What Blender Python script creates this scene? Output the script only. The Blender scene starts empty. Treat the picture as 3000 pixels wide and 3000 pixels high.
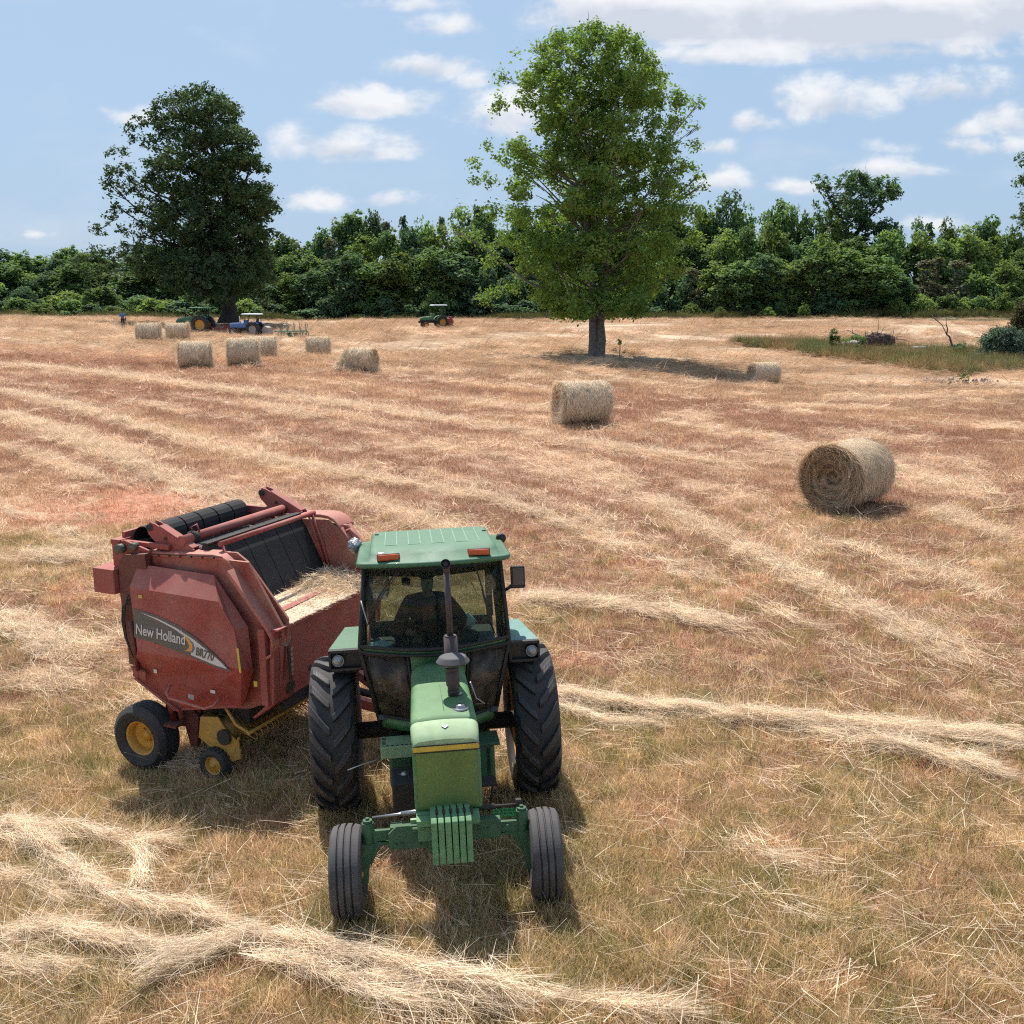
import bpy, math, random
import numpy as np
from mathutils import Vector, Matrix, Euler
R_ = math.radians
rng = np.random.default_rng(7)
random.seed(7)
scene = bpy.context.scene
COL = scene.collection

# ------------------------------------------------------------------ camera
F0, IMG = 3100.0, 3000.0
TH = math.atan(620.0 / F0)
CAMZ = 5.664
cam_d = bpy.data.cameras.new("camera"); cam = bpy.data.objects.new("camera", cam_d); COL.objects.link(cam)
cam_d.sensor_width = 36; cam_d.lens = 36 * F0 / IMG
cam_d.clip_start = 0.1; cam_d.clip_end = 9000
cam.location = (0, 0, CAMZ); cam.rotation_euler = (math.pi / 2 - TH, 0, 0)
scene.camera = cam

# ------------------------------------------------------------------ sun and sky
SUNV = Vector((-0.66, 1.70, 2.9)).normalized()
sun_d = bpy.data.lights.new("sun", 'SUN'); sun_d.energy = 5.0; sun_d.angle = R_(0.55); sun_d.color = (1.0, 0.955, 0.89)
sun = bpy.data.objects.new("sun", sun_d); COL.objects.link(sun)
sun.rotation_euler = SUNV.to_track_quat('Z', 'Y').to_euler(); sun.location = (0, 0, 60)
EL = math.asin(SUNV.z); AZ = math.atan2(SUNV.x, SUNV.y)
scene.view_settings.view_transform = 'Standard'; scene.view_settings.look = 'None'
scene.view_settings.exposure = 0.40; scene.view_settings.gamma = 1.0
SKYS = 0.10
scene.cycles.use_denoising = False; scene.cycles.use_adaptive_sampling = True; scene.cycles.adaptive_threshold = 0.022; scene.cycles.adaptive_min_samples = 16
scene.cycles.max_bounces = 5; scene.cycles.diffuse_bounces = 3; scene.cycles.glossy_bounces = 2; scene.cycles.transmission_bounces = 2; scene.cycles.transparent_max_bounces = 6
scene.cycles.filter_width = 1.15; scene.cycles.sample_clamp_indirect = 4.0; scene.cycles.caustics_reflective = False; scene.cycles.caustics_refractive = False

def raydir(px, py):
    a = (px - 1500) / F0; b = (py - 1500) / F0
    return np.array([a, math.cos(TH) - b * math.sin(TH), -math.sin(TH) - b * math.cos(TH)])

w = bpy.data.worlds.new("World"); scene.world = w; w.use_nodes = True
nt = w.node_tree; N = nt.nodes; Lk = nt.links; N.clear()
def nd(t, **k):
    n = N.new(t)
    for a, b in k.items(): setattr(n, a, b)
    return n
def mth(op, a, b=None, c=None, clamp=False):
    n = N.new('ShaderNodeMath'); n.operation = op; n.use_clamp = clamp
    for i, v in enumerate((a, b, c)):
        if v is None: continue
        if isinstance(v, (int, float)): n.inputs[i].default_value = v
        else: Lk.new(v, n.inputs[i])
    return n.outputs[0]
out = nd('ShaderNodeOutputWorld'); bg = nd('ShaderNodeBackground'); bg.inputs[1].default_value = SKYS
sky = nd('ShaderNodeTexSky'); sky.sky_type = 'NISHITA'; sky.sun_disc = False
sky.sun_elevation = EL; sky.sun_rotation = AZ; sky.altitude = 100; sky.air_density = 1.0; sky.dust_density = 1.6; sky.ozone_density = 1.6
tc = nd('ShaderNodeTexCoord'); sp = nd('ShaderNodeSeparateXYZ'); Lk.new(tc.outputs['Generated'], sp.inputs[0])
yy = mth('MAXIMUM', mth('ABSOLUTE', sp.outputs[1]), 0.15)
U = mth('DIVIDE', sp.outputs[0], yy); V = mth('DIVIDE', sp.outputs[2], yy)
cb = nd('ShaderNodeCombineXYZ'); Lk.new(U, cb.inputs[0]); Lk.new(V, cb.inputs[1])
def noise(scale, detail, rough, dist=0.0, off=0.0, sy=1.0):
    mp = nd('ShaderNodeMapping'); mp.inputs[1].default_value = (off, off * .7, off); mp.inputs[3].default_value = (1, sy, 1)
    Lk.new(cb.outputs[0], mp.inputs[0]); n = nd('ShaderNodeTexNoise'); n.inputs['Scale'].default_value = scale
    n.inputs['Detail'].default_value = detail; n.inputs['Roughness'].default_value = rough; n.inputs['Distortion'].default_value = dist
    Lk.new(mp.outputs[0], n.inputs[0]); return n.outputs[0]
nz = noise(14, 9, .58, .25, 0.0, 1.5); nz2 = noise(34, 6, .6, 0.0, 3.1, 1.6); nzg = noise(7, 6, .55, 0.2, 8.3, 2.0)
nzm = mth('ADD', mth('MULTIPLY', nz, .72), mth('MULTIPLY', nz2, .28))
# cumulus at fixed directions of the sky: px, py, half width, half height, strength
CL = [(2400, 35, 820, 150, 2.2), (1860, 0, 260, 160, 2.2), (2800, -20, 520, 150, 1.8), (2150, 160, 330, 38, .8), (2600, 150, 380, 36, .62),
      (1250, 195, 135, 52, .98), (1090, 305, 190, 50, 1.0), (1390, 235, 60, 34, .55), (1300, 80, 110, 34, .55), (1000, 435, 215, 52, .8), (845, 400, 85, 40, .55), (1500, 335, 150, 80, .88),
      (1160, 585, 110, 26, .62), (930, 590, 120, 28, .5), (2440, 300, 190, 68, .86), (2800, 260, 180, 62, .86), (2960, 350, 120, 55, .8),
      (2190, 355, 90, 42, .74), (2110, 530, 100, 42, .8), (2560, 500, 190, 36, .78), (2380, 545, 120, 28, .6), (370, 340, 75, 26, .5), (2830, 380, 90, 36, .6),
      (2650, 660, 200, 20, .35), (1150, 15, 160, 24, .5), (100, 690, 90, 14, .35), (2110, 430, 60, 26, .55), (2850, 430, 220, 30, .5)]
mask = None; topness = None
for (px, py, hw, hh, s) in CL:
    d = raydir(px, py); u0, v0 = d[0] / d[1], d[2] / d[1]
    a = hw / F0 * 1.06; b = hh / F0 * 1.15
    du = mth('MULTIPLY_ADD', U, 1 / a, -u0 / a); dv = mth('MULTIPLY_ADD', V, 1 / b, -v0 / b)
    # flatter underside: squeeze the lower half
    dvl = mth('MULTIPLY', mth('MINIMUM', dv, 0.0), 1.5); dvv = mth('ADD', mth('MAXIMUM', dv, 0.0), dvl)
    r2 = mth('ADD', mth('MULTIPLY', du, du), mth('MULTIPLY', dvv, dvv))
    m = mth('MULTIPLY', mth('SUBTRACT', 1.0, mth('SQRT', r2)), s * 0.62)
    tp = mth('MULTIPLY', mth('MAXIMUM', m, 0.0), dv)
    mask = m if mask is None else mth('MAXIMUM', mask, m)
    topness = tp if topness is None else mth('ADD', topness, tp)
field_ = mth('ADD', mask, mth('MULTIPLY_ADD', nzm, 2.3, -1.04))
cm = nd('ShaderNodeMapRange', interpolation_type='SMOOTHERSTEP'); Lk.new(field_, cm.inputs[0]); cm.inputs[1].default_value = -0.04; cm.inputs[2].default_value = 0.58
gate = nd('ShaderNodeMapRange', interpolation_type='SMOOTHSTEP'); Lk.new(mask, gate.inputs[0]); gate.inputs[1].default_value = -0.30; gate.inputs[2].default_value = 0.10
cfac = mth('MULTIPLY', cm.outputs[0], gate.outputs[0])
# thin veil of high cloud
veil = nd('ShaderNodeMapRange', interpolation_type='SMOOTHSTEP'); Lk.new(nzg, veil.inputs[0]); veil.inputs[1].default_value = .50; veil.inputs[2].default_value = .80; veil.inputs[4].default_value = .26
cfac2 = mth('MAXIMUM', mth('MULTIPLY', cfac, .93), veil.outputs[0])
# fade out under the horizon
shade = nd('ShaderNodeMapRange'); Lk.new(mth('ADD', mth('MULTIPLY', topness, 1.9), mth('MULTIPLY_ADD', nz, 1.9, -.98)), shade.inputs[0]); shade.inputs[1].default_value = -0.32; shade.inputs[2].default_value = 0.22
cc = nd('ShaderNodeMix', data_type='RGBA'); Lk.new(shade.outputs[0], cc.inputs[0]); k_ = 1 / SKYS
cc.inputs[6].default_value = (.50 * k_, .535 * k_, .605 * k_, 1); cc.inputs[7].default_value = (.71 * k_, .72 * k_, .74 * k_, 1)
hz = nd('ShaderNodeMapRange', interpolation_type='SMOOTHSTEP'); Lk.new(V, hz.inputs[0]); hz.inputs[1].default_value = .42; hz.inputs[2].default_value = -.02; hz.inputs[3].default_value = .66; hz.inputs[4].default_value = .86
tint = nd('ShaderNodeMix', data_type='RGBA'); Lk.new(hz.outputs[0], tint.inputs[0]); Lk.new(sky.outputs[0], tint.inputs[6]); tint.inputs[7].default_value = (.305 * k_, .435 * k_, .605 * k_, 1)
mx = nd('ShaderNodeMix', data_type='RGBA'); Lk.new(cfac2, mx.inputs[0]); Lk.new(tint.outputs[2], mx.inputs[6]); Lk.new(cc.outputs[2], mx.inputs[7])
Lk.new(mx.outputs[2], bg.inputs[0]); Lk.new(bg.outputs[0], out.inputs[0])

# ------------------------------------------------------------------ materials
def mat(name, col, rough=.6, metal=0.0, dust=0.0, dustcol=(.34, .25, .16), var=.12, scale=6.0, bump=0.0, spec=.5, wear=None, wearcol=(.16, .07, .04), coat=0.0):
    m = bpy.data.materials.new(name); m.use_nodes = True; t = m.node_tree; n = t.nodes; l = t.links
    b = n['Principled BSDF']; b.inputs['Roughness'].default_value = rough; b.inputs['Metallic'].default_value = metal
    b.inputs['Specular IOR Level'].default_value = spec; b.inputs['Coat Weight'].default_value = coat
    g = n.new('ShaderNodeTexCoord')
    nz = n.new('ShaderNodeTexNoise'); nz.inputs['Scale'].default_value = scale; nz.inputs['Detail'].default_value = 6; nz.inputs['Roughness'].default_value = .62
    l.new(g.outputs['Object'], nz.inputs[0])
    r = n.new('ShaderNodeMapRange'); l.new(nz.outputs[0], r.inputs[0]); r.inputs[1].default_value = .3; r.inputs[2].default_value = .7
    r.inputs[3].default_value = 1 - var; r.inputs[4].default_value = 1 + var
    v = n.new('ShaderNodeVectorMath'); v.operation = 'SCALE'; v.inputs[0].default_value = col; l.new(r.outputs[0], v.inputs['Scale'])
    cur = v.outputs[0]
    if dust > 0:
        # dust settles where the surface looks up, and in blotches
        ge = n.new('ShaderNodeNewGeometry'); s = n.new('ShaderNodeSeparateXYZ'); l.new(ge.outputs['Normal'], s.inputs[0])
        n2 = n.new('ShaderNodeTexNoise'); n2.inputs['Scale'].default_value = scale * .45; n2.inputs['Detail'].default_value = 8; n2.inputs['Roughness'].default_value = .7
        l.new(g.outputs['Object'], n2.inputs[0])
        a = n.new('ShaderNodeMath'); a.operation = 'MULTIPLY_ADD'; l.new(s.outputs[2], a.inputs[0]); a.inputs[1].default_value = .18; l.new(n2.outputs[0], a.inputs[2])
        q = n.new('ShaderNodeMapRange'); l.new(a.outputs[0], q.inputs[0]); q.inputs[1].default_value = .36; q.inputs[2].default_value = .82; q.inputs[4].default_value = dust
        mxx = n.new('ShaderNodeMix'); mxx.data_type = 'RGBA'; l.new(q.outputs[0], mxx.inputs[0]); l.new(cur, mxx.inputs[6]); mxx.inputs[7].default_value = (*dustcol, 1)
        cur = mxx.outputs[2]
        rr = n.new('ShaderNodeMapRange'); l.new(q.outputs[0], rr.inputs[0]); rr.inputs[2].default_value = max(dust, .01); rr.inputs[3].default_value = rough; rr.inputs[4].default_value = min(1, rough + .35)
        l.new(rr.outputs[0], b.inputs['Roughness'])
    if wear:
        n3 = n.new('ShaderNodeTexNoise'); n3.inputs['Scale'].default_value = scale * 2.3; n3.inputs['Detail'].default_value = 10; n3.inputs['Roughness'].default_value = .75
        l.new(g.outputs['Object'], n3.inputs[0])
        q3 = n.new('ShaderNodeMapRange'); l.new(n3.outputs[0], q3.inputs[0]); q3.inputs[1].default_value = wear; q3.inputs[2].default_value = wear + .05
        m3 = n.new('ShaderNodeMix'); m3.data_type = 'RGBA'; l.new(q3.outputs[0], m3.inputs[0]); l.new(cur, m3.inputs[6]); m3.inputs[7].default_value = (*wearcol, 1)
        cur = m3.outputs[2]
    l.new(cur, b.inputs['Base Color'])
    if bump:
        bp = n.new('ShaderNodeBump'); bp.inputs['Strength'].default_value = bump; bp.inputs['Distance'].default_value = .01
        l.new(nz.outputs[0], bp.inputs['Height']); l.new(bp.outputs[0], b.inputs['Normal'])
    return m

M = {}
M['green'] = mat('tractor_green', (.036, .145, .045), .40, dust=.48, dustcol=(.25, .35, .18), var=.24, scale=6, spec=.5, coat=.05, wear=.655, wearcol=(.03, .075, .03))
M['green_roof'] = mat('roof_green', (.033, .130, .062), .42, dust=.42, dustcol=(.21, .29, .20), var=.12, scale=4, coat=.05)
M['green_dark'] = mat('chassis_green', (.018, .10, .045), .5, dust=.16, var=.2, scale=9, wear=.66, wearcol=(.13, .05, .03))
M['green_pale'] = mat('faded_green', (.24, .38, .19), .5, dust=.5, dustcol=(.46, .48, .32), var=.2, scale=8, coat=0, wear=.68, wearcol=(.10, .17, .07))
M['green_wt'] = mat('weight_green', (.07, .22, .10), .5, dust=.35, dustcol=(.35, .42, .22), var=.2, scale=12, wear=.60, wearcol=(.16, .06, .035))
M['yellow'] = mat('stripe_yellow', (.55, .38, .045), .45, var=.12, scale=9)
M['wheel_yellow'] = mat('wheel_yellow', (.62, .30, .03), .5, dust=.35, var=.15, scale=9, wear=.64, wearcol=(.2, .08, .03))
M['rubber'] = mat('rubber', (.018, .018, .020), .62, dust=.38, dustcol=(.16, .14, .125), var=.25, scale=7, bump=.12, spec=.5)
M['rubber_tread'] = mat('rubber_lug', (.030, .029, .031), .48, dust=.30, dustcol=(.17, .155, .145), var=.25, scale=10, bump=.15)
M['rubber_rib'] = mat('rubber_rib', (.045, .043, .044), .7, dust=.50, dustcol=(.17, .155, .15), var=.2, scale=9, bump=.12)
M['belt'] = mat('belt_rubber', (.016, .016, .018), .75, dust=.22, dustcol=(.10, .085, .075), var=.3, scale=5, bump=.2)
M['red'] = mat('baler_red', (.32, .060, .048), .55, dust=.80, dustcol=(.42, .21, .165), var=.16, scale=3.2, spec=.3, coat=0)
M['red_pale'] = mat('baler_red_faded', (.40, .105, .08), .5, dust=.5, dustcol=(.50, .30, .22), var=.14, scale=3.5)
M['red_dusty'] = mat('baler_red_dusty', (.30, .045, .035), .55, dust=.75, dustcol=(.50, .34, .23), var=.2, scale=3.5)
M['maroon'] = mat('baler_maroon', (.12, .018, .018), .5, dust=.3, var=.2, scale=6)
M['black'] = mat('black_paint', (.012, .012, .013), .42, dust=.22, dustcol=(.12, .11, .10), var=.2)
M['black_trim'] = mat('black_trim', (.018, .016, .016), .6, dust=.2, dustcol=(.14, .12, .10))
M['dark'] = mat('dark_iron', (.03, .026, .024), .7, dust=.35, dustcol=(.13, .10, .08), var=.3)
M['steel'] = mat('bare_steel', (.35, .34, .33), .35, metal=.8, var=.15)
M['stack'] = mat('stack_black', (.055, .042, .045), .6, dust=.30, dustcol=(.16, .12, .12), var=.2, scale=14)
M['orange_lens'] = mat('orange_lens', (.55, .085, .01), .25, var=.25, scale=30)
M['lens'] = mat('lamp_lens', (.30, .32, .34), .12, metal=.4, var=.2, scale=40)
M['white'] = mat('white_paint', (.75, .78, .80), .4, dust=.1)
M['decal_grey'] = mat('decal_grey', (.115, .105, .092), .5, dust=.2, var=.08)
M['decal_light'] = mat('decal_light', (.62, .58, .55), .5, var=.06)
M['decal_orange'] = mat('decal_orange', (.70, .30, .05), .5)
M['decal_blue'] = mat('decal_blue', (.10, .15, .26), .5)
M['decal_yellow'] = mat('decal_yellow', (.62, .46, .05), .5, dust=.2)
M['pick_yellow'] = mat('pickup_yellow', (.50, .26, .03), .5, dust=.55, dustcol=(.36, .26, .13), var=.2, scale=8)
M['blue'] = mat('tractor_blue', (.06, .17, .42), .45, dust=.3, dustcol=(.3, .34, .4))
M['rim_grey'] = mat('rim_grey', (.38, .35, .32), .55, dust=.4)
M['rust'] = mat('rusty_red', (.30, .03, .025), .55, dust=.3)
M['far_green'] = mat('far_green', (.03, .15, .07), .45, dust=.3, dustcol=(.3, .38, .22))
M['rake_green'] = mat('rake_green', (.05, .20, .15), .5, dust=.3)
M['seat'] = mat('seat_black', (.02, .02, .022), .8)
M['skin'] = mat('skin', (.42, .24, .17), .55)
M['skin_dark'] = mat('skin_tan', (.22, .12, .08), .55)
M['cloth_black'] = mat('cloth_black', (.012, .012, .014), .9)
M['cloth_red'] = mat('cloth_maroon', (.16, .045, .04), .9, var=.3, scale=20)
M['cloth_blue'] = mat('cloth_blue', (.10, .20, .42), .9, var=.3, scale=12)
M['cloth_dark'] = mat('cloth_dark', (.03, .03, .035), .9)
M['rag'] = mat('pale_cloth', (.55, .66, .72), .9)
M['plastic_bag'] = mat('crinkled_plastic', (.22, .23, .25), .2, var=.7, scale=30, bump=1.0)
M['interior'] = mat('cab_interior', (.075, .09, .09), .8)
M['bark'] = mat('bark', (.17, .155, .14), .95, var=.4, scale=4, bump=1.0)
M['bark_dark'] = mat('bark_dark', (.05, .042, .038), .95, var=.4, scale=4, bump=1.0)
M['dead_wood'] = mat('dead_wood', (.42, .40, .38), .9, var=.35, scale=5, bump=1.0)
M['dead_dark'] = mat('dead_dark_wood', (.13, .10, .085), .95, var=.5, scale=8, bump=1.0)
M['root'] = mat('root_soil', (.15, .085, .065), .95, var=.5, scale=6, bump=1.0)
M['stone'] = mat('pale_stone', (.33, .28, .24), .9, var=.3, scale=6, bump=.6)

def glass(name, tintc, refl=1.0, dust=.10):
    m = bpy.data.materials.new(name); m.use_nodes = True; t = m.node_tree; n = t.nodes; l = t.links; n.clear()
    o = n.new('ShaderNodeOutputMaterial'); a = n.new('ShaderNodeBsdfTransparent'); a.inputs[0].default_value = (*tintc, 1)
    g = n.new('ShaderNodeBsdfGlossy'); g.inputs['Roughness'].default_value = .04; g.inputs[0].default_value = (.9, .95, 1, 1)
    f = n.new('ShaderNodeFresnel'); f.inputs[0].default_value = 1.5
    mm = n.new('ShaderNodeMath'); mm.operation = 'MULTIPLY'; l.new(f.outputs[0], mm.inputs[0]); mm.inputs[1].default_value = refl
    d = n.new('ShaderNodeBsdfDiffuse'); d.inputs[0].default_value = (.34, .29, .22, 1)
    nz = n.new('ShaderNodeTexNoise'); nz.inputs['Scale'].default_value = 7; nz.inputs['Detail'].default_value = 8
    tc = n.new('ShaderNodeTexCoord'); l.new(tc.outputs['Object'], nz.inputs[0])
    rr = n.new('ShaderNodeMapRange'); l.new(nz.outputs[0], rr.inputs[0]); rr.inputs[1].default_value = .42; rr.inputs[2].default_value = .8; rr.inputs[4].default_value = dust; rr.inputs[3].default_value = dust * .3
    x = n.new('ShaderNodeMixShader'); l.new(rr.outputs[0], x.inputs[0]); l.new(a.outputs[0], x.inputs[1]); l.new(d.outputs[0], x.inputs[2])
    y = n.new('ShaderNodeMixShader'); l.new(mm.outputs[0], y.inputs[0]); l.new(x.outputs[0], y.inputs[1]); l.new(g.outputs[0], y.inputs[2])
    l.new(y.outputs[0], o.inputs[0]); return m
M['glass'] = glass('cab_glass', (.72, .78, .72), .28, .05)
M['glass_brown'] = glass('brown_glass', (.36, .29, .22), .35, .34)

def blade_mat(name, transl=.3, use_inst=True, base=(.5, .4, .25), var=.45, strawmix=0.0):
    """grass and straw: colour of the spot it grows on times a value of its own per blade"""
    m = bpy.data.materials.new(name); m.use_nodes = True; t = m.node_tree; n = t.nodes; l = t.links; n.clear()
    o = n.new('ShaderNodeOutputMaterial'); d = n.new('ShaderNodeBsdfDiffuse'); tr = n.new('ShaderNodeBsdfTranslucent'); x = n.new('ShaderNodeMixShader'); x.inputs[0].default_value = transl
    at = n.new('ShaderNodeAttribute'); at.attribute_name = 'rnd'
    r = n.new('ShaderNodeMapRange'); l.new(at.outputs['Fac'], r.inputs[0]); r.inputs[3].default_value = 1 - var; r.inputs[4].default_value = 1 + var
    v = n.new('ShaderNodeVectorMath'); v.operation = 'SCALE'; l.new(r.outputs[0], v.inputs['Scale'])
    if use_inst:
        c = n.new('ShaderNodeAttribute'); c.attribute_type = 'INSTANCER'; c.attribute_name = 'col'; l.new(c.outputs['Color'], v.inputs[0])
    else: v.inputs[0].default_value = base
    l.new(v.outputs[0], d.inputs[0]); l.new(v.outputs[0], tr.inputs[0])
    l.new(d.outputs[0], x.inputs[1]); l.new(tr.outputs[0], x.inputs[2]); l.new(x.outputs[0], o.inputs[0]); return m
M['blade'] = blade_mat('grass_blade', .42); M['straw'] = blade_mat('bale_straw', .15, False, (.82, .66, .475), .34)
M['straw_dark'] = blade_mat('bale_straw_dark', .10, False, (.54, .40, .265), .75)

def leaf_mat(name, a, b, transl=.35, rough=.75):
    m = bpy.data.materials.new(name); m.use_nodes = True; t = m.node_tree; n = t.nodes; l = t.links; n.clear()
    o = n.new('ShaderNodeOutputMaterial'); d = n.new('ShaderNodeBsdfPrincipled'); d.inputs['Roughness'].default_value = rough; d.inputs['Specular IOR Level'].default_value = .12
    tr = n.new('ShaderNodeBsdfTranslucent'); x = n.new('ShaderNodeMixShader'); x.inputs[0].default_value = transl
    at = n.new('ShaderNodeAttribute'); at.attribute_name = 'rnd'
    mx = n.new('ShaderNodeMix'); mx.data_type = 'RGBA'; mx.inputs[6].default_value = (*a, 1); mx.inputs[7].default_value = (*b, 1); l.new(at.outputs['Fac'], mx.inputs[0])
    oi = n.new('ShaderNodeObjectInfo'); h = n.new('ShaderNodeMapRange'); l.new(oi.outputs['Random'], h.inputs[0]); h.inputs[3].default_value = .72; h.inputs[4].default_value = 1.25
    v = n.new('ShaderNodeVectorMath'); v.operation = 'SCALE'; l.new(mx.outputs[2], v.inputs[0]); l.new(h.outputs[0], v.inputs['Scale'])
    tv = n.new('ShaderNodeVectorMath'); tv.operation = 'MULTIPLY'; l.new(v.outputs[0], tv.inputs[0]); tv.inputs[1].default_value = (1.5, 1.45, .7)
    l.new(v.outputs[0], d.inputs['Base Color']); l.new(tv.outputs[0], tr.inputs[0])
    l.new(d.outputs[0], x.inputs[1]); l.new(tr.outputs[0], x.inputs[2]); l.new(x.outputs[0], o.inputs[0]); return m
M['leaf_gum'] = leaf_mat('sweetgum_leaf', (0.087, 0.166, 0.045), (0.222, 0.325, 0.086), .32)
M['leaf_oak'] = leaf_mat('oak_leaf', (0.058, 0.110, 0.054), (0.146, 0.230, 0.101), .22)
M['leaf_a'] = leaf_mat('forest_leaf_mid', (0.087, 0.156, 0.068), (0.209, 0.304, 0.117), .42)
M['leaf_b'] = leaf_mat('forest_leaf_dark', (0.055, 0.115, 0.068), (0.147, 0.220, 0.123), .38)
M['leaf_c'] = leaf_mat('forest_leaf_bright', (0.103, 0.167, 0.053), (0.244, 0.319, 0.109), .38)
M['leaf_d'] = leaf_mat('forest_leaf_grey', (0.112, 0.115, 0.074), (0.223, 0.223, 0.139), .2)
M['leaf_e'] = leaf_mat('cedar_leaf', (0.043, 0.078, 0.053), (0.116, 0.163, 0.114), .15)
# ------------------------------------------------------------------ mesh helpers
class MB:
    def __init__(s): s.v = []; s.f = []; s.sm = []; s.n = 0
    def add(s, vs, fs, smooth=False):
        s.v += [tuple(map(float, p)) for p in vs]; s.f += [tuple(i + s.n for i in f) for f in fs]; s.sm += [smooth] * len(fs); s.n += len(vs); return s
    def box(s, c, d, rot=None, top=(1, 1)):
        vs = []
        for z in (-.5, .5):
            kx, ky = (top if z > 0 else (1, 1))
            for x, y in ((-.5, -.5), (.5, -.5), (.5, .5), (-.5, .5)): vs.append(Vector((x * d[0] * kx, y * d[1] * ky, z * d[2])))
        if rot: e = Euler(rot).to_matrix(); vs = [e @ v for v in vs]
        vs = [v + Vector(c) for v in vs]
        return s.add(vs, [(3, 2, 1, 0), (4, 5, 6, 7), (0, 1, 5, 4), (1, 2, 6, 5), (2, 3, 7, 6), (3, 0, 4, 7)])
    def span(s, a, b): # box from corner to corner
        return s.box([(a[i] + b[i]) / 2 for i in range(3)], [abs(b[i] - a[i]) for i in range(3)])
    def prism(s, pts, ax, a, b): # polygon pts in the two other axes, extruded on ax from a to b
        o = {'x': (1, 2), 'y': (0, 2), 'z': (0, 1)}[ax]; k = 'xyz'.index(ax); n = len(pts); vs = []
        for h in (a, b):
            for p in pts:
                q = [0, 0, 0]; q[k] = h; q[o[0]] = p[0]; q[o[1]] = p[1]; vs.append(q)
        fs = [tuple(range(n)), tuple(range(2 * n - 1, n - 1, -1))] + [(i, i + n, (i + 1) % n + n, (i + 1) % n) for i in range(n)]
        return s.add(vs, fs)
    def loft(s, rings, smooth=False, cap=True, closed=True): # rings: lists of equal length
        n = len(rings[0]); vs = [p for r in rings for p in r]; fs = []
        for i in range(len(rings) - 1):
            for j in range(n if closed else n - 1):
                k = (j + 1) % n; fs.append((i * n + j, i * n + k, (i + 1) * n + k, (i + 1) * n + j))
        s.add(vs, fs, smooth)
        if cap and closed:
            m = s.n - len(vs); s.f += [tuple(m + j for j in range(n - 1, -1, -1)), tuple(m + (len(rings) - 1) * n + j for j in range(n))]; s.sm += [False, False]
        return s
    def tube(s, pts, r, n=8, cap=True):
        pts = [Vector(p) for p in pts]; rr = r if isinstance(r, (list, tuple, np.ndarray)) else [r] * len(pts); rings = []
        t0 = (pts[1] - pts[0]).normalized(); up = Vector((0, 0, 1)) if abs(t0.z) < .9 else Vector((1, 0, 0)); a = t0.cross(up).normalized()
        for i, p in enumerate(pts):
            t = (pts[min(i + 1, len(pts) - 1)] - pts[max(i - 1, 0)]).normalized()
            a = (a - t * a.dot(t)).normalized(); b = t.cross(a)
            rings.append([p + (a * math.cos(q) + b * math.sin(q)) * rr[i] for q in [2 * math.pi * k / n for k in range(n)]])
        return s.loft(rings, True, cap)
    def cyl(s, a, b, r, n=20, r2=None): return s.tube([a, b], [r, r if r2 is None else r2], n)
    def lathe(s, prof, ax='x', c=(0, 0, 0), n=48, smooth=True): # prof: (radius, position along axis)
        rings = []
        for (r, h) in prof:
            ring = []
            for k in range(n):
                q = 2 * math.pi * k / n; u, v = r * math.cos(q), r * math.sin(q)
                ring.append({'x': (c[0] + h, c[1] + u, c[2] + v), 'y': (c[0] + u, c[1] + h, c[2] + v), 'z': (c[0] + u, c[1] + v, c[2] + h)}[ax])
            rings.append(ring)
        return s.loft(rings, smooth, False)
    def quad(s, a, b, c, d): return s.add([a, b, c, d], [(0, 1, 2, 3)])
    def build(s, name, material, parent=None, bevel=0.0, seg=2, fix=True):
        me = bpy.data.meshes.new(name); me.from_pydata(s.v, [], s.f); me.validate()
        if len(s.sm) == len(me.polygons): me.polygons.foreach_set('use_smooth', s.sm)
        if fix:
            import bmesh
            bm = bmesh.new(); bm.from_mesh(me); bmesh.ops.recalc_face_normals(bm, faces=bm.faces); bm.to_mesh(me); bm.free()
        me.materials.append(material); o = bpy.data.objects.new(name, me); COL.objects.link(o)
        if parent is not None: o.parent = parent
        if bevel:
            m = o.modifiers.new('bevel', 'BEVEL'); m.width = bevel; m.segments = seg; m.limit_method = 'ANGLE'; m.angle_limit = R_(38)
            if hasattr(m, 'harden_normals'): m.harden_normals = False
        return o
def tag(o, label=None, cat=None, group=None, kind=None):
    if label: o['label'] = label
    if cat: o['category'] = cat
    if group: o['group'] = group
    if kind: o['kind'] = kind
    return o
def empty(name, loc=(0, 0, 0), rot=(0, 0, 0), label=None, cat=None, group=None):
    o = bpy.data.objects.new(name, None); COL.objects.link(o); o.location = loc; o.rotation_euler = rot; o.empty_display_size = .3
    return tag(o, label, cat, group)
def copy_tree(o, parent=None):
    c = o.copy(); COL.objects.link(c)
    if parent is not None: c.parent = parent
    for ch in list(o.children): copy_tree(ch, c)
    return c
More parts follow.
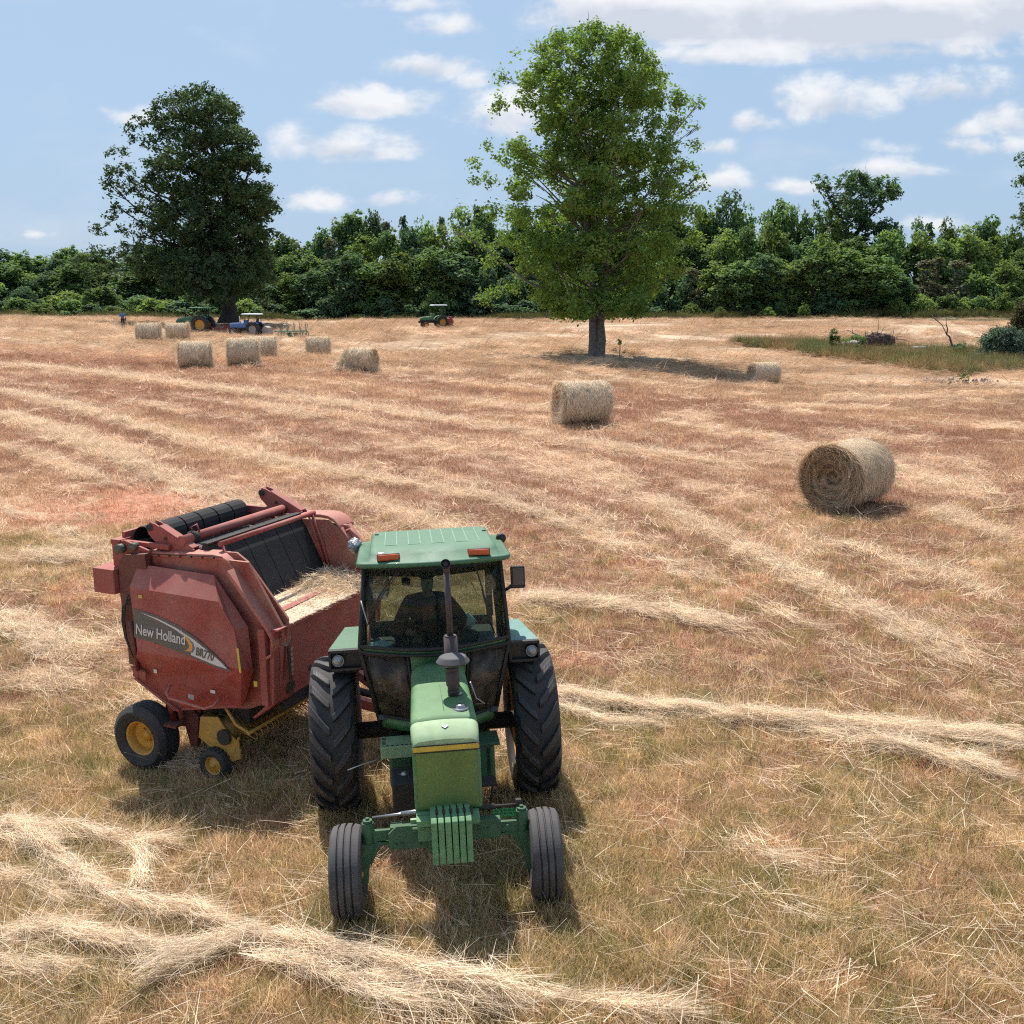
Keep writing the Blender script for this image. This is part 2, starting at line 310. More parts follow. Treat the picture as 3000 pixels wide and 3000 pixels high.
def np_mesh(name, V, Fq, material, parent=None, rnd=None, smooth=False, link=True):
    """big mesh of quads or triangles from arrays; rnd is one value per face"""
    me = bpy.data.meshes.new(name); k = Fq.shape[1]
    me.vertices.add(len(V)); me.vertices.foreach_set('co', V.astype(np.float32).ravel())
    me.loops.add(Fq.size); me.loops.foreach_set('vertex_index', Fq.astype(np.int32).ravel())
    me.polygons.add(len(Fq)); me.polygons.foreach_set('loop_start', np.arange(0, Fq.size, k, dtype=np.int32)); me.polygons.foreach_set('loop_total', np.full(len(Fq), k, np.int32))
    if smooth: me.polygons.foreach_set('use_smooth', np.ones(len(Fq), bool))
    me.update(calc_edges=True); me.materials.append(material)
    if rnd is not None:
        a = me.attributes.new('rnd', 'FLOAT', 'FACE'); a.data.foreach_set('value', rnd.astype(np.float32))
    o = bpy.data.objects.new(name, me)
    if link: COL.objects.link(o)
    if parent is not None: o.parent = parent
    return o
def ribbons(P0, D, Lg, W, bend=.3, nseg=2, side=None, droop=None, g=rng):
    """ribbon blades: start points, unit directions, lengths, widths"""
    n = len(P0); side = np.cross(D, g.normal(size=(n, 3))) if side is None else side
    side /= np.linalg.norm(side, axis=1)[:, None] + 1e-9
    bd = np.cross(D, side) * (g.normal(size=(n, 1)) * bend)
    if droop is not None: bd = bd + np.array([0, 0, -1.0]) * droop[:, None]
    V = []
    for i in range(nseg + 1):
        t = i / nseg; c = P0 + D * (Lg * t)[:, None] + bd * ((t * t) * Lg)[:, None]
        ww = (W * (1 - .75 * t) * .5)[:, None] * side
        V += [c - ww, c + ww]
    V = np.stack(V, 1).reshape(-1, 3); m = 2 * (nseg + 1); b = (np.arange(n) * m)[:, None]
    F = np.concatenate([np.stack([b + 2 * i, b + 2 * i + 1, b + 2 * i + 3, b + 2 * i + 2], 2).reshape(n, 1, 4) for i in range(nseg)], 1).reshape(-1, 4)
    return V, F

# smooth value noise in the plane
_perm = np.random.default_rng(3).random((256, 256))
def vnoise(x, y):
    xi = np.floor(x).astype(int); yi = np.floor(y).astype(int); fx = x - xi; fy = y - yi
    fx = fx * fx * (3 - 2 * fx); fy = fy * fy * (3 - 2 * fy); g = lambda a, b: _perm[a % 256, b % 256]
    return (g(xi, yi) * (1 - fx) + g(xi + 1, yi) * fx) * (1 - fy) + (g(xi, yi + 1) * (1 - fx) + g(xi + 1, yi + 1) * fx) * fy
def fbm(x, y, o=4, r=.55):
    s = 0; a = 1; t = 0
    for i in range(o): s = s + a * vnoise(x + 17.3 * i, y - 9.1 * i); t += a; a *= r; x = x * 2.03; y = y * 2.03
    return s / t
def sstep(a, b, x): t = np.clip((x - a) / (b - a), 0, 1); return t * t * (3 - 2 * t)

# ------------------------------------------------------------------ terrain
CAMP = np.array([0, 0, CAMZ])
def at_depth(px, py, z): return CAMP + raydir(px, py) * z
MT = Matrix(((0.9930, -0.1075, -0.0420), (0.1105, 0.9917, 0.0665), (0.0345, -0.0707, 0.9969)))
_q = MT.to_quaternion(); TRL = np.array([-0.8505, 11.4058, 0.0])
def tr_world(x, y, z): return np.array(_q @ Vector((x, y, z))) + TRL
ctl = [tr_world(a, b, 0) for a, b in ((-1.1, 0), (1.1, 0), (-.9, -2.57), (.9, -2.57))]
ctl += [np.array([-4.815, 12.60, -.26]), np.array([-4.0, 14.4, -.12])]
for px, py, z in ((2475, 1488, 26), (1700, 1231, 39), (2235, 1127, 67), (1750, 1085, 64.5), (1750, 1120, 57), (1920, 1092, 66), (1560, 1075, 66), (570, 1075, 60), (715, 1066, 61), (440, 1001, 84), (930, 1041, 80), (1040, 1086, 60),
                  (1745, 1043, 80), (357, 961, 107), (575, 977, 104), (1265, 960, 110), (2560, 1032, 95), (0, 925, 142), (700, 936, 142), (1500, 936, 142), (2300, 930, 142), (3000, 928, 142), (2800, 1085, 80), (2800, 1120, 72), (3000, 1130, 71)):
    ctl.append(at_depth(px, py, z))
ctl += [np.array(p, float) for p in ((-12, 30, .25), (-7, 20, .0), (0, 22, .25), (-4, 5, -.05), (0, 3, 0.1), (5, 5, .25), (6, 12, .32), (-10, 10, -.45), (-30, 30, .3), (-60, 60, 1.6), (30, 30, .6), (60, 60, .4), (14, 18, .5), (-20, -10, -.6), (20, -10, .3), (0, -30, -.3),
                                     (-120, 150, 3.0), (120, 150, 3.2), (-80, 10, -.8), (80, 10, .4), (0, 185, 3.3), (-90, 200, 3.2), (90, 200, 3.6))]
ctl = np.array(ctl)
def tps_fit(P, z, lam):
    n = len(P); d = np.linalg.norm(P[:, None] - P[None], axis=2) / 10
    K = np.where(d > 0, d * d * np.log(np.maximum(d, 1e-9)), 0) + lam * np.eye(n)
    A = np.zeros((n + 3, n + 3)); A[:n, :n] = K; A[:n, n] = 1; A[:n, n + 1:] = P / 10; A[n:, :n] = A[:n, n:].T
    s = np.linalg.solve(A, np.r_[z, 0, 0, 0]); return (P, s)
def tps(f, x, y):
    P, s = f; o = np.empty(x.shape).ravel(); xf = x.ravel(); yf = y.ravel()
    for i in range(0, len(xf), 40000):
        a = xf[i:i + 40000]; b = yf[i:i + 40000]; r = np.zeros(len(a))
        for (p, c) in zip(P, s): 
            d2 = ((a - p[0]) ** 2 + (b - p[1]) ** 2) / 100; r += c * d2 * .5 * np.log(np.maximum(d2, 1e-12))
        o[i:i + 40000] = r + s[-3] + s[-2] * a / 10 + s[-1] * b / 10
    return o.reshape(x.shape)
TF = tps_fit(ctl[:, :2], ctl[:, 2], .02)
def ground(x, y):
    x = np.asarray(x, float); y = np.asarray(y, float); r = np.hypot(x, y)
    k = np.minimum(1, 165 / np.maximum(r, 1)); z = tps(TF, x * k, y * k)
    return z * np.where(r > 165, np.clip(1.0 - (r - 165) / 1500, 0.2, 1), 1)
def gz(x, y): return float(ground(np.array([x]), np.array([y]))[0])
def ground_at(px, py):
    """where the line of sight through a photo pixel meets the land"""
    px = np.atleast_1d(np.asarray(px, float)); py = np.atleast_1d(np.asarray(py, float))
    d = np.stack([(px - 1500) / F0, math.cos(TH) - (py - 1500) / F0 * math.sin(TH), -math.sin(TH) - (py - 1500) / F0 * math.cos(TH)], 1)
    t = np.full(len(px), 5.0); done = np.zeros(len(px), bool)
    step = 1.0
    for it in range(420):
        P = CAMP + d * t[:, None]; h = P[:, 2] - ground(P[:, 0], P[:, 1]); done |= (h <= 0); t = np.where(done, t, t + np.maximum(.05, np.abs(h) * 1.2)); 
        if done.all() or (t[~done] > 170).all(): break
    lo = t - np.maximum(1.5, t * .05); hi = t
    for it in range(30):
        mid = (lo + hi) / 2; P = CAMP + d * mid[:, None]; h = P[:, 2] - ground(P[:, 0], P[:, 1]); lo = np.where(h > 0, mid, lo); hi = np.where(h > 0, hi, mid)
    return CAMP + d * np.minimum(hi, 160)[:, None]
def on(px, py): return ground_at(px, py)[0]

# mowing rows: polylines of equal row number
ROWS = [(0, [(0, 935), (1500, 945), (3000, 940)]), (1, [(0, 1010), (800, 1050), (1600, 1110), (3000, 1190)]), (2, [(0, 1067), (483, 1123), (1099, 1199), (1600, 1285), (2338, 1387), (3000, 1490)]),
        (2.5, [(1400, 1328), (1898, 1460), (2220, 1625), (2645, 1841), (3000, 2010)]), (2.9, [(0, 1148), (352, 1236), (640, 1320), (1025, 1392), (1440, 1460), (1693, 1548), (1898, 1636), (2300, 1800)]), (3.4, [(0, 1240), (337, 1345), (600, 1460), (900, 1570), (1300, 1690)]), (4, [(0, 1480), (1488, 1768), (2015, 1812), (2300, 1885), (3000, 2090)]),
        (5, [(0, 1880), (1660, 2055), (2200, 2140), (3000, 2215)]), (6, [(0, 2330), (1700, 2420), (2300, 2600), (3000, 2750)]), (7, [(0, 2720), (600, 2740), (1200, 2850), (2000, 2990)])]
rp = []; rv = []
for s_, pl in ROWS:
    for i in range(len(pl) - 1):
        for t_ in (0, .5): 
            g_ = on(pl[i][0] * (1 - t_) + pl[i + 1][0] * t_, pl[i][1] * (1 - t_) + pl[i + 1][1] * t_); rp.append(g_[:2]); rv.append(s_)
    g_ = on(*pl[-1]); rp.append(g_[:2]); rv.append(s_)
RF = tps_fit(np.array(rp), np.array(rv), .05)
def rowdir(x, y):
    e = .5; gx = tps(RF, x + e, y) - tps(RF, x - e, y); gy = tps(RF, x, y + e) - tps(RF, x, y - e); return np.arctan2(-gx, gy)

def polyline(pl, step=.35):
    P = ground_at([p[0] for p in pl], [p[1] for p in pl])[:, :2]
    d = np.r_[0, np.cumsum(np.linalg.norm(np.diff(P, axis=0), axis=1))]; t = np.arange(0, d[-1], step)
    # Catmull-like smoothing through linear interpolation and averaging
    Q = np.stack([np.interp(t, d, P[:, 0]), np.interp(t, d, P[:, 1])], 1); k = max(1, int(len(t) / (len(pl) * 3)))
    for _ in range(2):
        Z = np.pad(Q, ((k, k), (0, 0)), mode='edge'); Q = np.stack([np.convolve(Z[:, j], np.ones(2 * k + 1) / (2 * k + 1), 'valid') for j in (0, 1)], 1)
    return Q
def dist_to(Q, x, y):
    o = np.full(x.shape, 1e9)
    for a, b in zip(Q[:-1], Q[1:]):
        ab = b - a; L2 = (ab ** 2).sum() + 1e-9; t = np.clip(((x - a[0]) * ab[0] + (y - a[1]) * ab[1]) / L2, 0, 1)
        o = np.minimum(o, (x - a[0] - t * ab[0]) ** 2 + (y - a[1] - t * ab[1]) ** 2)
    return np.sqrt(o)
# ------------------------------------------------------------------ the hay field
# strips of pale raked straw: pixel polyline on the photo, half width in metres, strength, thickness of loose hay (0 = only colour)
STRIPS = [([(0, 1067), (293, 1096), (483, 1123), (806, 1162), (1099, 1199), (1392, 1246), (1840, 1325), (2338, 1387)], .40, 1.0, .08), ([(0, 1148), (176, 1184), (352, 1236), (484, 1270), (640, 1320), (1025, 1392), (1440, 1460), (1693, 1548), (1898, 1636)], .36, 1.0, .15),
          ([(0, 1214), (146, 1265), (337, 1331), (484, 1404), (600, 1450), (850, 1530)], .55, 1.0, .2), ([(0, 1302), (220, 1375), (400, 1450)], .3, .6, .1), ([(1400, 1328), (1840, 1402), (1898, 1430)], .30, .7, .05), ([(1898, 1460), (2089, 1563), (2220, 1621), (2426, 1739), (2645, 1841), (2900, 1960)], .30, .9, .25), ([(2110, 1600), (2300, 1680), (2440, 1750)], .16, 1.0, .5),
          ([(1898, 1233), (2338, 1299), (2640, 1375), (2792, 1438), (3000, 1480)], .45, .9, .08), ([(2206, 1189), (2675, 1204)], .5, .8, 0), ([(2700, 1480), (2836, 1533), (3000, 1607)], .32, .9, .15), ([(2400, 1590), (2601, 1636), (2806, 1695), (3000, 1782)], .28, .9, .2), ([(1200, 1160), (1500, 1195), (1800, 1225)], .4, .6, 0), ([(700, 1170), (1100, 1270), (1400, 1330)], .28, .5, 0),
          ([(1480, 1762), (1766, 1768), (2015, 1812), (2264, 1870), (2370, 1890)], .24, 1.0, .9), ([(2719, 1900), (2830, 1940), (2950, 1995)], .22, 1.0, .5), ([(1650, 1560), (1900, 1640), (2200, 1760), (2500, 1900)], .25, .45, .1), ([(1000, 1440), (1250, 1530), (1480, 1600)], .3, .6, .1),
          ([(0, 1645), (120, 1620), (310, 1650)], .35, .9, .7), ([(0, 1800), (60, 1850), (170, 1915), (370, 1975)], .34, 1.0, .8), ([(0, 1990), (200, 2010), (380, 2040)], .3, .6, .4),
          ([(360, 2242), (576, 2222), (680, 2268), (900, 2268)], .16, 1.0, .8), ([(0, 1480), (200, 1560), (420, 1700)], .4, .25, .1),
          ([(1850, 2400), (2100, 2470), (2400, 2530), (2700, 2620)], .16, .3, .12), ([(2000, 2590), (2300, 2640), (2800, 2760)], .14, .25, .08), ([(2500, 2350), (3000, 2480)], .16, .25, .08), ([(2900, 2520), (3000, 2570)], .15, .8, .4)]
HEAVY = [([(1650, 2045), (1850, 2088), (2050, 2108), (2400, 2138), (2700, 2168), (3000, 2190)], .52, 1.0), ([(2350, 2155), (2650, 2200), (2850, 2260), (3000, 2320)], .34, .9), ([(1655, 2085), (1750, 2130), (2000, 2140)], .30, .6),
         ([(0, 2440), (80, 2450), (149, 2517), (267, 2610), (385, 2685), (546, 2690), (683, 2747), (870, 2784), (1056, 2828), (1230, 2870), (1480, 2950), (1640, 2996)], .15, 1.0),
         ([(0, 2420), (200, 2450), (350, 2480), (520, 2500)], .34, .6), ([(0, 2540), (150, 2600), (260, 2700)], .30, .35), ([(0, 2760), (150, 2745), (330, 2790), (470, 2830), (590, 2812), (700, 2770)], .30, .9), ([(0, 2850), (120, 2860), (330, 2840)], .30, .5),
         ([(404, 2905), (500, 2855), (590, 2812), (680, 2800)], .12, 1.0), ([(760, 2810), (956, 2877), (1200, 2975), (1300, 3000)], .16, .8), ([(422, 2480), (418, 2560), (416, 2650)], .06, .8), ([(1500, 2940), (1733, 2955), (2120, 2992)], .18, .6),
         ([(1040, 2870), (1300, 2930), (1500, 3000)], .16, .7)]
SQ = [(polyline(p, 1.0), w_, s_, t_) for p, w_, s_, t_ in STRIPS]
HQ = [(polyline(p, .25), w_ * .42, s_) for p, w_, s_ in HEAVY]
E_RIM = [(2130, 1005), (2300, 1030), (2440, 1055), (2600, 1070), (2700, 1092), (2800, 1100), (2870, 1098), (3000, 1085), (3000, 1040), (2850, 1035), (2560, 1018), (2400, 1010)]
SOIL = on(400, 1480)[:2]; GRN = [on(120, 1600)[:2], on(150, 2260)[:2], on(300, 2330)[:2]]
def fields(x, y):
    """straw, green, soil, row number and row direction at points of the field"""
    row = tps(RF, x, y); th = rowdir(x, y)
    straw = np.zeros(x.shape)
    wob = (fbm(x * .9, y * .9, 3) - .5) * .8
    brk = sstep(.30, .62, fbm(x * .55 + 40, y * .55, 3))
    for Q, w_, s_, t_ in SQ:
        lo = Q.min(0) - w_ * 4; hi = Q.max(0) + w_ * 4; k = (x > lo[0]) & (x < hi[0]) & (y > lo[1]) & (y < hi[1])
        if not k.any(): continue
        d = dist_to(Q, x[k], y[k]) + np.abs(wob[k]) * w_ * .8
        straw[k] = np.maximum(straw[k], s_ * np.exp(-(d / (w_ * 1.05)) ** 2) * (.45 + .55 * brk[k]))
    fine = fbm(row * 13 + 3, (x * np.cos(th) + y * np.sin(th)) * .22, 4, .6)
    far = sstep(1.35, .75, row) 
    straw = np.clip(straw * 1.02 + sstep(.56, .72, fine) * .50 * (.4 + .6 * sstep(10, 26, y)), 0, 1)
    green = sstep(.50, .72, fbm(x * .45 + 9, y * .45 + 2, 4)) * sstep(24, 13, y) * .75
    for g in GRN: green = np.maximum(green, np.exp(-((x - g[0]) ** 2 + (y - g[1]) ** 2) / 2.2 ** 2) * (.35 + .65 * fbm(x * 1.2, y * 1.2, 3)))
    green = np.maximum(green, sstep(16, 8, y) * sstep(.44, .70, fbm(x * .8 + 5, y * .8, 4)) * .75)
    soil = np.clip(np.exp(-(((x - SOIL[0]) / 2.6) ** 2 + ((y - SOIL[1]) / 2.2) ** 2)) * 1.7, 0, 1) * sstep(.30, .50, fbm(x * 1.1 + 30, y * 1.1, 4)); straw = straw * (1 - .8 * soil)
    soil = np.clip(soil + sstep(.62, .76, fbm(x * .8 + 70, y * .8 - 20, 4)) * .6 * sstep(30, 18, y), 0, 1)
    return straw, green, soil, row, th, far
C_RED = np.array([.365, .212, .138]); C_TAN = np.array([.50, .330, .205]); C_STRAW = np.array([.84, .665, .49]); C_OLIVE = np.array([.34, .265, .12]); C_SOIL = np.array([.48, .235, .145]); C_FAR = np.array([.40, .270, .172])
def field_col(x, y, f=None):
    straw, green, soil, row, th, far = f if f is not None else fields(x, y)
    n = fbm(row * 4 + 11, (x * np.cos(th) + y * np.sin(th)) * .10, 4, .62); n2 = fbm(x * .35, y * .35 + 50, 4)
    mixn = sstep(.42, .68, n * .6 + n2 * .4)[:, None]
    c = C_RED * (1 - mixn) + C_TAN * mixn
    nn = fbm(row * 14, (x * np.cos(th) + y * np.sin(th)) * .5, 3, .6)[:, None]
    cf = C_FAR * (.68 + .64 * nn); c = c * (1 - far[:, None]) + cf * far[:, None]
    fg = (sstep(17, 9, y) * .5)[:, None]; c = c * (1 - fg) + np.array([.52, .38, .215]) * fg
    c = c * (1 - green[:, None]) + C_OLIVE * green[:, None]
    c = c * (1 - straw[:, None] * .85) + C_STRAW * straw[:, None] * .85
    c = c * (1 - soil[:, None]) + C_SOIL * soil[:, None]
    return c

# ground sheet: rings around the camera, dense where it is near
ang = np.r_[np.linspace(-180, -60, 40, endpoint=False), np.linspace(-60, -35, 60, endpoint=False), np.linspace(-35, 35, 620, endpoint=False), np.linspace(35, 60, 60, endpoint=False), np.linspace(60, 180, 40, endpoint=False)]
rad = np.r_[np.linspace(.8, 5, 20, endpoint=False), np.exp(np.linspace(math.log(5), math.log(175), 560)), np.array([190, 215, 250, 320, 450, 700, 1200, 2200, 4000])]
A_, Rr = np.meshgrid(np.radians(ang), rad); gx = (Rr * np.sin(A_)).ravel(); gy = (Rr * np.cos(A_)).ravel()
gf = fields(gx, gy); gc = field_col(gx, gy, gf); gzv = ground(gx, gy)
rr_ = np.hypot(gx, gy)
beyond = sstep(143, 150, rr_ * 1.0); wood = np.array([.045, .06, .025]); gc = gc * (1 - beyond[:, None]) + wood * beyond[:, None]
# raked rows and clumps in the surface itself
relief = (fbm(gx * 5, gy * 5, 4, .6) - .5) * .09 * np.exp(-rr_ / 60) + (fbm(gf[3] * 9 + 3, (gx * np.cos(gf[4]) + gy * np.sin(gf[4])) * .22, 3) - .5) * .14 * sstep(15, 45, rr_) * (1 - beyond) + gf[0] * .04 + (fbm(gx * 1.3 + 8, gy * 1.3, 4) - .5) * .10 * sstep(30, 90, rr_) * (1 - beyond)
relief -= .05
V_ = np.stack([gx, gy, gzv + relief], 1); na = len(ang); nr = len(rad)
i_, j_ = np.meshgrid(np.arange(nr - 1), np.arange(na), indexing='ij'); jn = (j_ + 1) % na
Fq = np.stack([i_ * na + j_, i_ * na + jn, (i_ + 1) * na + jn, (i_ + 1) * na + j_], 2).reshape(-1, 4)[:, ::-1]
V_ = np.vstack([V_, [[0, 0, gz(0, 0) - .05]]]); gm = bpy.data.materials.new('field_ground'); gm.use_nodes = True
Fq = np.vstack([Fq])
fo = np_mesh('field', V_, Fq, gm, smooth=True)
import bmesh
ca = fo.data.attributes.new('col', 'FLOAT_COLOR', 'POINT'); ca.data.foreach_set('color', np.c_[np.vstack([gc, gc[:1]]), np.ones(len(V_))].astype(np.float32).ravel())
ra = fo.data.attributes.new('row', 'FLOAT_VECTOR', 'POINT'); along = gx * np.cos(gf[4]) + gy * np.sin(gf[4])
ra.data.foreach_set('vector', np.c_[np.r_[gf[3], 0] * 6, np.r_[along, 0] * .6, np.zeros(len(V_))].astype(np.float32).ravel())
tag(fo, kind='structure')
t = gm.node_tree; n = t.nodes; l = t.links; b = n['Principled BSDF']; b.inputs['Roughness'].default_value = .95; b.inputs['Specular IOR Level'].default_value = .1
a1 = n.new('ShaderNodeAttribute'); a1.attribute_name = 'col'; a2 = n.new('ShaderNodeAttribute'); a2.attribute_name = 'row'
ge = n.new('ShaderNodeNewGeometry'); z1 = n.new('ShaderNodeTexNoise'); z1.inputs['Scale'].default_value = 9; z1.inputs['Detail'].default_value = 8; z1.inputs['Roughness'].default_value = .75; l.new(ge.outputs['Position'], z1.inputs[0])
z2 = n.new('ShaderNodeTexNoise'); z2.inputs['Scale'].default_value = 3.2; z2.inputs['Detail'].default_value = 7; z2.inputs['Roughness'].default_value = .7; l.new(a2.outputs['Vector'], z2.inputs[0])
ad = n.new('ShaderNodeMath'); ad.operation = 'ADD'; l.new(z1.outputs[0], ad.inputs[0]); l.new(z2.outputs[0], ad.inputs[1])
r1 = n.new('ShaderNodeMapRange'); l.new(ad.outputs[0], r1.inputs[0]); r1.inputs[1].default_value = .74; r1.inputs[2].default_value = 1.26; r1.inputs[3].default_value = .52; r1.inputs[4].default_value = 1.42
sc = n.new('ShaderNodeVectorMath'); sc.operation = 'SCALE'; l.new(a1.outputs['Color'], sc.inputs[0]); l.new(r1.outputs[0], sc.inputs['Scale']); l.new(sc.outputs[0], b.inputs['Base Color'])
bp = n.new('ShaderNodeBump'); bp.inputs['Strength'].default_value = .8; bp.inputs['Distance'].default_value = .05; l.new(z1.outputs[0], bp.inputs['Height']); l.new(bp.outputs[0], b.inputs['Normal'])

# ---- clumps to scatter (kept out of the scene, instanced as stuff)
def coll(name, objs):
    c = bpy.data.collections.new(name)
    for o in objs: c.objects.link(o)
    return c
def tuft(seed, n, rad_, h, w_, lean=.35, bend=.3):
    g = np.random.default_rng(seed); a = g.random(n) * 2 * np.pi; r = rad_ * np.sqrt(g.random(n)); P0 = np.stack([r * np.cos(a), r * np.sin(a), np.full(n, -.02)], 1)
    D = np.stack([g.normal(size=n) * lean, g.normal(size=n) * lean, np.ones(n)], 1); D /= np.linalg.norm(D, axis=1)[:, None]
    L_ = h * (.45 + .8 * g.random(n)); V, F = ribbons(P0, D, L_, w_ * (.6 + .8 * g.random(n)), bend, 2, g=g)
    return np_mesh('tuft', V, F, M['blade'], rnd=np.repeat(g.random(n), 2), link=False)
def straws(seed, n, lx, ly, h, L0, w_, spread=.35):
    g = np.random.default_rng(seed); P0 = np.stack([(g.random(n) - .5) * lx - L0 * .4, g.normal(size=n) * ly * .4, np.abs(g.normal(size=n)) * h * .55 + .01], 1)
    az = g.normal(size=n) * spread; el = g.normal(size=n) * .10 + .02; fl = g.random(n) < .12; az = np.where(fl, g.random(n) * 6.28, az); el = np.where(fl, g.random(n) * .5, el)
    D = np.stack([np.cos(az) * np.cos(el), np.sin(az) * np.cos(el), np.sin(el)], 1); L_ = L0 * (.5 + .9 * g.random(n))
    sd = np.cross(D, np.array([0, 0, 1.0])) + g.normal(size=(n, 3)) * .32; V, F = ribbons(P0, D, L_, w_ * (.6 + .8 * g.random(n)), .11, 3, side=sd, g=g); V[:, 2] = np.maximum(V[:, 2], .004 + .2 * h * g.random(len(V)) * 0)
    return np_mesh('straw_bundle', V, F, M['blade'], rnd=np.repeat(g.random(n), 3), link=False)
K_STUB = coll('stubble_kinds', [tuft(10 + i, 52, .20, .060, .0048, .45, .35) for i in range(5)])
K_GRASS = coll('grass_kinds', [tuft(30 + i, 60, .17, .17, .006, .40, .55) for i in range(5)])
K_TALL = coll('tall_grass_kinds', [tuft(50 + i, 60, .35, .75, .018, .22, .4) for i in range(4)])
K_STRAW = coll('straw_kinds', [straws(70 + i, 30, .40, .30, .05, .24, .0060) for i in range(6)])
K_FEW = coll('single_straw_kinds', [straws(110 + i, 9, .5, .5, .10, .42, .0058, 1.6) for i in range(6)])
K_HEAVY = coll('windrow_kinds', [straws(90 + i, 60, .42, .10, .07, .34, .0050, .26) for i in range(6)])
def scatter(name, kinds, x, y, rz, sc_, colr, dz=0.0, tilt=.12, label=None, z=None):
    n = len(x); z = ground(x, y) if z is None else z; me = bpy.data.meshes.new(name); me.vertices.add(n); me.vertices.foreach_set('co', np.stack([x, y, z + dz], 1).astype(np.float32).ravel())
    rot = np.stack([rng.normal(size=n) * tilt, rng.normal(size=n) * tilt, rz], 1); sc_ = np.asarray(sc_); sc3 = sc_ if sc_.ndim == 2 else np.repeat(sc_[:, None], 3, 1)
    for nm, ty, key, dt in (('rot', 'FLOAT_VECTOR', 'vector', rot), ('scl', 'FLOAT_VECTOR', 'vector', sc3), ('col', 'FLOAT_COLOR', 'color', np.c_[colr, np.ones(n)])):
        a = me.attributes.new(nm, ty, 'POINT'); a.data.foreach_set(key, dt.astype(np.float32).ravel())
    o = bpy.data.objects.new(name, me); COL.objects.link(o); tag(o, label, kind='stuff')
    g = bpy.data.node_groups.new(name, 'GeometryNodeTree'); g.interface.new_socket('Geometry', in_out='INPUT', socket_type='NodeSocketGeometry'); g.interface.new_socket('Geometry', in_out='OUTPUT', socket_type='NodeSocketGeometry')
    gi = g.nodes.new('NodeGroupInput'); go = g.nodes.new('NodeGroupOutput'); ip = g.nodes.new('GeometryNodeInstanceOnPoints'); ci = g.nodes.new('GeometryNodeCollectionInfo')
    ci.inputs[0].default_value = kinds; ci.inputs['Separate Children'].default_value = True; ci.inputs['Reset Children'].default_value = True; ip.inputs['Pick Instance'].default_value = True
    def na(nm): q = g.nodes.new('GeometryNodeInputNamedAttribute'); q.data_type = 'FLOAT_VECTOR'; q.inputs[0].default_value = nm; return q.outputs[0]
    e2r = g.nodes.new('FunctionNodeEulerToRotation'); g.links.new(na('rot'), e2r.inputs[0])
    g.links.new(gi.outputs[0], ip.inputs['Points']); g.links.new(ci.outputs[0], ip.inputs['Instance']); g.links.new(e2r.outputs[0], ip.inputs['Rotation']); g.links.new(na('scl'), ip.inputs['Scale']); g.links.new(ip.outputs[0], go.inputs[0])
    md = o.modifiers.new('scatter', 'NODES'); md.node_group = g
    return o
def wedge(n, y0, y1, p=1.0, half=.56, extra=1.0):
    """random points in the strip of land the camera looks along, denser near"""
    u = rng.random(n); y = (y0 ** (2 - p) + u * (y1 ** (2 - p) - y0 ** (2 - p))) ** (1 / (2 - p)); x = (rng.random(n) * 2 - 1) * (half * y + extra); return x, y
def keep_off(x, y, pad=0.0):
    """no stubble inside the tyres"""
    k = np.ones(len(x), bool)
    for (lx, ly, hx, hy) in ((-1.12, 0, .26, .42), (1.12, 0, .26, .42), (-.9, -2.57, .15, .2), (.9, -2.57, .15, .2)):
        c = tr_world(lx, ly, 0); a = .108; dx = x - c[0]; dy = y - c[1]; u = dx * math.cos(a) + dy * math.sin(a); v = -dx * math.sin(a) + dy * math.cos(a); k &= ~((abs(u) < hx) & (abs(v) < hy))
    return k
# short stubble over the whole field
x, y = wedge(46000, 5.2, 70, 1.35); k = keep_off(x, y); x, y = x[k], y[k]; f = fields(x, y); k = rng.random(len(x)) > f[2] * .8; x, y = x[k], y[k]; f = [q[k] for q in f]; c = field_col(x, y, f) * (.95 + .55 * rng.random(len(x)))[:, None]
s = (.75 + .5 * rng.random(len(x))) * (1 + y / 34); scatter('stubble', K_STUB, x, y, rng.random(len(x)) * 6.28, np.stack([s, s, s * (1 - .35 * f[0]) * (1 - .25 * sstep(20, 60, y))], 1), c, label='short reddish tan stubble of the mown field')
# longer dry stems standing along the pale strips
x, y = wedge(30000, 10, 78, 1.2); f = fields(x, y); k = (rng.random(len(x)) < .03 + .8 * f[0] ** 1.5) & keep_off(x, y); x, y = x[k], y[k]; f = [q[k] for q in f]
c = (C_STRAW * f[0][:, None] + C_TAN * 1.5 * (1 - f[0][:, None])) * (.75 + .5 * rng.random(len(x)))[:, None]; s = (.6 + .5 * rng.random(len(x))) * (1 + y / 50)
scatter('dry_stems', K_GRASS, x, y, rng.random(len(x)) * 6.28, np.stack([s, s, s * 1.05], 1), c, tilt=.3, label='longer dry stems standing between the mown rows')
# the far part of the field
x = (rng.random(30000) * 2 - 1) * 78; y = 62 + rng.random(30000) * 78; k = np.abs(x) < .56 * y; x, y = x[k], y[k]; f = fields(x, y); k = rng.random(len(x)) < sstep(.35, .6, fbm(f[3] * 20, x * .12, 3)); x, y = x[k], y[k]; f = [q[k] for q in f]
c = field_col(x, y, f) * (.95 + .9 * rng.random(len(x)))[:, None]; s = 1.7 + 1.2 * rng.random(len(x))
scatter('far_stubble', K_STRAW, x, y, f[4] + rng.normal(size=len(x)) * .4, np.stack([s * 1.6, s, s * 1.6], 1), c, label='rough raked stubble of the far half of the field')
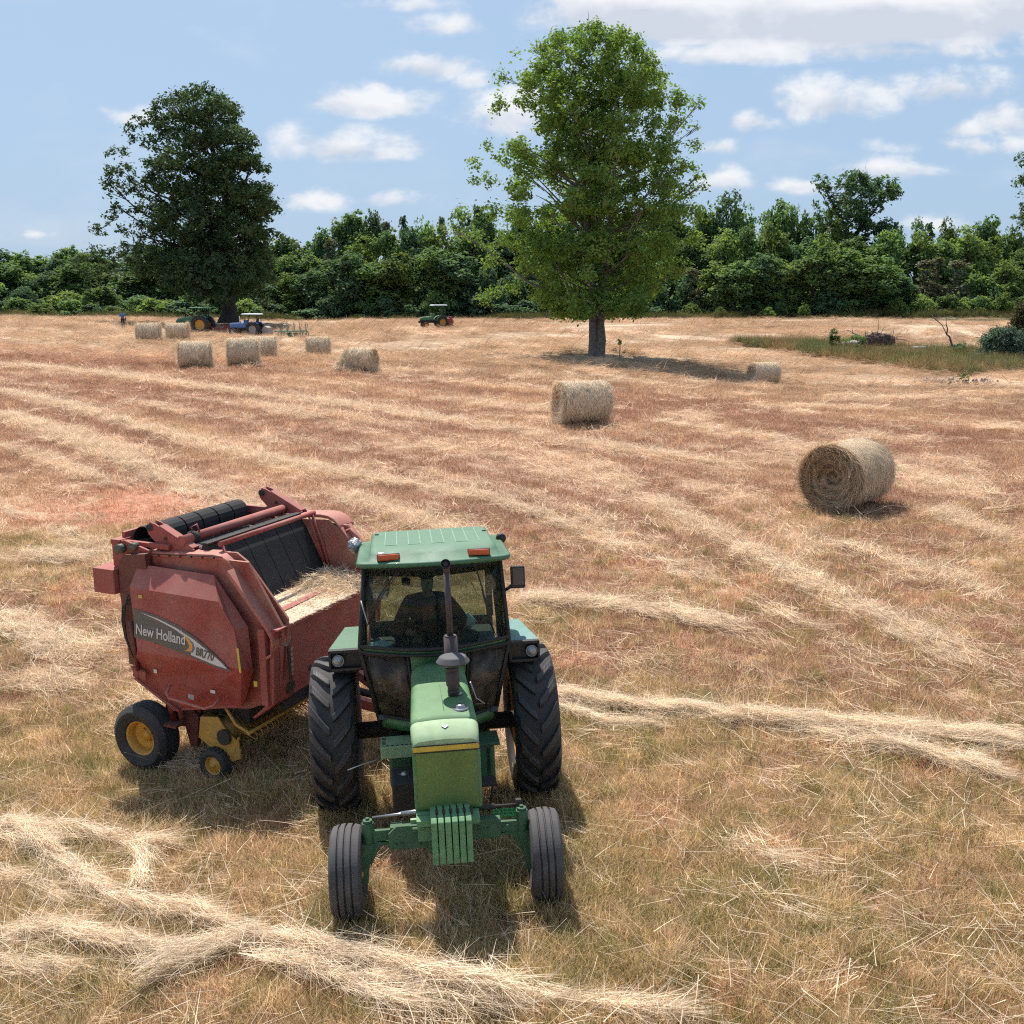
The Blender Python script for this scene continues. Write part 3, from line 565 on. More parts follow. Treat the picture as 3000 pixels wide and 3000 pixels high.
# green and olive grass coming through near the camera
x, y = wedge(42000, 5.0, 26, 1.3, .60, 1.5); k = keep_off(x, y); x, y = x[k], y[k]; f = fields(x, y); k = rng.random(len(x)) < (.22 + .78 * f[1]) * (1 - .75 * f[2]) ; x, y = x[k], y[k]; f = [q[k] for q in f]
pal = np.array([[.46, .36, .15], [.27, .27, .09], [.74, .55, .31], [.80, .58, .36]]); pi = rng.choice(4, len(x), p=[.22, .14, .34, .30]); c = pal[pi] * (.7 + .7 * rng.random(len(x)))[:, None]
s = .5 + .6 * rng.random(len(x)) ** 1.6; aw = rng.random(420) * 6.28; wi = rng.integers(0, 4, 420); wc = np.array([tr_world(a, b, 0)[:2] for a, b in ((-1.12, 0), (1.12, 0), (-.9, -2.57), (.9, -2.57))]); rx = np.array([.33, .33, .22, .22])[wi] + .06 * rng.random(420); ry = np.array([.50, .50, .27, .27])[wi] + .08 * rng.random(420)
x = np.r_[x, wc[wi, 0] + rx * np.cos(aw)]; y = np.r_[y, wc[wi, 1] + ry * np.sin(aw)]; s = np.r_[s, .8 + .5 * rng.random(420)]; c = np.vstack([c, pal[rng.choice(4, 420, p=[.3, .2, .3, .2])] * (.7 + .5 * rng.random(420))[:, None]])
scatter('grass_regrowth', K_GRASS, x, y, rng.random(len(x)) * 6.28, s, c, label='olive and brown grass growing up between the cut stems')
# loose straw lying everywhere, thicker on the pale strips
x, y = wedge(60000, 5.0, 62, 1.3); f = fields(x, y); k = (rng.random(len(x)) < (.015 + .85 * f[0] ** 1.5) * (1 - .6 * sstep(17, 10, y))) & keep_off(x, y); x, y = x[k], y[k]; f = [q[k] for q in f]
c = (C_STRAW * (.78 + .36 * rng.random(len(x)))[:, None]) * np.array([1, .985, .95]); s = (.7 + .5 * rng.random(len(x))) * (1 + y / 40)
scatter('loose_straw', K_STRAW, x, y, f[4] + rng.normal(size=len(x)) * .55, s, c, dz=.035, label='loose pale straw lying in rows on the stubble')
# single long straws thrown about near the camera
x, y = wedge(1500, 5.0, 30, 1.0); k = keep_off(x, y); x, y = x[k], y[k]; th_ = rowdir(x, y)
scatter('scattered_straw', K_FEW, x, y, th_ + rng.normal(size=len(x)) * .8, .7 + .6 * rng.random(len(x)), np.array([.93, .76, .56]) * (.62 + .40 * rng.random(len(x)))[:, None], dz=.05, label='single long straws scattered over the near stubble')
# windrows of cut hay
xs, ys, rz, hs, wt = [], [], [], [], []
for Q, w_, s_ in HQ:
    d = np.diff(Q, axis=0); a = np.arctan2(d[:, 1], d[:, 0]); Ln = np.linalg.norm(d, axis=1).sum(); n_ = int(Ln * (w_ + .06) * 210 * s_)
    i = rng.integers(0, len(d), n_); tt = rng.random(n_)[:, None]; off = np.clip(rng.normal(size=n_) * w_ * .50, -w_ * 1.5, w_ * 1.5); P = Q[i] * (1 - tt) + Q[i + 1] * tt + np.stack([-np.sin(a[i]), np.cos(a[i])], 1) * off[:, None]
    P += (fbm(P[:, 0] * 1.7, P[:, 1] * 1.7, 2)[:, None] - .5) * w_ * .9
    xs.append(P[:, 0]); ys.append(P[:, 1]); rz.append(a[i] + rng.normal(size=n_) * .22); hs.append(.20 * s_ * np.exp(-(off / (w_ * .8)) ** 2) * rng.random(n_) * (.4 + fbm(P[:, 0] * 1.3 + 5, P[:, 1] * 1.3, 2))); wt.append(np.full(n_, s_))
xs, ys, rz, hs = map(np.concatenate, (xs, ys, rz, hs)); k = keep_off(xs, ys); xs, ys, rz, hs = xs[k], ys[k], rz[k], hs[k]
c = np.array([.97, .80, .60]) * (.74 + .30 * rng.random(len(xs)))[:, None]
scatter('hay_windrow', K_HEAVY, xs, ys, rz, .60 + .5 * rng.random(len(xs)), c, z=ground(xs, ys) + hs, label='twisted windrows of pale cut hay left on the field')
xs, ys, rz, hs = [], [], [], []
for Q, w_, s_, t_ in SQ:
    if t_ <= 0: continue
    d = np.diff(Q, axis=0); a = np.arctan2(d[:, 1], d[:, 0]); Ln = np.linalg.norm(d, axis=1).sum(); n_ = int(Ln * (w_ + .1) * 70 * t_)
    i = rng.integers(0, len(d), n_); tt = rng.random(n_)[:, None]; off = rng.normal(size=n_) * w_ * .6; P = Q[i] * (1 - tt) + Q[i + 1] * tt + np.stack([-np.sin(a[i]), np.cos(a[i])], 1) * off[:, None]
    xs.append(P[:, 0]); ys.append(P[:, 1]); rz.append(a[i] + rng.normal(size=n_) * .3); hs.append(.09 * t_ * rng.random(n_))
xs, ys, rz, hs = map(np.concatenate, (xs, ys, rz, hs)); c = np.array([.95, .78, .58]) * (.72 + .33 * rng.random(len(xs)))[:, None]
scatter('raked_hay', K_HEAVY, xs, ys, rz, .75 + .5 * rng.random(len(xs)) + ys / 80, c, z=ground(xs, ys) + hs, label='thin raked lines of hay across the slope')
# uncut tall grass on the right, below the fallen trees
PG = ground_at([p[0] for p in E_RIM], [p[1] for p in E_RIM])[:, :2]
def in_poly(P, x, y):
    k = np.zeros(len(x), bool)
    for (x1, y1), (x2, y2) in zip(P, np.roll(P, -1, 0)): k ^= ((y1 > y) != (y2 > y)) & (x < (x2 - x1) * (y - y1) / (y2 - y1 + 1e-12) + x1)
    return k
lo, hi = PG.min(0), PG.max(0); n_ = int((hi - lo).prod() * 9); x = lo[0] + rng.random(n_) * (hi[0] - lo[0] + 12); y = lo[1] + rng.random(n_) * (hi[1] - lo[1]); k = in_poly(np.vstack([PG]), x, y) | ((x > hi[0] - 1) & (y < hi[1] - 6)); x, y = x[k][:30000], y[k][:30000]
mixg = sstep(.4, .65, fbm(x * .5, y * .5, 3))[:, None]; c = (np.array([.20, .20, .085]) * (1 - mixg) + np.array([.34, .235, .11]) * mixg) * (.65 + .7 * rng.random(len(x)))[:, None]
scatter('tall_grass', K_TALL, x, y, rng.random(len(x)) * 6.28, .75 + .5 * rng.random(len(x)), c, label='uncut green and brown tall grass around the fallen trees')
# weeds at the foot of the wood
x = (rng.random(9000) * 2 - 1) * 85; y = 141 + rng.random(9000) * 6; k = np.abs(x) < 82; x, y = x[k], y[k]; c = np.array([.13, .135, .05]) * (.5 + .9 * rng.random(len(x)))[:, None] + np.array([.08, .05, .02]) * sstep(.5, .7, fbm(x * .2, y * .2, 2))[:, None]
scatter('wood_edge_weeds', K_TALL, x, y, rng.random(len(x)) * 6.28, (.5 + .5 * rng.random(len(x))) * (.1 + 1.3 * sstep(.35, .7, fbm(x * .15, y * .3, 3))), c, label='weeds and rough grass along the foot of the wood')
# ------------------------------------------------------------------ the cab tractor in front; local x = right of photo, -y = forward (towards the camera)
tr = empty('tractor', TRL, (0, 0, 0), 'green cab tractor with front suitcase weights pulling the red round baler', 'tractor')
tr.rotation_euler = _q.to_euler()
def rear_tyre_lugs(R, w, n=19, hand=1):
    m = MB(); hw = w / 2
    for side in (-1, 1):
        for k in range(n):
            a0 = 2 * math.pi * (k + (.5 if side > 0 else 0)) / n; secs = []
            for i in range(7):
                t = i / 6; s = side * (.015 + (hw + .006 - .015) * t)  # across the tread
                ang = a0 + hand * (.34 * t ** 1.25); th = (.074 + .045 * t) / R / 2; crown = R - .045 * (abs(s) / hw) ** 2.6
                base = R - .055 - .06 * (abs(s) / hw) ** 3; drop = .0 if t < .99 else .05
                def P(rr, q): return (s, -rr * math.cos(q), rr * math.sin(q))
                secs.append([P(base, ang - th * 1.35), P(crown - drop, ang - th), P(crown - drop, ang + th), P(base, ang + th * 1.35)])
            m.loft(secs, False)
    return m
def tyre_profile(R, r0, w, crown=.03, bulge=.02):
    h = w / 2
    return [(r0, -h * .78), (r0 + .02, -h * .92), (r0 + (R - r0) * .45, -h - bulge), (R - .10, -h - bulge * .3), (R - .055 - crown, -h * .95), (R - .05 - crown * .4, -h * .7), (R - .05, 0),
            (R - .05 - crown * .4, h * .7), (R - .055 - crown, h * .95), (R - .10, h + bulge * .3), (r0 + (R - r0) * .45, h + bulge), (r0 + .02, h * .92), (r0, h * .78)]
for sx in (-1, 1):
    R, r0, wd = .875, .50, .47; cx = sx * 1.113
    rim = MB(); rim.lathe([(r0 + .01, -.19), (r0 - .02, -.16), (r0 - .05, -.10), (r0 - .06, .0), (r0 - .05, .10), (r0 - .02, .16), (r0 + .01, .19)])
    rim.lathe([(r0 - .055, sx * .06), (.30, sx * .10), (.20, sx * .02), (.12, sx * .0), (.11, sx * .10), (.0, sx * .10)])
    for k in range(8): q = k * math.pi / 4; rim.cyl((sx * .02, .155 * math.cos(q), .155 * math.sin(q)), (sx * .05, .155 * math.cos(q), .155 * math.sin(q)), .016, 8)
    ro = rim.build('rear_wheel', M['wheel_yellow'], tr); ro.location = (cx, 0, R)
    ty = MB(); ty.lathe(tyre_profile(R, r0, wd), n=96); to = ty.build('tyre', M['rubber'], ro)
    rear_tyre_lugs(R, wd).build('tread_lugs', M['rubber_tread'], ro, bevel=.008)
    # front ribbed wheel
    R2, r2, w2 = .425, .205, .272; cx = sx * .90
    rim = MB(); rim.lathe([(r2 + .005, -.10), (r2 - .015, -.08), (r2 - .03, 0), (r2 - .015, .08), (r2 + .005, .10)]); rim.lathe([(r2 - .03, sx * .02), (.12, sx * .05), (.07, sx * .05), (.06, sx * .11), (0, sx * .11)])
    rim.lathe([(.08, -sx * .02), (.075, -sx * .14), (0, -sx * .14)])
    fo_ = rim.build('front_wheel', M['wheel_yellow'], tr); fo_.location = (cx, -2.568, R2); fo_.rotation_euler = (0, 0, -.04)
    prof = []; h = w2 / 2
    ribs = [-.122, -.070, -.052, -.009, .009, .052, .070, .122]
    prof += [(r2, -h * .75), (r2 + .02, -h * .9), (r2 + .10, -h - .012), (R2 - .055, -h - .004)]
    for i, xx in enumerate(ribs):
        rr = R2 - .030 * (abs(xx) / h) ** 2.2 * 1.0
        if i in (1, 3, 5): prof += [(rr, xx), (rr - .024, xx + .003)]
        elif i in (2, 4, 6): prof += [(rr - .024, xx - .003), (rr, xx)]
        else: prof += [(rr, xx)]
    prof += [(R2 - .055, h + .004), (r2 + .10, h + .012), (r2 + .02, h * .9), (r2, h * .75)]
    ft = MB(); ft.lathe(prof, n=80, smooth=False); fto = ft.build('tyre', M['rubber_rib'], fo_)
    md = fto.modifiers.new('bevel', 'BEVEL'); md.width = .004; md.segments = 1; md.limit_method = 'ANGLE'; md.angle_limit = R_(40)
# chassis, engine and axles
m = MB(); m.span((-.17, -2.75, .62), (.19, -.3, .92)); m.box((.02, -1.35, 1.12), (.42, 1.5, .5)); m.box((.02, -.1, .82), (.55, .9, .6)); m.box((.02, -2.35, .90), (.34, .6, .16)); m.build('chassis', M['green_dark'], tr, bevel=.02)
m = MB(); m.cyl((-1.05, 0, .875), (1.05, 0, .875), .095, 20); m.cyl((-.55, 0, .875), (.58, 0, .875), .16, 20); m.box((0, 0, .95), (.5, .6, .5)); m.build('rear_axle', M['dark'], tr, bevel=.01)
m = MB(); m.box((0.02, -1.3, 1.18), (.34, 1.3, .34)); m.cyl((-.17, -2.2, 1.05), (-.17, -.9, 1.05), .05); m.box((.24, -1.6, 1.1), (.12, .7, .3)); m.build('engine', M['dark'], tr, bevel=.02)
m = MB(); m.span((-.50, -2.66, .69), (.02, -2.54, .845)); m.span((.02, -2.66, .665), (.50, -2.54, .84)); m.span((-.72, -2.63, .715), (-.46, -2.575, .815)); m.span((.46, -2.63, .70), (.72, -2.575, .80))
m.prism([(-.52, .66), (-.47, .655), (-.06, .64), (-.06, .86), (-.44, .87), (-.52, .80)], 'y', -2.70, -2.665)
for xx in (-.46, -.40, -.24): m.cyl((xx, -2.725, .70), (xx, -2.69, .70), .017, 8)
for k in range(5): m.cyl((.22 + k * .085, -2.672, .77 + .01 * (k % 2)), (.22 + k * .085, -2.655, .77 + .01 * (k % 2)), .016, 8)
m.build('front_axle', M['green_dark'], tr, bevel=.006)
for sx in (-1, 1):
    m = MB(); x0 = sx * .70; m.cyl((x0, -2.60, .70), (x0, -2.60, .89), .056, 20); m.cyl((x0, -2.60, .89), (x0, -2.60, .915), .045, 20); m.cyl((x0, -2.60, .915), (x0, -2.60, .935), .02, 8)
    m.prism([(sx * .645, .70), (sx * .76, .70), (sx * .79, .42), (sx * .80, .33), (sx * .72, .33), (sx * .71, .45)], 'y', -2.645, -2.555)
    m.prism([(sx * .46, .68), (sx * .66, .72), (sx * .70, .46), (sx * .65, .56), (sx * .60, .66)], 'y', -2.625, -2.575); m.cyl((sx * .76, -2.60, .425), (sx * .90, -2.60, .425), .04, 16)
    m.build('steering_knuckle', M['green_dark'], tr, bevel=.006)
m = MB(); m.cyl((-.66, -2.53, .90), (-.10, -2.53, .93), .013, 10); m.cyl((-.40, -2.53, .914), (-.12, -2.53, .93), .022, 12); m.build('tie_rod', M['steel'], tr)
m = MB(); m.cyl((.30, -2.50, .90), (.66, -2.53, .91), .015, 10); m.cyl((.22, -2.50, .895), (.46, -2.51, .905), .026, 12); m.box((.68, -2.545, .945), (.05, .05, .05)); m.build('steering_cylinder', M['dark'], tr)
m = MB(); m.box((-.19, -2.74, .87), (.13, .07, .26)); m.box((.245, -2.72, .90), (.11, .06, .1)); m.span((-.26, -2.9, .93), (.30, -2.6, .985)); m.cyl((-.30, -2.80, .88), (-.1, -2.80, .88), .012, 8); m.build('weight_bracket', M['green_wt'], tr, bevel=.006)
m = MB(); m.box((-.28, -2.62, .87), (.07, .04, .05)); m.build('axle_clamp', M['green_pale'], tr, bevel=.004)
for k in range(6): # suitcase weights: hooked top with a hand hole, deep flat body
    xx = -.135 + k * .0605; m = MB(); poly = [(-3.06, .645), (-2.86, .63), (-2.82, .70), (-2.82, .93), (-2.78, .98), (-2.70, .99), (-2.70, 1.045), (-2.80, 1.06), (-3.03, 1.055), (-3.07, 1.03)]
    m.prism(poly, 'x', xx, xx + .051); wo = m.build('suitcase_weight', M['green_wt'], tr, bevel=.007)
    h = MB(); h.box((xx + .056, -2.90, 1.05), (.024, .09, .03)); h.build('handle_slot', M['black'], wo)
# hood
def hood_ring(y, zt, x0, x1, zb, r):
    pts = [(x0, y, zb)]; 
    for i in range(7): q = math.pi - i * math.pi / 12; pts.append((x0 + r + r * math.cos(q), y, zt - r * .75 + r * .75 * math.sin(q)))
    for i in range(1, 6): t = i / 6; pts.append((x0 + r + (x1 - x0 - 2 * r) * t, y, zt + .012 * math.sin(math.pi * t)))
    for i in range(7): q = math.pi / 2 - i * math.pi / 12; pts.append((x1 - r + r * math.cos(q), y, zt - r * .75 + r * .75 * math.sin(q)))
    return pts + [(x1, y, zb)]
m = MB(); rings = [hood_ring(y, zt, a, b, zb, r) for y, zt, a, b, zb, r in ((-1.02, 1.885, -.235, .305, 1.25, .12), (-1.2, 1.88, -.24, .315, 1.22, .11), (-1.8, 1.835, -.252, .325, 1.16, .09), (-2.2, 1.80, -.262, .335, 1.08, .08), (-2.40, 1.775, -.266, .34, 1.05, .075), (-2.50, 1.745, -.266, .34, 1.03, .07))]
m.loft(rings, True); hood = m.build('hood', M['green'], tr)
m = MB(); rings = [hood_ring(y, zt, a, b, zb, r) for y, zt, a, b, zb, r in ((-2.495, 1.752, -.271, .345, 1.60, .075), (-2.56, 1.735, -.270, .344, 1.60, .075), (-2.66, 1.69, -.262, .336, 1.60, .08), (-2.715, 1.64, -.250, .324, 1.60, .07))]
m.loft(rings, True); nose = m.build('hood_nose', M['green_pale'], tr, bevel=.01)
m = MB(); m.prism([(-.268, .985), (.342, .985), (.342, 1.54), (.333, 1.597), (-.259, 1.597), (-.268, 1.54)], 'y', -2.715, -2.42); gr = m.build('grille_shell', M['green'], tr, bevel=.03, seg=4)
m = MB(); m.span((-.235, -2.722, 1.02), (.309, -2.716, 1.535)); m.build('grille_screen', mat('grille_screen_green', (.105, .165, .035), .55, dust=.25, dustcol=(.30, .34, .12), var=.12, scale=3, bump=.2), gr, bevel=.02)
m = MB(); m.span((-.256, -2.724, 1.548), (.330, -2.70, 1.598)); yb = m.build('yellow_band', M['yellow'], gr, bevel=.003)
m = MB(); m.span((-.262, -2.727, 1.541), (.336, -2.70, 1.548)); m.span((-.262, -2.727, 1.598), (.336, -2.70, 1.604)); m.build('band_trim', M['black_trim'], gr)
m = MB(); m.prism([(0, -.03), (.032, 0), (.02, .02), (0, .008), (-.02, .02), (-.032, 0)], 'z', 0, .012); bo = m.build('badge', mat('badge_grey', (.12, .16, .19), .4, metal=.5), nose); bo.location = (.04, -2.60, 1.725); bo.rotation_euler = (.35, 0, 0)
# seam down the hood
m = MB(); m.box((.035, -1.7, 1.8525), (.004, 1.2, .004), rot=(-.062, 0, 0)); m.build('hood_seam', M['green_dark'], hood)
# filler cap and breather
m = MB(); m.lathe([(0, .03), (.035, .03), (.042, .018), (.045, 0), (.075, .0), (.078, -.012)], 'z', n=28); c_ = m.build('filler_cap', M['steel'], tr); c_.location = (.20, -2.30, 1.80)
m = MB(); m.lathe([(0, .015), (.022, .015), (.03, 0)], 'z', n=16); c_ = m.build('drain_cap', M['steel'], tr); c_.location = (.21, -1.98, 1.832)
# exhaust and air intake
m = MB(); m.cyl((.165, -1.72, 1.80), (.163, -1.72, 2.33), .066, 28); m.cyl((.163, -1.72, 2.33), (.163, -1.72, 2.345), .060, 28)
m.cyl((.163, -1.72, 2.34), (.158, -1.72, 2.98), .031, 20); m.tube([(.158, -1.72, 2.97), (.157, -1.73, 3.01), (.155, -1.75, 3.045), (.15, -1.80, 3.07)], .033, 20); ex = m.build('exhaust_stack', M['stack'], tr)
m = MB(); m.lathe([(.042, -.01), (.046, -.01), (.046, .02), (.030, .02), (.030, -.0), (0, 0)], 'y', n=24); c_ = m.build('stack_mouth', M['black'], ex); c_.location = (.15, -1.815, 3.07); c_.rotation_euler = (-.5, 0, 0)
m = MB(); m.cyl((.155, -1.99, 1.80), (.155, -1.99, 2.16), .052, 28); m.cyl((.155, -1.99, 1.86), (.155, -1.99, 1.875), .056, 28); m.cyl((.155, -1.99, 2.06), (.155, -1.99, 2.10), .058, 28); m.lathe([(.06, 0), (.10, -.004), (.10, .0)], 'z', (.155, -1.99, 1.815), 28); it = m.build('air_intake', M['stack'], tr)
m = MB(); m.lathe([(.05, -.012), (.120, .0), (.158, .022), (.160, .034), (.130, .078), (.118, .086), (.0, .090)], 'z', (.165, -1.99, 2.125), 56, smooth=False); m.build('pre_cleaner', mat('precleaner_grey', (.05, .05, .055), .55, dust=.4, dustcol=(.2, .19, .19), scale=12), it)
m = MB(); m.tube([(.33, -1.85, 1.90), (.38, -1.8, 1.72), (.46, -1.8, 1.66), (.33, -1.7, 1.62)], .008, 6); m.build('handle', M['steel'], tr)
# cab
for sx, xt, xb, xl in ((-1, -.665, -.765, -.60), (1, .765, .835, .655)):
    m = MB(); m.tube([(xt, -.70, 2.93), (xb, -.62, 2.02), (xb - sx * .0, -.62, 1.98), (xl, -.60, 1.16)], .026, 8); m.tube([(xt, .46, 2.93), (xb, .52, 1.95), (xb, .54, 1.30)], .035, 8)
    m.tube([(xt + sx * .01, -.1, 2.93), (xb, 0, 1.95), (xl + sx * .05, 0, 1.15)], .018, 8); m.tube([(xb, -.62, 2.0), (xb, .52, 2.0)], .02, 8)
    fr = m.build('cab_side_frame', M['black_trim'], tr)
arc = lambda t, x0, x1, y0, bow: (x0 + (x1 - x0) * t, y0 - bow * math.sin(math.pi * t))
def wind(z0, z1, xa, xb, xc, xd, y0, y1, bow, t0=0, t1=1, n=14, th=.006):
    """curved pane between a lower arc (xa..xb) and an upper arc (xc..xd), with thickness"""
    mm = MB(); rings = []
    for i in range(n + 1):
        t = t0 + (t1 - t0) * i / n; a = arc(t, xa, xb, y0, bow); b = arc(t, xc, xd, y1, bow * .8); rings.append([(a[0], a[1], z0), (b[0], b[1], z1), (b[0], b[1] + th, z1), (a[0], a[1] + th, z0)])
    return mm.loft(rings, True)
ws = wind(2.03, 2.86, -.755, .825, -.655, .755, -.64, -.72, .33).build('windshield', M['glass'], tr)
def arc_tube(z, xa, xb, y0, bow, r, name, mt_, par, t0=0, t1=1):
    mm = MB(); mm.tube([(*arc(t0 + (t1 - t0) * i / 16, xa, xb, y0, bow), z) for i in range(17)], r, 8); return mm.build(name, mt_, par)
arc_tube(2.02, -.76, .83, -.64, .335, .022, 'windshield_seal', M['black_trim'], fr)
arc_tube(1.955, -.755, .825, -.64, .335, .016, 'lower_seal', M['black_trim'], fr)
m = wind(1.965, 2.01, -.75, .82, -.75, .82, -.63, -.63, .32, th=.03); m.build('cowl_band', M['green'], tr)
m = wind(2.80, 2.95, -.66, .76, -.655, .755, -.71, -.71, .27, th=.05); m.build('header', M['black_trim'], fr)
for (t0, t1) in ((.0, .31), (.72, 1.0)):
    xa, xb, xc, xd = -.60, .665, -.75, .82
    pn = wind(1.25, 1.93, xa, xb, xc, xd, -.60, -.64, .33, t0 + .01, t1 - .01, 8).build('lower_window', M['glass_brown'], tr)
    mm = MB(); a = [(*arc(t0 + (t1 - t0) * i / 8, xa, xb, -.605, .335), 1.235) for i in range(9)]; b = [(*arc(t0 + (t1 - t0) * i / 8, xc, xd, -.645, .335 * .8), 1.935) for i in range(9)]
    mm.tube(a + b[::-1] + [a[0]], .015, 6); mm.build('window_seal', M['black_trim'], pn)
m = wind(1.10, 1.235, -.575, .64, -.60, .665, -.60, -.60, .33, th=.03); m.loft([[(*arc(t, -.60, .665, -.60, .33), 1.235), (*arc(t, -.75, .82, -.64, .28), 1.95), (arc(t, -.75, .82, -.64, .28)[0], arc(t, -.75, .82, -.64, .28)[1] + .03, 1.95), (arc(t, -.60, .665, -.60, .33)[0], arc(t, -.60, .665, -.60, .33)[1] + .03, 1.235)] for t in (.325, .4, .5, .6, .705)])
m.build('cab_front_panel', M['green'], tr)
for sx, xt, xb, xl in ((-1, -.672, -.772, -.62), (1, .772, .842, .675)):
    mm = MB(); mm.loft([[(xb, -.60, 2.02), (xt, -.68, 2.9), (xt, -.12, 2.9), (xb, -.02, 2.02)], [(xb - sx * .006, -.60, 2.02), (xt - sx * .006, -.68, 2.9), (xt - sx * .006, -.12, 2.9), (xb - sx * .006, -.02, 2.02)]])
    mm.loft([[(xb, .03, 2.02), (xt, -.06, 2.9), (xt, .43, 2.9), (xb, .49, 2.02)], [(xb - sx * .006, .03, 2.02), (xt - sx * .006, -.06, 2.9), (xt - sx * .006, .43, 2.9), (xb - sx * .006, .49, 2.02)]]); mm.build('side_window', M['glass'], tr)
    mm = MB(); mm.loft([[(xl, -.58, 1.2), (xb, -.60, 1.97), (xb, .0, 1.97), (xl, 0, 1.2)], [(xl - sx * .02, -.58, 1.2), (xb - sx * .02, -.60, 1.97), (xb - sx * .02, .0, 1.97), (xl - sx * .02, 0, 1.2)]]); mm.build('door_lower', M['glass_brown'], tr)
m = MB(); m.box((.035, .50, 2.42), (1.28, .006, .80)); m.build('rear_window', M['glass'], tr)
m = MB(); m.box((.035, .51, 1.72), (1.45, .04, .60)); m.box((.035, .51, 2.86), (1.42, .05, .12)); m.span((-.70, .49, 2.0), (-.62, .53, 2.82)); m.span((.69, .49, 2.0), (.77, .53, 2.82)); m.build('cab_rear_panel', M['interior'], tr, bevel=.01)
m = MB(); m.box((.035, 0, 1.22), (1.3, 1.3, .05)); m.build('cab_floor', M['interior'], tr)
m = MB(); m.span((.33, -.1, 1.3), (.74, .48, 1.92)); m.build('side_console', M['interior'], tr, bevel=.05); m = MB(); m.span((-.70, .1, 1.3), (-.40, .48, 1.85)); m.build('side_console', M['interior'], tr, bevel=.05)
# roof: flat lip with a raised centre, open shoulder panels
def rr_ring(x0, x1, y0, y1, z, r, n=5, bow=0.0):
    pts = []
    for cx_, cy_, s0 in ((x1 - r, y1 - r, 0), (x0 + r, y1 - r, 1), (x0 + r, y0 + r, 2), (x1 - r, y0 + r, 3)):
        for i in range(n): q = (s0 + i / (n - 1)) * math.pi / 2; pts.append((cx_ + r * math.cos(q), cy_ + r * math.sin(q) - (bow * (1 - ((cx_ - .04) / .75) ** 2) if s0 >= 2 else 0), z))
    # extra points along the front edge so it can bow
    k = 3 * n; f = []
    for i in range(1, 8): t = i / 8; xx = x0 + r + (x1 - x0 - 2 * r) * t; f.append((xx, y0 - bow * (1 - ((xx - .04) / .75) ** 2), z))
    return pts[:k] + f + pts[k:]
m = MB(); m.loft([rr_ring(-.70, .83, -.90, .50, 2.905, .10, bow=.10), rr_ring(-.735, .865, -.94, .54, 2.92, .12, bow=.13), rr_ring(-.745, .875, -.95, .55, 2.955, .12, bow=.13), rr_ring(-.725, .855, -.93, .53, 2.972, .11, bow=.12), rr_ring(-.62, .75, -.90, .50, 2.972, .08, bow=.10),
                  rr_ring(-.605, .735, -.86, .49, 3.04, .08, bow=.07), rr_ring(-.585, .715, -.76, .47, 3.078, .10, bow=.04), rr_ring(-.55, .68, -.70, .44, 3.088, .10, bow=.03)], True); roof = m.build('roof', M['green_roof'], tr)
for k in range(9):
    m = MB(); x = -.44 + k * .126; m.box((x + .0, -.13, 3.0895), (.008, .98, .005)); m.build('roof_rib', mat('rib_pale', (.22, .33, .24), .5) if k == 0 else bpy.data.materials['rib_pale'], roof)
for k in range(4): m = MB(); m.box((-.375 + k * .252, -.62, 3.0895), (.126, .008, .005)); m.build('roof_rib', bpy.data.materials['rib_pale'], roof)
for x0, y0 in ((-.54, .20), (.67, .05)): m = MB(); m.cyl((x0, y0, 3.07), (x0, y0, 3.10), .022, 12); m.build('roof_plug', M['black'], roof)
for x0, yaw_ in ((-.405, .10), (.535, -.10)):
    m = MB(); m.box((0, 0, 0), (.235, .05, .075)); b_ = m.build('lamp_housing', M['black'], roof, bevel=.01); b_.location = (x0, -.925, 3.015); b_.rotation_euler = (-.12, 0, yaw_)
    m = MB(); m.box((0, -.02, 0), (.222, .04, .06)); b_ = m.build('amber_lamp', M['orange_lens'], roof, bevel=.012); b_.location = (x0, -.937, 3.015); b_.rotation_euler = (-.12, 0, yaw_)
for k, (x, y) in enumerate(((-.80, .30), (.90, .15))): # work lamps on the roof shoulders, the left one wrapped in plastic
    g = np.random.default_rng(k); m = MB(); rg = []
    for i in range(9):
        q = math.pi * i / 8; rg.append([(x + .085 * math.sin(q) * math.cos(a) * (.8 + .4 * g.random()), y - .13 * math.cos(q), 2.97 + .085 * math.sin(q) * math.sin(a) * (.8 + .4 * g.random())) for a in [2 * math.pi * j / 12 for j in range(12)]])
    if k == 0: m.loft(rg, False); m.build('wrapped_lamp', M['plastic_bag'], tr)
    else: m.lathe([(0, -.05), (.05, -.05), (.06, 0), (.05, .06), (0, .07)], 'y', (x - .03, y, 2.98), 20); m.build('work_lamp', M['black'], tr)
# wipers, mirror, grab handle
m = MB(); m.tube([(-.33, -.955, 2.86), (-.52, -.93, 2.62), (-.66, -.87, 2.30)], .009, 6); m.tube([(-.30, -.96, 2.87), (-.50, -.935, 2.60), (-.65, -.87, 2.31)], .006, 6); m.build('wiper_arm', M['dark'], tr)
m = MB(); m.tube([(-.72, -.80, 2.55), (-.655, -.87, 2.31), (-.665, -.86, 2.1)], .010, 6); m.build('wiper_blade', M['steel'], tr)
m = MB(); m.tube([(.50, -.93, 2.84), (.56, -.90, 2.60), (.66, -.86, 2.12)], .009, 6); m.tube([(.545, -.93, 2.62), (.60, -.91, 2.36), (.675, -.86, 2.10)], .006, 6); m.build('wiper_arm', M['dark'], tr)
m = MB(); m.tube([(.80, -.62, 2.52), (.86, -.66, 2.56), (.93, -.68, 2.62)], .018, 8); ma = m.build('mirror_arm', M['black'], tr)
m = MB(); m.box((.955, -.70, 2.68), (.155, .035, .245), rot=(0, 0, -.1)); mi = m.build('mirror', M['black'], tr, bevel=.025, seg=3)
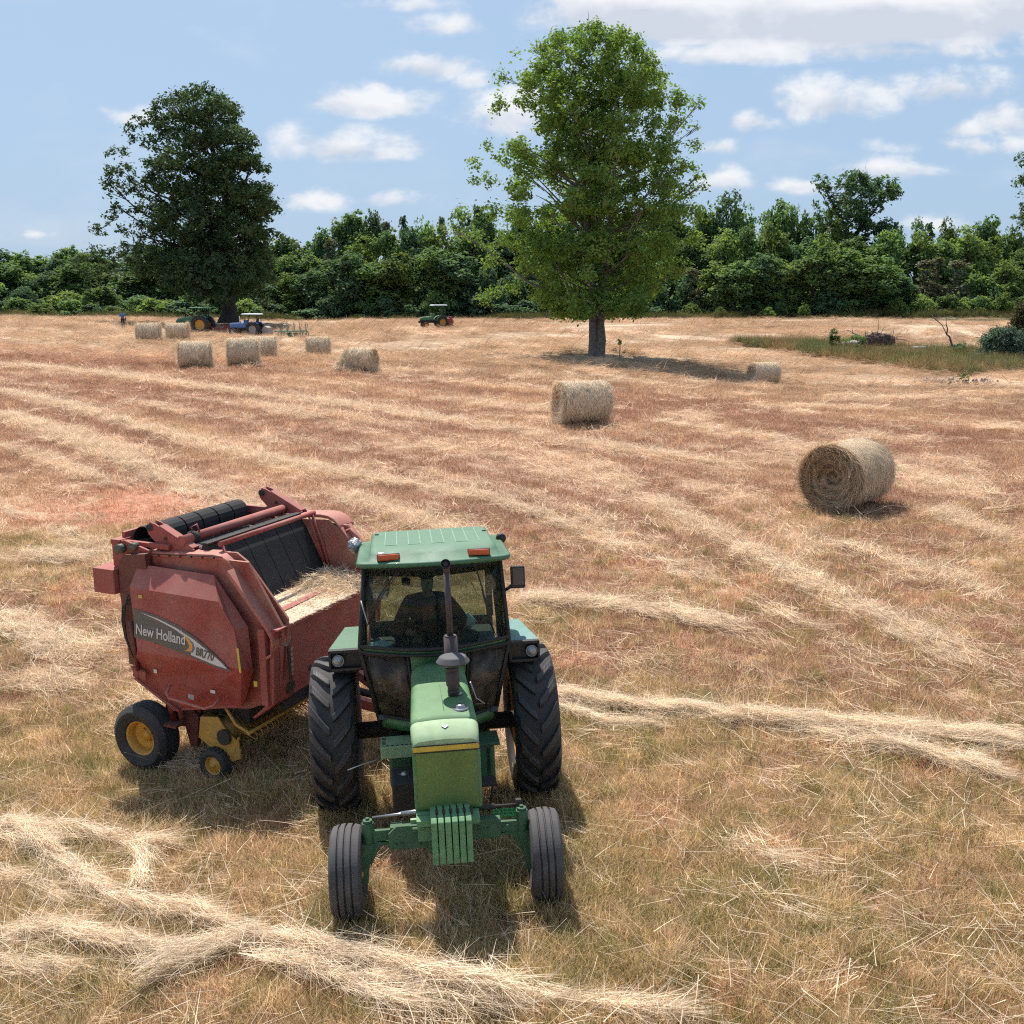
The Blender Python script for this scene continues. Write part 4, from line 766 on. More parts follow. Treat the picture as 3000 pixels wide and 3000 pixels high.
m = MB(); m.box((.958, -.716, 2.69), (.115, .012, .19), rot=(0, 0, -.1)); m.build('mirror_shell_recess', mat('mirror_back', (.09, .075, .075), .5, var=.25), mi, bevel=.012)
# fenders with headlamp boxes
for sx in (-1, 1):
    xi, xo, xr = (-.75, -1.115, -.985) if sx < 0 else (.845, 1.185, 1.07); z = 1.965 if sx < 0 else 1.93; zr = z - .0
    m = MB(); m.loft([[(xi, -.46, z), (xo, -.46, z), (xo, -.46, z - .03), (xi, -.46, z - .03)], [(xi, .50, z + .01), (xr, .50, z + .01), (xr, .50, z - .02), (xi, .50, z - .02)], [(xi, .62, z - .12), (xr, .62, z - .12), (xr, .60, z - .14), (xi, .60, z - .14)]])
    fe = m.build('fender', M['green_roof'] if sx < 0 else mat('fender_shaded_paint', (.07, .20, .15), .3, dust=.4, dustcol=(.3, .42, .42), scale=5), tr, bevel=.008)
    m = MB(); a, b_ = sorted((xi, xo)); m.span((a, -.47, z - .255), (b_, -.43, z - .25)); m.span((a, -.53, z - .235), (b_ - 0, -.44, z - .205)); m.span((a, -.53, z - .035), (b_, -.44, z - .004)); m.span((a, -.53, z - .235), (a + .025, -.44, z - .01)); m.span((b_ - .025, -.53, z - .235), (b_, -.44, z - .01)); m.span((a + .01, -.455, z - .23), (b_ - .01, -.42, z - .02))
    m.build('lamp_box', M['black'], tr, bevel=.014, seg=3)
    lx = -1.015 if sx < 0 else 1.095; m = MB(); m.lathe([(.062, .03), (.066, -.035), (.058, -.04), (.056, -.02)], 'y', (lx, -.49, z - .12), 28); hl = m.build('headlamp', M['steel'], tr)
    m = MB(); m.lathe([(.057, -.03), (.045, -.045), (.02, -.053), (0, -.055)], 'y', (lx, -.49, z - .12), 28); m.build('lens', M['lens'], hl)
    m = MB(); m.span((a + .03, -.40, z - .3), (b_ - .05, .5, z - .08)); m.build('fender_inner', M['black'], tr, bevel=.03)
# steps, battery box, tank
m = MB(); m.span((-.60, -1.05, .985), (-.27, -.72, 1.03)); m.span((-.60, -1.06, .90), (-.27, -1.02, 1.03)); st = m.build('step_plate', M['green_pale'], tr, bevel=.008)
for k in range(6): m = MB(); m.span((-.585, -.99 + k * .04, 1.0315), (-.545, -.975 + k * .04, 1.0335)); m.build('step_slot', M['black'], st); m = MB(); m.span((-.54 + k * .05, -1.035, 1.0315), (-.51 + k * .05, -1.015, 1.0335)); m.build('step_slot', M['black'], st)
m = MB(); m.span((-.52, -1.0, .55), (-.27, -.45, .985)); m.build('side_tank', M['green_dark'], tr, bevel=.03); m = MB(); m.span((.36, -1.0, .52), (.60, -.45, .95)); m.build('side_tank', M['green_dark'], tr, bevel=.03)
m = MB(); m.span((.36, -1.02, .94), (.66, -.62, .975)); m.span((.50, -1.0, .55), (.56, -.5, .95)); m.build('step_plate', M['green_dark'], tr, bevel=.01)
m = MB(); m.span((-.49, -1.62, .53), (-.26, -1.15, .845)); bb = m.build('battery_box', M['black'], tr, bevel=.02)
m = MB(); m.lathe([(0, .02), (.03, .02), (.035, 0), (.05, -.002)], 'z', (-.36, -1.38, .85), 16); m.build('box_latch', M['steel'], bb)
m = MB(); m.span((.34, -1.42, .655), (.58, -1.18, .675)); m.cyl((.37, -1.3, .665), (.37, -1.3, .80), .012, 6); m.cyl((.55, -1.3, .665), (.50, -1.2, .30), .014, 6); m.build('foot_step', M['dark'], tr)
m = MB()
for k in range(6): m.box((.49 + k * .045, -1.98, .60), (.014, .17, .02))
for k in range(3): m.box((.60, -1.90 - k * .075, .60), (.25, .014, .022))
m.build('grated_step', mat('step_green_bright', (.05, .33, .10), .4, var=.1), tr, bevel=.002)
m = MB(); m.tube([(-.60, -.85, .84), (-.66, -.95, .86), (-.80, -1.05, .86), (-.95, -1.10, .83)], .006, 6); m.build('dangling_cable', mat('cable_grey', (.5, .48, .45), .5), tr)
m = MB(); m.span((-.10, .55, .50), (.10, 1.35, .56)); m.box((0, .62, .60), (.5, .12, .3)); m.tube([(-.45, .4, .55), (-.42, 1.2, .50)], .03); m.tube([(.45, .4, .55), (.42, 1.2, .50)], .03); m.build('drawbar', M['dark'], tr, bevel=.008)
# inside the cab
m = MB(); m.box((.02, .22, 1.62), (.50, .46, .12)); m.box((.02, .42, 1.92), (.46, .10, .56), rot=(-.12, 0, 0)); m.box((.02, .25, 1.42), (.3, .3, .34)); m.build('seat', M['seat'], tr, bevel=.04, seg=3)
m = MB(); n_ = 28; m.loft([[(.02 + (.19 + .014 * math.cos(b)) * math.cos(a), -.28 + ((.19 + .014 * math.cos(b)) * math.sin(a)) * .93 - .0, 1.93 + .014 * math.sin(b) + (.19 * math.sin(a)) * .36) for b in [2 * math.pi * j / 8 for j in range(8)]] for a in [2 * math.pi * i / n_ for i in range(n_ + 1)]], True, False)
m.tube([(.02, -.28, 1.93), (.02, -.40, 1.70), (.02, -.52, 1.30)], .03); m.box((.02, -.28, 1.93), (.36, .03, .015)); m.box((.02, -.28, 1.93), (.03, .3, .015), rot=(.37, 0, 0)); m.build('steering_wheel', M['black'], tr)
m = MB(); m.span((-.35, -.80, 1.25), (.40, -.52, 1.80)); m.build('dashboard', M['seat'], tr, bevel=.05)
for k, (x, y, z, a) in enumerate(((-.50, .47, 2.60, .2), (-.42, .47, 2.70, -.1), (-.55, .47, 2.36, .0), (-.28, .47, 2.75, .1))):
    m = MB(); m.box((x, y, z), (.15, .003, .11), rot=(0, a, 0)); m.build('paper_sticker', mat('pale_paper', (.42, .5, .48), .8) if k == 0 else bpy.data.materials['pale_paper'], tr)
def crumple(name, c, r, mt_, seed, label, cat, flat=.5):
    g = np.random.default_rng(seed); m = MB(); rg = []
    for i in range(8):
        q = math.pi * i / 7; rg.append([(c[0] + r[0] * math.sin(q) * math.cos(a) * (.55 + .8 * g.random()), c[1] + r[1] * math.sin(q) * math.sin(a) * (.55 + .8 * g.random()), c[2] - r[2] * math.cos(q) * (.7 + .6 * g.random())) for a in [2 * math.pi * j / 11 for j in range(11)]])
    m.loft(rg, False); return m.build(name, mt_)
def place_world(o): # things lying in the cab keep their own place but stay top level
    o.location = TRL; o.rotation_euler = _q.to_euler(); return o
tag(place_world(crumple('cloth_rag', (-.56, -.52, 1.98), (.11, .09, .05), M['rag'], 4, '', '')), 'crumpled pale blue cloth behind the lower left of the windshield', 'cloth')
tag(place_world(crumple('cloth_bundle', (.42, .20, 2.02), (.12, .12, .09), M['rag'], 9, '', '')), 'rounded pale bundle on the console right of the driver', 'cloth')
# ------------------------------------------------------------------ people
def skin_body(name, J, E_, mt_, root, parent=None, sub=2, scale=1.0):
    me = bpy.data.meshes.new(name); keys = list(J); me.from_pydata([J[k][:3] for k in keys], [(keys.index(a), keys.index(b)) for a, b in E_], [])
    o = bpy.data.objects.new(name, me); COL.objects.link(o); me.materials.append(mt_)
    if parent is not None: o.parent = parent
    md = o.modifiers.new('skin', 'SKIN'); md.use_smooth_shade = True
    if not me.skin_vertices: me.skin_vertices.new()
    for i, k in enumerate(keys):
        r = J[k][3] if isinstance(J[k][3], (tuple, list)) else (J[k][3], J[k][3]); me.skin_vertices[0].data[i].radius = r; me.skin_vertices[0].data[i].use_root = (k == root)
    s = o.modifiers.new('sub', 'SUBSURF'); s.levels = sub; s.render_levels = sub
    return o
def hand(J, E_, pre, wrist, d, up, r=.009, curl=.5):
    d = Vector(d).normalized(); up = Vector(up).normalized(); sd = d.cross(up).normalized(); w_ = Vector(wrist)
    p = w_ + d * .055; J[pre + 'palm'] = (*p, .026); E_.append((pre + 'wrist', pre + 'palm'))
    for i, (off, L_) in enumerate(((-.030, .070), (-.010, .078), (.010, .074), (.030, .058))):
        a = p + d * .025 + sd * off; b = a + d * L_ * .5 - up * L_ * .2 * curl; c = b + d * L_ * .35 - up * L_ * .5 * curl
        for k, q in (('a', a), ('b', b), ('c', c)): J[f'{pre}f{i}{k}'] = (*q, r)
        E_ += [(pre + 'palm', f'{pre}f{i}a'), (f'{pre}f{i}a', f'{pre}f{i}b'), (f'{pre}f{i}b', f'{pre}f{i}c')]
    a = w_ + d * .03 - sd * .035 - up * .01; b = a + d * .03 - sd * .02; J[pre + 'ta'] = (*a, .011); J[pre + 'tb'] = (*b, .010); E_ += [(pre + 'palm', pre + 'ta'), (pre + 'ta', pre + 'tb')]
# driver, seated, facing the camera (local -y), hands on the wheel
drv = empty('person', TRL, _q.to_euler(), 'driver in a black jacket and maroon shirt seated in the tractor cab', 'person')
J = {'pelvis': (.0, .22, 1.76, (.15, .12)), 'belly': (.0, .24, 1.93, (.16, .13)), 'chest': (.0, .26, 2.14, (.18, .13)), 'neck0': (.0, .25, 2.33, .075), 'neck': (.0, .23, 2.40, .055), 'head0': (.0, .20, 2.47, (.078, .085)), 'head1': (.0, .19, 2.55, (.082, .095)), 'head2': (.0, .20, 2.62, (.06, .07)),
     'lsh': (-.22, .25, 2.26, .080), 'lel': (-.36, .10, 2.02, .055), 'lwrist': (-.17, -.17, 1.99, .034), 'rsh': (.22, .25, 2.26, .080), 'rel': (.39, .12, 2.04, .055), 'rwrist': (.20, -.17, 1.99, .034),
     'lhip': (-.11, .18, 1.74, .09), 'lkn': (-.17, -.22, 1.80, .068), 'lan': (-.17, -.36, 1.36, .045), 'lft': (-.17, -.50, 1.30, .04), 'rhip': (.11, .18, 1.74, .09), 'rkn': (.19, -.22, 1.80, .068), 'ran': (.2, -.36, 1.36, .045), 'rft': (.2, -.50, 1.30, .04)}
E_ = [('pelvis', 'belly'), ('belly', 'chest'), ('chest', 'neck0'), ('neck0', 'neck'), ('neck', 'head0'), ('head0', 'head1'), ('head1', 'head2'), ('chest', 'lsh'), ('lsh', 'lel'), ('lel', 'lwrist'), ('chest', 'rsh'), ('rsh', 'rel'), ('rel', 'rwrist'),
      ('pelvis', 'lhip'), ('lhip', 'lkn'), ('lkn', 'lan'), ('lan', 'lft'), ('pelvis', 'rhip'), ('rhip', 'rkn'), ('rkn', 'ran'), ('ran', 'rft')]
hand(J, E_, 'l', J['lwrist'][:3], (.3, -1, -.1), (0, 0, 1), curl=1.2); hand(J, E_, 'r', J['rwrist'][:3], (-.3, -1, -.1), (0, 0, 1), curl=1.2)
skin_body('body', J, E_, M['skin_dark'], 'pelvis', drv)
J2 = {'a': (.0, .22, 1.78, (.175, .145)), 'b': (.0, .245, 1.95, (.185, .15)), 'c': (.0, .265, 2.15, (.20, .15)), 'd': (.0, .26, 2.30, (.12, .10)), 'ls': (-.22, .25, 2.27, .105), 'le': (-.365, .10, 2.02, .082), 'lw': (-.20, -.10, 1.99, .052), 'rs': (.22, .25, 2.27, .105), 're': (.395, .12, 2.04, .082), 'rw': (.22, -.10, 1.99, .052)}
skin_body('jacket', J2, [('a', 'b'), ('b', 'c'), ('c', 'd'), ('c', 'ls'), ('ls', 'le'), ('le', 'lw'), ('c', 'rs'), ('rs', 're'), ('re', 'rw')], M['cloth_black'], 'a', drv)
m = MB(); m.loft([[(x * s_, .24 - dy, z) for x, dy in ((-.09, .10), (-.05, .155), (0, .17), (.05, .155), (.09, .10))] + [(x * s_, .24 - dy + .03, z) for x, dy in ((.09, .10), (.05, .155), (0, .17), (-.05, .155), (-.09, .10))] for z, s_ in ((1.74, 1.25), (1.9, 1.2), (2.1, 1.0), (2.28, .7))], True); m.build('shirt_front', M['cloth_red'], drv)
J3 = {'a': (0, .20, 1.76, (.17, .14)), 'l': (-.12, .16, 1.75, .105), 'lk': (-.175, -.23, 1.81, .085), 'la': (-.175, -.34, 1.45, .065), 'r': (.12, .16, 1.75, .105), 'rk': (.195, -.23, 1.81, .085), 'ra': (.2, -.34, 1.45, .065)}
skin_body('trousers', J3, [('a', 'l'), ('l', 'lk'), ('lk', 'la'), ('a', 'r'), ('r', 'rk'), ('rk', 'ra')], M['cloth_dark'], 'a', drv)
m = MB(); m.lathe([(.094, 0), (.099, .02), (.092, .07), (.06, .105), (0, .115)], 'z', (0, .195, 2.575), 24); m.prism([(-.07, .12), (-.06, .06), (0, .035), (.06, .06), (.07, .12)], 'z', 2.575, 2.588); m.build('cap', M['cloth_dark'], drv)
for ex_ in (-.03, .03): m = MB(); m.box((ex_, .103, 2.545), (.026, .012, .010)); m.build('eye', M['white'], drv, bevel=.003)
m = MB(); m.prism([(2.545, .105), (2.50, .078), (2.49, .10)], 'x', -.013, .013) if False else m.box((0, .100, 2.515), (.022, .03, .045), top=(.6, .3)); m.build('nose', M['skin_dark'], drv, bevel=.006)
m = MB(); m.box((0, .112, 2.476), (.05, .012, .010)); m.build('mouth', M['cloth_red'], drv, bevel=.003)
m = MB(); m.lathe([(.03, -.05), (.05, -.03), (.05, .03), (.03, .05), (0, .05)], 'x', (-.24, .05, 2.56), 20); m.lathe([(0, -.05), (.03, -.05)], 'x', (-.24, .05, 2.56), 20); fn = m.build('cab_fan', M['black'], tr)

# man walking across the field in the distance
P = at_depth(361, 961, 107); P[2] = gz(P[0], P[1])
man = empty('person', P, (0, 0, R_(20)), 'distant man in a blue shirt and dark shorts standing in the oak shade', 'person')
J = {'pelvis': (0, 0, .95, (.14, .10)), 'belly': (0, 0, 1.10, (.14, .10)), 'chest': (0, .01, 1.30, (.165, .11)), 'neck0': (0, .01, 1.46, .065), 'neck': (.01, 0, 1.52, .05), 'head0': (.03, -.01, 1.59, (.07, .08)), 'head1': (.04, -.01, 1.66, (.075, .085)), 'head2': (.04, 0, 1.73, (.055, .065)),
     'lsh': (-.19, .01, 1.40, .06), 'lel': (-.25, .03, 1.14, .042), 'lwrist': (-.10, -.16, 1.08, .028), 'rsh': (.19, .01, 1.40, .06), 'rel': (.27, -.02, 1.15, .042), 'rwrist': (.26, -.20, 1.10, .028),
     'lhip': (-.09, 0, .90, .085), 'lkn': (-.09, -.02, .48, .055), 'lan': (-.09, .03, .09, .038), 'lft': (-.10, -.12, .04, .035), 'rhip': (.09, 0, .90, .085), 'rkn': (.10, -.05, .48, .055), 'ran': (.11, .02, .09, .038), 'rft': (.12, -.13, .04, .035)}
E_ = [('pelvis', 'belly'), ('belly', 'chest'), ('chest', 'neck0'), ('neck0', 'neck'), ('neck', 'head0'), ('head0', 'head1'), ('head1', 'head2'), ('chest', 'lsh'), ('lsh', 'lel'), ('lel', 'lwrist'), ('chest', 'rsh'), ('rsh', 'rel'), ('rel', 'rwrist'),
      ('pelvis', 'lhip'), ('lhip', 'lkn'), ('lkn', 'lan'), ('lan', 'lft'), ('pelvis', 'rhip'), ('rhip', 'rkn'), ('rkn', 'ran'), ('ran', 'rft')]
hand(J, E_, 'l', J['lwrist'][:3], (.3, -1, 0), (0, 0, 1)); hand(J, E_, 'r', J['rwrist'][:3], (0, -1, -.3), (0, 0, 1))
skin_body('body', J, E_, M['skin_dark'], 'pelvis', man)
J2 = {'a': (0, 0, .98, (.165, .125)), 'b': (0, 0, 1.12, (.16, .12)), 'c': (0, .01, 1.31, (.185, .13)), 'd': (0, .01, 1.45, (.09, .08)), 'ls': (-.19, .01, 1.41, .075), 'le': (-.25, .03, 1.16, .06), 'rs': (.19, .01, 1.41, .075), 're': (.27, -.02, 1.17, .06)}
skin_body('shirt', J2, [('a', 'b'), ('b', 'c'), ('c', 'd'), ('c', 'ls'), ('ls', 'le'), ('c', 'rs'), ('rs', 're')], M['cloth_blue'], 'a', man)
J3 = {'a': (0, 0, .95, (.16, .12)), 'l': (-.095, 0, .88, .105), 'lk': (-.095, -.02, .50, .085), 'r': (.095, 0, .88, .105), 'rk': (.105, -.05, .50, .085)}
skin_body('shorts', J3, [('a', 'l'), ('l', 'lk'), ('a', 'r'), ('r', 'rk')], M['cloth_dark'], 'a', man)
m = MB(); m.lathe([(.085, 0), (.09, .03), (.07, .09), (0, .11)], 'z', (.04, 0, 1.68), 16); m.build('hair', M['cloth_dark'], man)
m = MB(); m.tube([(-.10, -.09, .10), (-.10, .05, .03)], .05, 8); m.box((-.10, -.05, .05), (.1, .27, .09)); m.box((.115, -.05, .05), (.1, .27, .09)); m.build('shoes', M['cloth_dark'], man, bevel=.03)
m = MB(); m.box((.27, -.30, .86), (.14, .10, .34)); m.tube([(.22, -.30, 1.02), (.26, -.28, 1.10), (.31, -.30, 1.02)], .012, 6); bg_ = m.build('bag', mat('bag_maroon', (.12, .03, .02), .8)); bg_.location = P; bg_.rotation_euler = (0, 0, R_(20)); tag(bg_, 'small dark maroon bag hanging from the distant man\'s hand', 'bag')
# ------------------------------------------------------------------ round baler; local x = forward, y = far side, z = up
BC = np.array([-4.8151, 12.5993, -.22])
bl = empty('round_baler', BC, (R_(.8), 0, R_(-24)), 'dusty red round baler with black belts and yellow wheel rims hitched behind the tractor', 'baler')
RD, RP, RT = M['red'], M['red_pale'], M['red_dusty']
def facets(groups, name, mt_, par, th=.012, bevel=.004):
    m = MB()
    for poly in groups:
        c = [Vector(p) for p in poly]; nrm = (c[1] - c[0]).cross(c[2] - c[0]).normalized(); 
        if nrm.y > 0: nrm = -nrm
        m.loft([[p - nrm * th for p in c], c], False)
    return m.build(name, mt_, par, bevel=bevel)
for side in (0, 1):
    Y = (lambda u: u) if side == 0 else (lambda u: 2.77 - u)
    f = lambda v, u, w_: (v, Y(u), w_)
    # side shield: bulging middle facet with sloped facets above, below and in front
    A, B, C, D = f(.15, .20, 2.69), f(1.31, .20, 2.67), f(1.52, .0, 2.42), f(.17, .0, 2.45); E1, Fp, G, H, I, J_, K_ = f(1.72, .0, 2.12), f(1.82, -.03, 1.64), f(.25, -.04, 1.65), f(1.72, .17, 1.24), f(1.60, .18, 1.05), f(-.07, .17, 1.21), f(.55, .18, .83)
    m = MB(); m.add([A, B, C, D, E1, Fp, G, H, I, J_, K_, f(1.62, .17, 2.32), f(1.80, .16, 2.10), f(1.84, .15, 1.55), f(.02, .17, 2.42), f(.08, .14, 1.64)],
                    [(3, 2, 4, 5, 6), (0, 1, 2, 3), (1, 11, 4, 2), (11, 12, 4), (4, 12, 13, 5), (6, 5, 8, 10, 9), (5, 13, 7, 8), (14, 0, 3), (15, 14, 3, 6), (9, 15, 6)])
    sh = m.build('side_shield', RD if side == 0 else RT, bl); md = sh.modifiers.new('thick', 'SOLIDIFY'); md.thickness = .01; md.offset = -1
    m = MB(); m.prism([(.06, 1.15), (.60, .84), (1.66, 1.0), (1.98, 1.15), (2.12, 1.35), (2.2, 2.1), (1.75, 2.85), (.2, 2.85), (-.0, 2.4)], 'y', Y(.29), Y(.33)); m.build('body_wall', M['red_dusty'], bl)
    # top cover with rounded front shoulder
    prof = [(.28, 2.90), (1.38, 2.975), (1.50, 2.965), (1.60, 2.92), (1.68, 2.84)]; prof2 = [(1.68, 2.84), (2.20, 2.22), (2.26, 2.12), (2.28, 2.0), (2.26, 1.90), (2.16, 1.84)]
    u0, u1 = (.06, .42)
    if side == 0: prof = [(v - .13, z - .075) for v, z in prof]; prof2 = [(v - .11, z - .07) for v, z in prof2]; u0, u1 = .27, .47
    dv = -.13 if side == 0 else 0; du = .21 if side == 0 else 0; dw = -.075 if side == 0 else 0
    m = MB(); m.loft([[(v, Y(u0), z), (v, Y(u1), z + .015), (v, Y(u1), z - .03), (v, Y(u0), z - .05)] for v, z in prof], True); m.loft([[(v, Y(.13), z), (v, Y(u1 - .01), z), (v - .02, Y(u1 - .01), z - .05), (v - .02, Y(.13), z - .05)] for v, z in prof2], True)
    cv = m.build('top_cover', RP if side == 0 else RP, bl, bevel=.012)
    m = MB(); m.prism([(.28, 2.85), (1.5, 2.92), (1.66, 2.82), (2.2, 2.18), (2.1, 1.2), (1.4, 1.2), (1.2, 2.0), (.9, 2.7), (.28, 2.6)], 'y', Y(.40), Y(.43)); m.build('inner_wall', RT, bl)
    m = MB(); m.tube([(.34 + dv + i * .17, Y(.055 + du), 2.885 + dw + i * .011) for i in range(8)], .006, 4)
    for i in range(7): m.cyl((.38 + dv + i * .17, Y(.045 + du), 2.87 + dw + i * .011), (.38 + dv + i * .17, Y(.065 + du), 2.87 + dw + i * .011), .012, 6)
    m.build('cover_bolts', M['dark'], cv)
    m = MB(); m.lathe([(0, -.02), (.055, -.02), (.06, 0), (.09, .0), (.10, .02)], 'x', (2.275 + dv * .85, Y(.25 + du * .55), 2.03 + dw), 28, smooth=False); m.build('bearing_cap', mat('dusty_hub', (.38, .24, .17), .8, dust=.5) if side == 0 else bpy.data.materials['dusty_hub'], bl)
    # pivot arm on the roof
    m = MB(); AP = [(a + dv, b + dw) for a, b in ((.30, 3.20), (.36, 3.27), (.44, 3.25), (1.02, 2.98), (1.0, 2.90), (.55, 2.90), (.32, 3.12))]; dA = .16 if side == 0 else 0
    m.prism(AP, 'y', Y(.20 + dA), Y(.225 + dA)); m.prism(AP, 'y', Y(.31 + dA), Y(.335 + dA)); m.prism([(a + dv, b + dw) for a, b in ((.5, 3.235), (1.0, 3.0), (1.0, 2.985), (.5, 3.22))], 'y', Y(.205 + dA), Y(.33 + dA))
    ar = m.build('lift_arm', RD, bl, bevel=.004); m = MB(); m.cyl((.36 + dv, Y(.18 + dA), 3.20 + dw), (.36 + dv, Y(.36 + dA), 3.20 + dw), .045, 20); m.cyl((.42 + dv, Y(.27 + dA), 3.15 + dw), (.50 + dv, Y(.27 + dA), 2.78 + dw), .018, 8); m.cyl((.60 + dv, Y(.18 + dA), 3.08 + dw), (.60 + dv, Y(.36 + dA), 3.08 + dw), .02, 8); m.build('arm_pin', M['dark'], ar)
    # tailgate side, behind the shield
    m = MB(); m.prism([(-.02, 2.80), (.30, 2.84), (.30, 1.25), (.02, 1.2), (-.10, 1.5), (-.16, 2.3), (-.14, 2.72)], 'y', Y(.16), Y(.30)); tg = m.build('tailgate_side', M['maroon'], bl, bevel=.01)
    m = MB(); m.prism([(-.30, 2.93), (-.30, 2.62), (-.12, 2.45), (.3, 2.55), (.3, 2.86), (-.1, 2.96)], 'y', Y(.24), Y(.28)); m.build('tailgate_corner', RD, bl, bevel=.005)
    # wheel
    R, r0, wd = .435, .225, .33; c = (.09, Y(.17), .435); m = MB(); sgn = -1 if side == 0 else 1
    m.lathe([(r0 + .01, -.13), (r0 - .02, -.12), (r0 - .035, -.05), (r0 - .035, .05), (r0 - .02, .12), (r0 + .01, .13)], 'y', c, 48); m.lathe([(r0 - .035, sgn * .01), (.15, sgn * .03), (.10, -sgn * .02), (.07, -sgn * .02), (.065, sgn * .03), (0, sgn * .035)], 'y', c, 40)
    for k in range(6): q = k * math.pi / 3; m.cyl((c[0] + .085 * math.cos(q), c[1] - sgn * .01, c[2] + .085 * math.sin(q)), (c[0] + .085 * math.cos(q), c[1] + sgn * .02, c[2] + .085 * math.sin(q)), .011, 6)
    wh = m.build('wheel', M['wheel_yellow'], bl); h = wd / 2
    pr = [(r0, -h * .76), (r0 + .02, -h * .9), (r0 + .12, -h - .02), (R - .07, -h - .012), (R - .03, -h * .86)]
    for xx in (-.10, -.055, 0, .055, .10): rr = R - .02 * (abs(xx) / h) ** 2; pr += [(rr, xx - .021), (rr, xx + .018), (rr - .012, xx + .021), (rr - .012, xx + .030)]
    pr += [(R - .03, h * .86), (R - .07, h + .012), (r0 + .12, h + .02), (r0 + .02, h * .9), (r0, h * .76)]
    m = MB(); m.lathe(pr, 'y', c, 72, smooth=False); m.build('tyre', M['rubber'], wh, bevel=.003, seg=1)
# decal: grey swoosh with a light blade, orange and blue curve, lettering
FT = math.atan2(.04, .80)
def flat(poly, name, mt_, d):
    m = MB(); m.prism([(a, b - 1.64) for a, b in poly], 'y', -d - .0435, -d - .042); o = m.build(name, mt_, bl); o.location = (0, 0, 1.64); o.rotation_euler = (-FT, 0, 0); return o
dk = [(.225, 2.19), (.36, 2.175), (.62, 2.135), (.90, 2.06), (1.17, 1.94), (1.40, 1.80), (1.58, 1.68), (1.68, 1.585), (1.40, 1.625), (1.04, 1.705), (.60, 1.785), (.215, 1.82)]
lb = [(.34, 2.150), (.60, 2.105), (.88, 2.025), (1.14, 1.915), (1.38, 1.785), (1.56, 1.675), (1.625, 1.618), (1.46, 1.640), (1.22, 1.688), (1.09, 1.718), (1.12, 1.80), (1.075, 1.87), (1.0, 1.935), (.86, 2.005), (.62, 2.08)]
flat(dk, 'decal', M['decal_grey'], .003); flat(lb, 'decal_blade', M['decal_light'], .0055)
flat([(x + .06, z - .01) for x, z in [(.90, 1.978), (1.0, 1.93), (1.055, 1.875), (1.07, 1.82), (1.035, 1.770), (.93, 1.765), (1.00, 1.80), (1.01, 1.84), (.99, 1.88), (.95, 1.93)]], 'decal_curve_orange', M['decal_orange'], .007)
flat([(x + .06, z - .01) for x, z in [(1.0, 1.938), (1.075, 1.88), (1.095, 1.82), (1.065, 1.762), (1.035, 1.768), (1.065, 1.82), (1.055, 1.87)]], 'decal_curve_blue', M['decal_blue'], .009)
def text(s, size, loc, mt_, par, name='lettering', shear=0.0, rot=(math.pi / 2, 0, 0), ext=.002, sx=1.0, off=.0):
    cu = bpy.data.curves.new(name, 'FONT'); cu.body = s; cu.size = size; cu.extrude = ext; cu.shear = shear; cu.offset = off; o = bpy.data.objects.new('tmp_text', cu); COL.objects.link(o)
    dg = bpy.context.evaluated_depsgraph_get(); me = bpy.data.meshes.new_from_object(o.evaluated_get(dg)); bpy.data.objects.remove(o); me.name = name; me.materials.clear(); me.materials.append(mt_)
    o = bpy.data.objects.new(name, me); COL.objects.link(o); o.parent = par; o.location = loc; o.rotation_euler = rot; o.scale = (sx, 1, 1); return o
text('New Holland', .188, (.245, -.0415, 1.875), M['decal_light'], bl, rot=(math.pi / 2 - FT, R_(3.0), 0), sx=.76, off=.0025)
text('BR770', .140, (1.165, -.0505, 1.735), M['decal_grey'], bl, rot=(math.pi / 2 - FT, R_(9.0), 0), sx=.72, off=.0025)
flat([(1.765, 1.90), (1.80, 1.89), (1.83, 1.60), (1.80, 1.60)], 'reflector', M['decal_yellow'], .004)
flat([(.98, 1.20), (1.07, 1.19), (1.07, 1.13), (.98, 1.14)], 'maker_plate', M['rim_grey'], -.045)
m = MB(); m.box((.92, -.005, 2.08), (.02, .012, .04)); m.build('shield_latch', M['black'], bl)
m = MB(); m.tube([(.66, .04, 1.24), (.67, -.05, 1.17), (.74, -.09, 1.13), (1.28, -.09, 1.08), (1.38, -.05, 1.12), (1.40, .06, 1.18)], .018, 10); m.build('grab_rail', RP, bl)
# vertical slot gauge strips on the shoulder
for (v, z, h_) in ((1.685, 2.62, .26), (1.80, 2.44, .16)):
    m = MB(); m.box((v + .012, .36, z), (.012, .035, h_), rot=(0, R_(-40), 0)); g_ = m.build('indicator_slot', M['black'], bl)
    for k in range(6 if h_ > .2 else 4): m = MB(); t_ = (k - 2.2) * .042; m.box((v + .018 + t_ * .64, (.40 if h_ > .2 else .32), z - t_ * .77 + .004), (.02, .035, .02), rot=(0, R_(-40), 0)); m.build('scale_mark', M['decal_yellow'], g_)
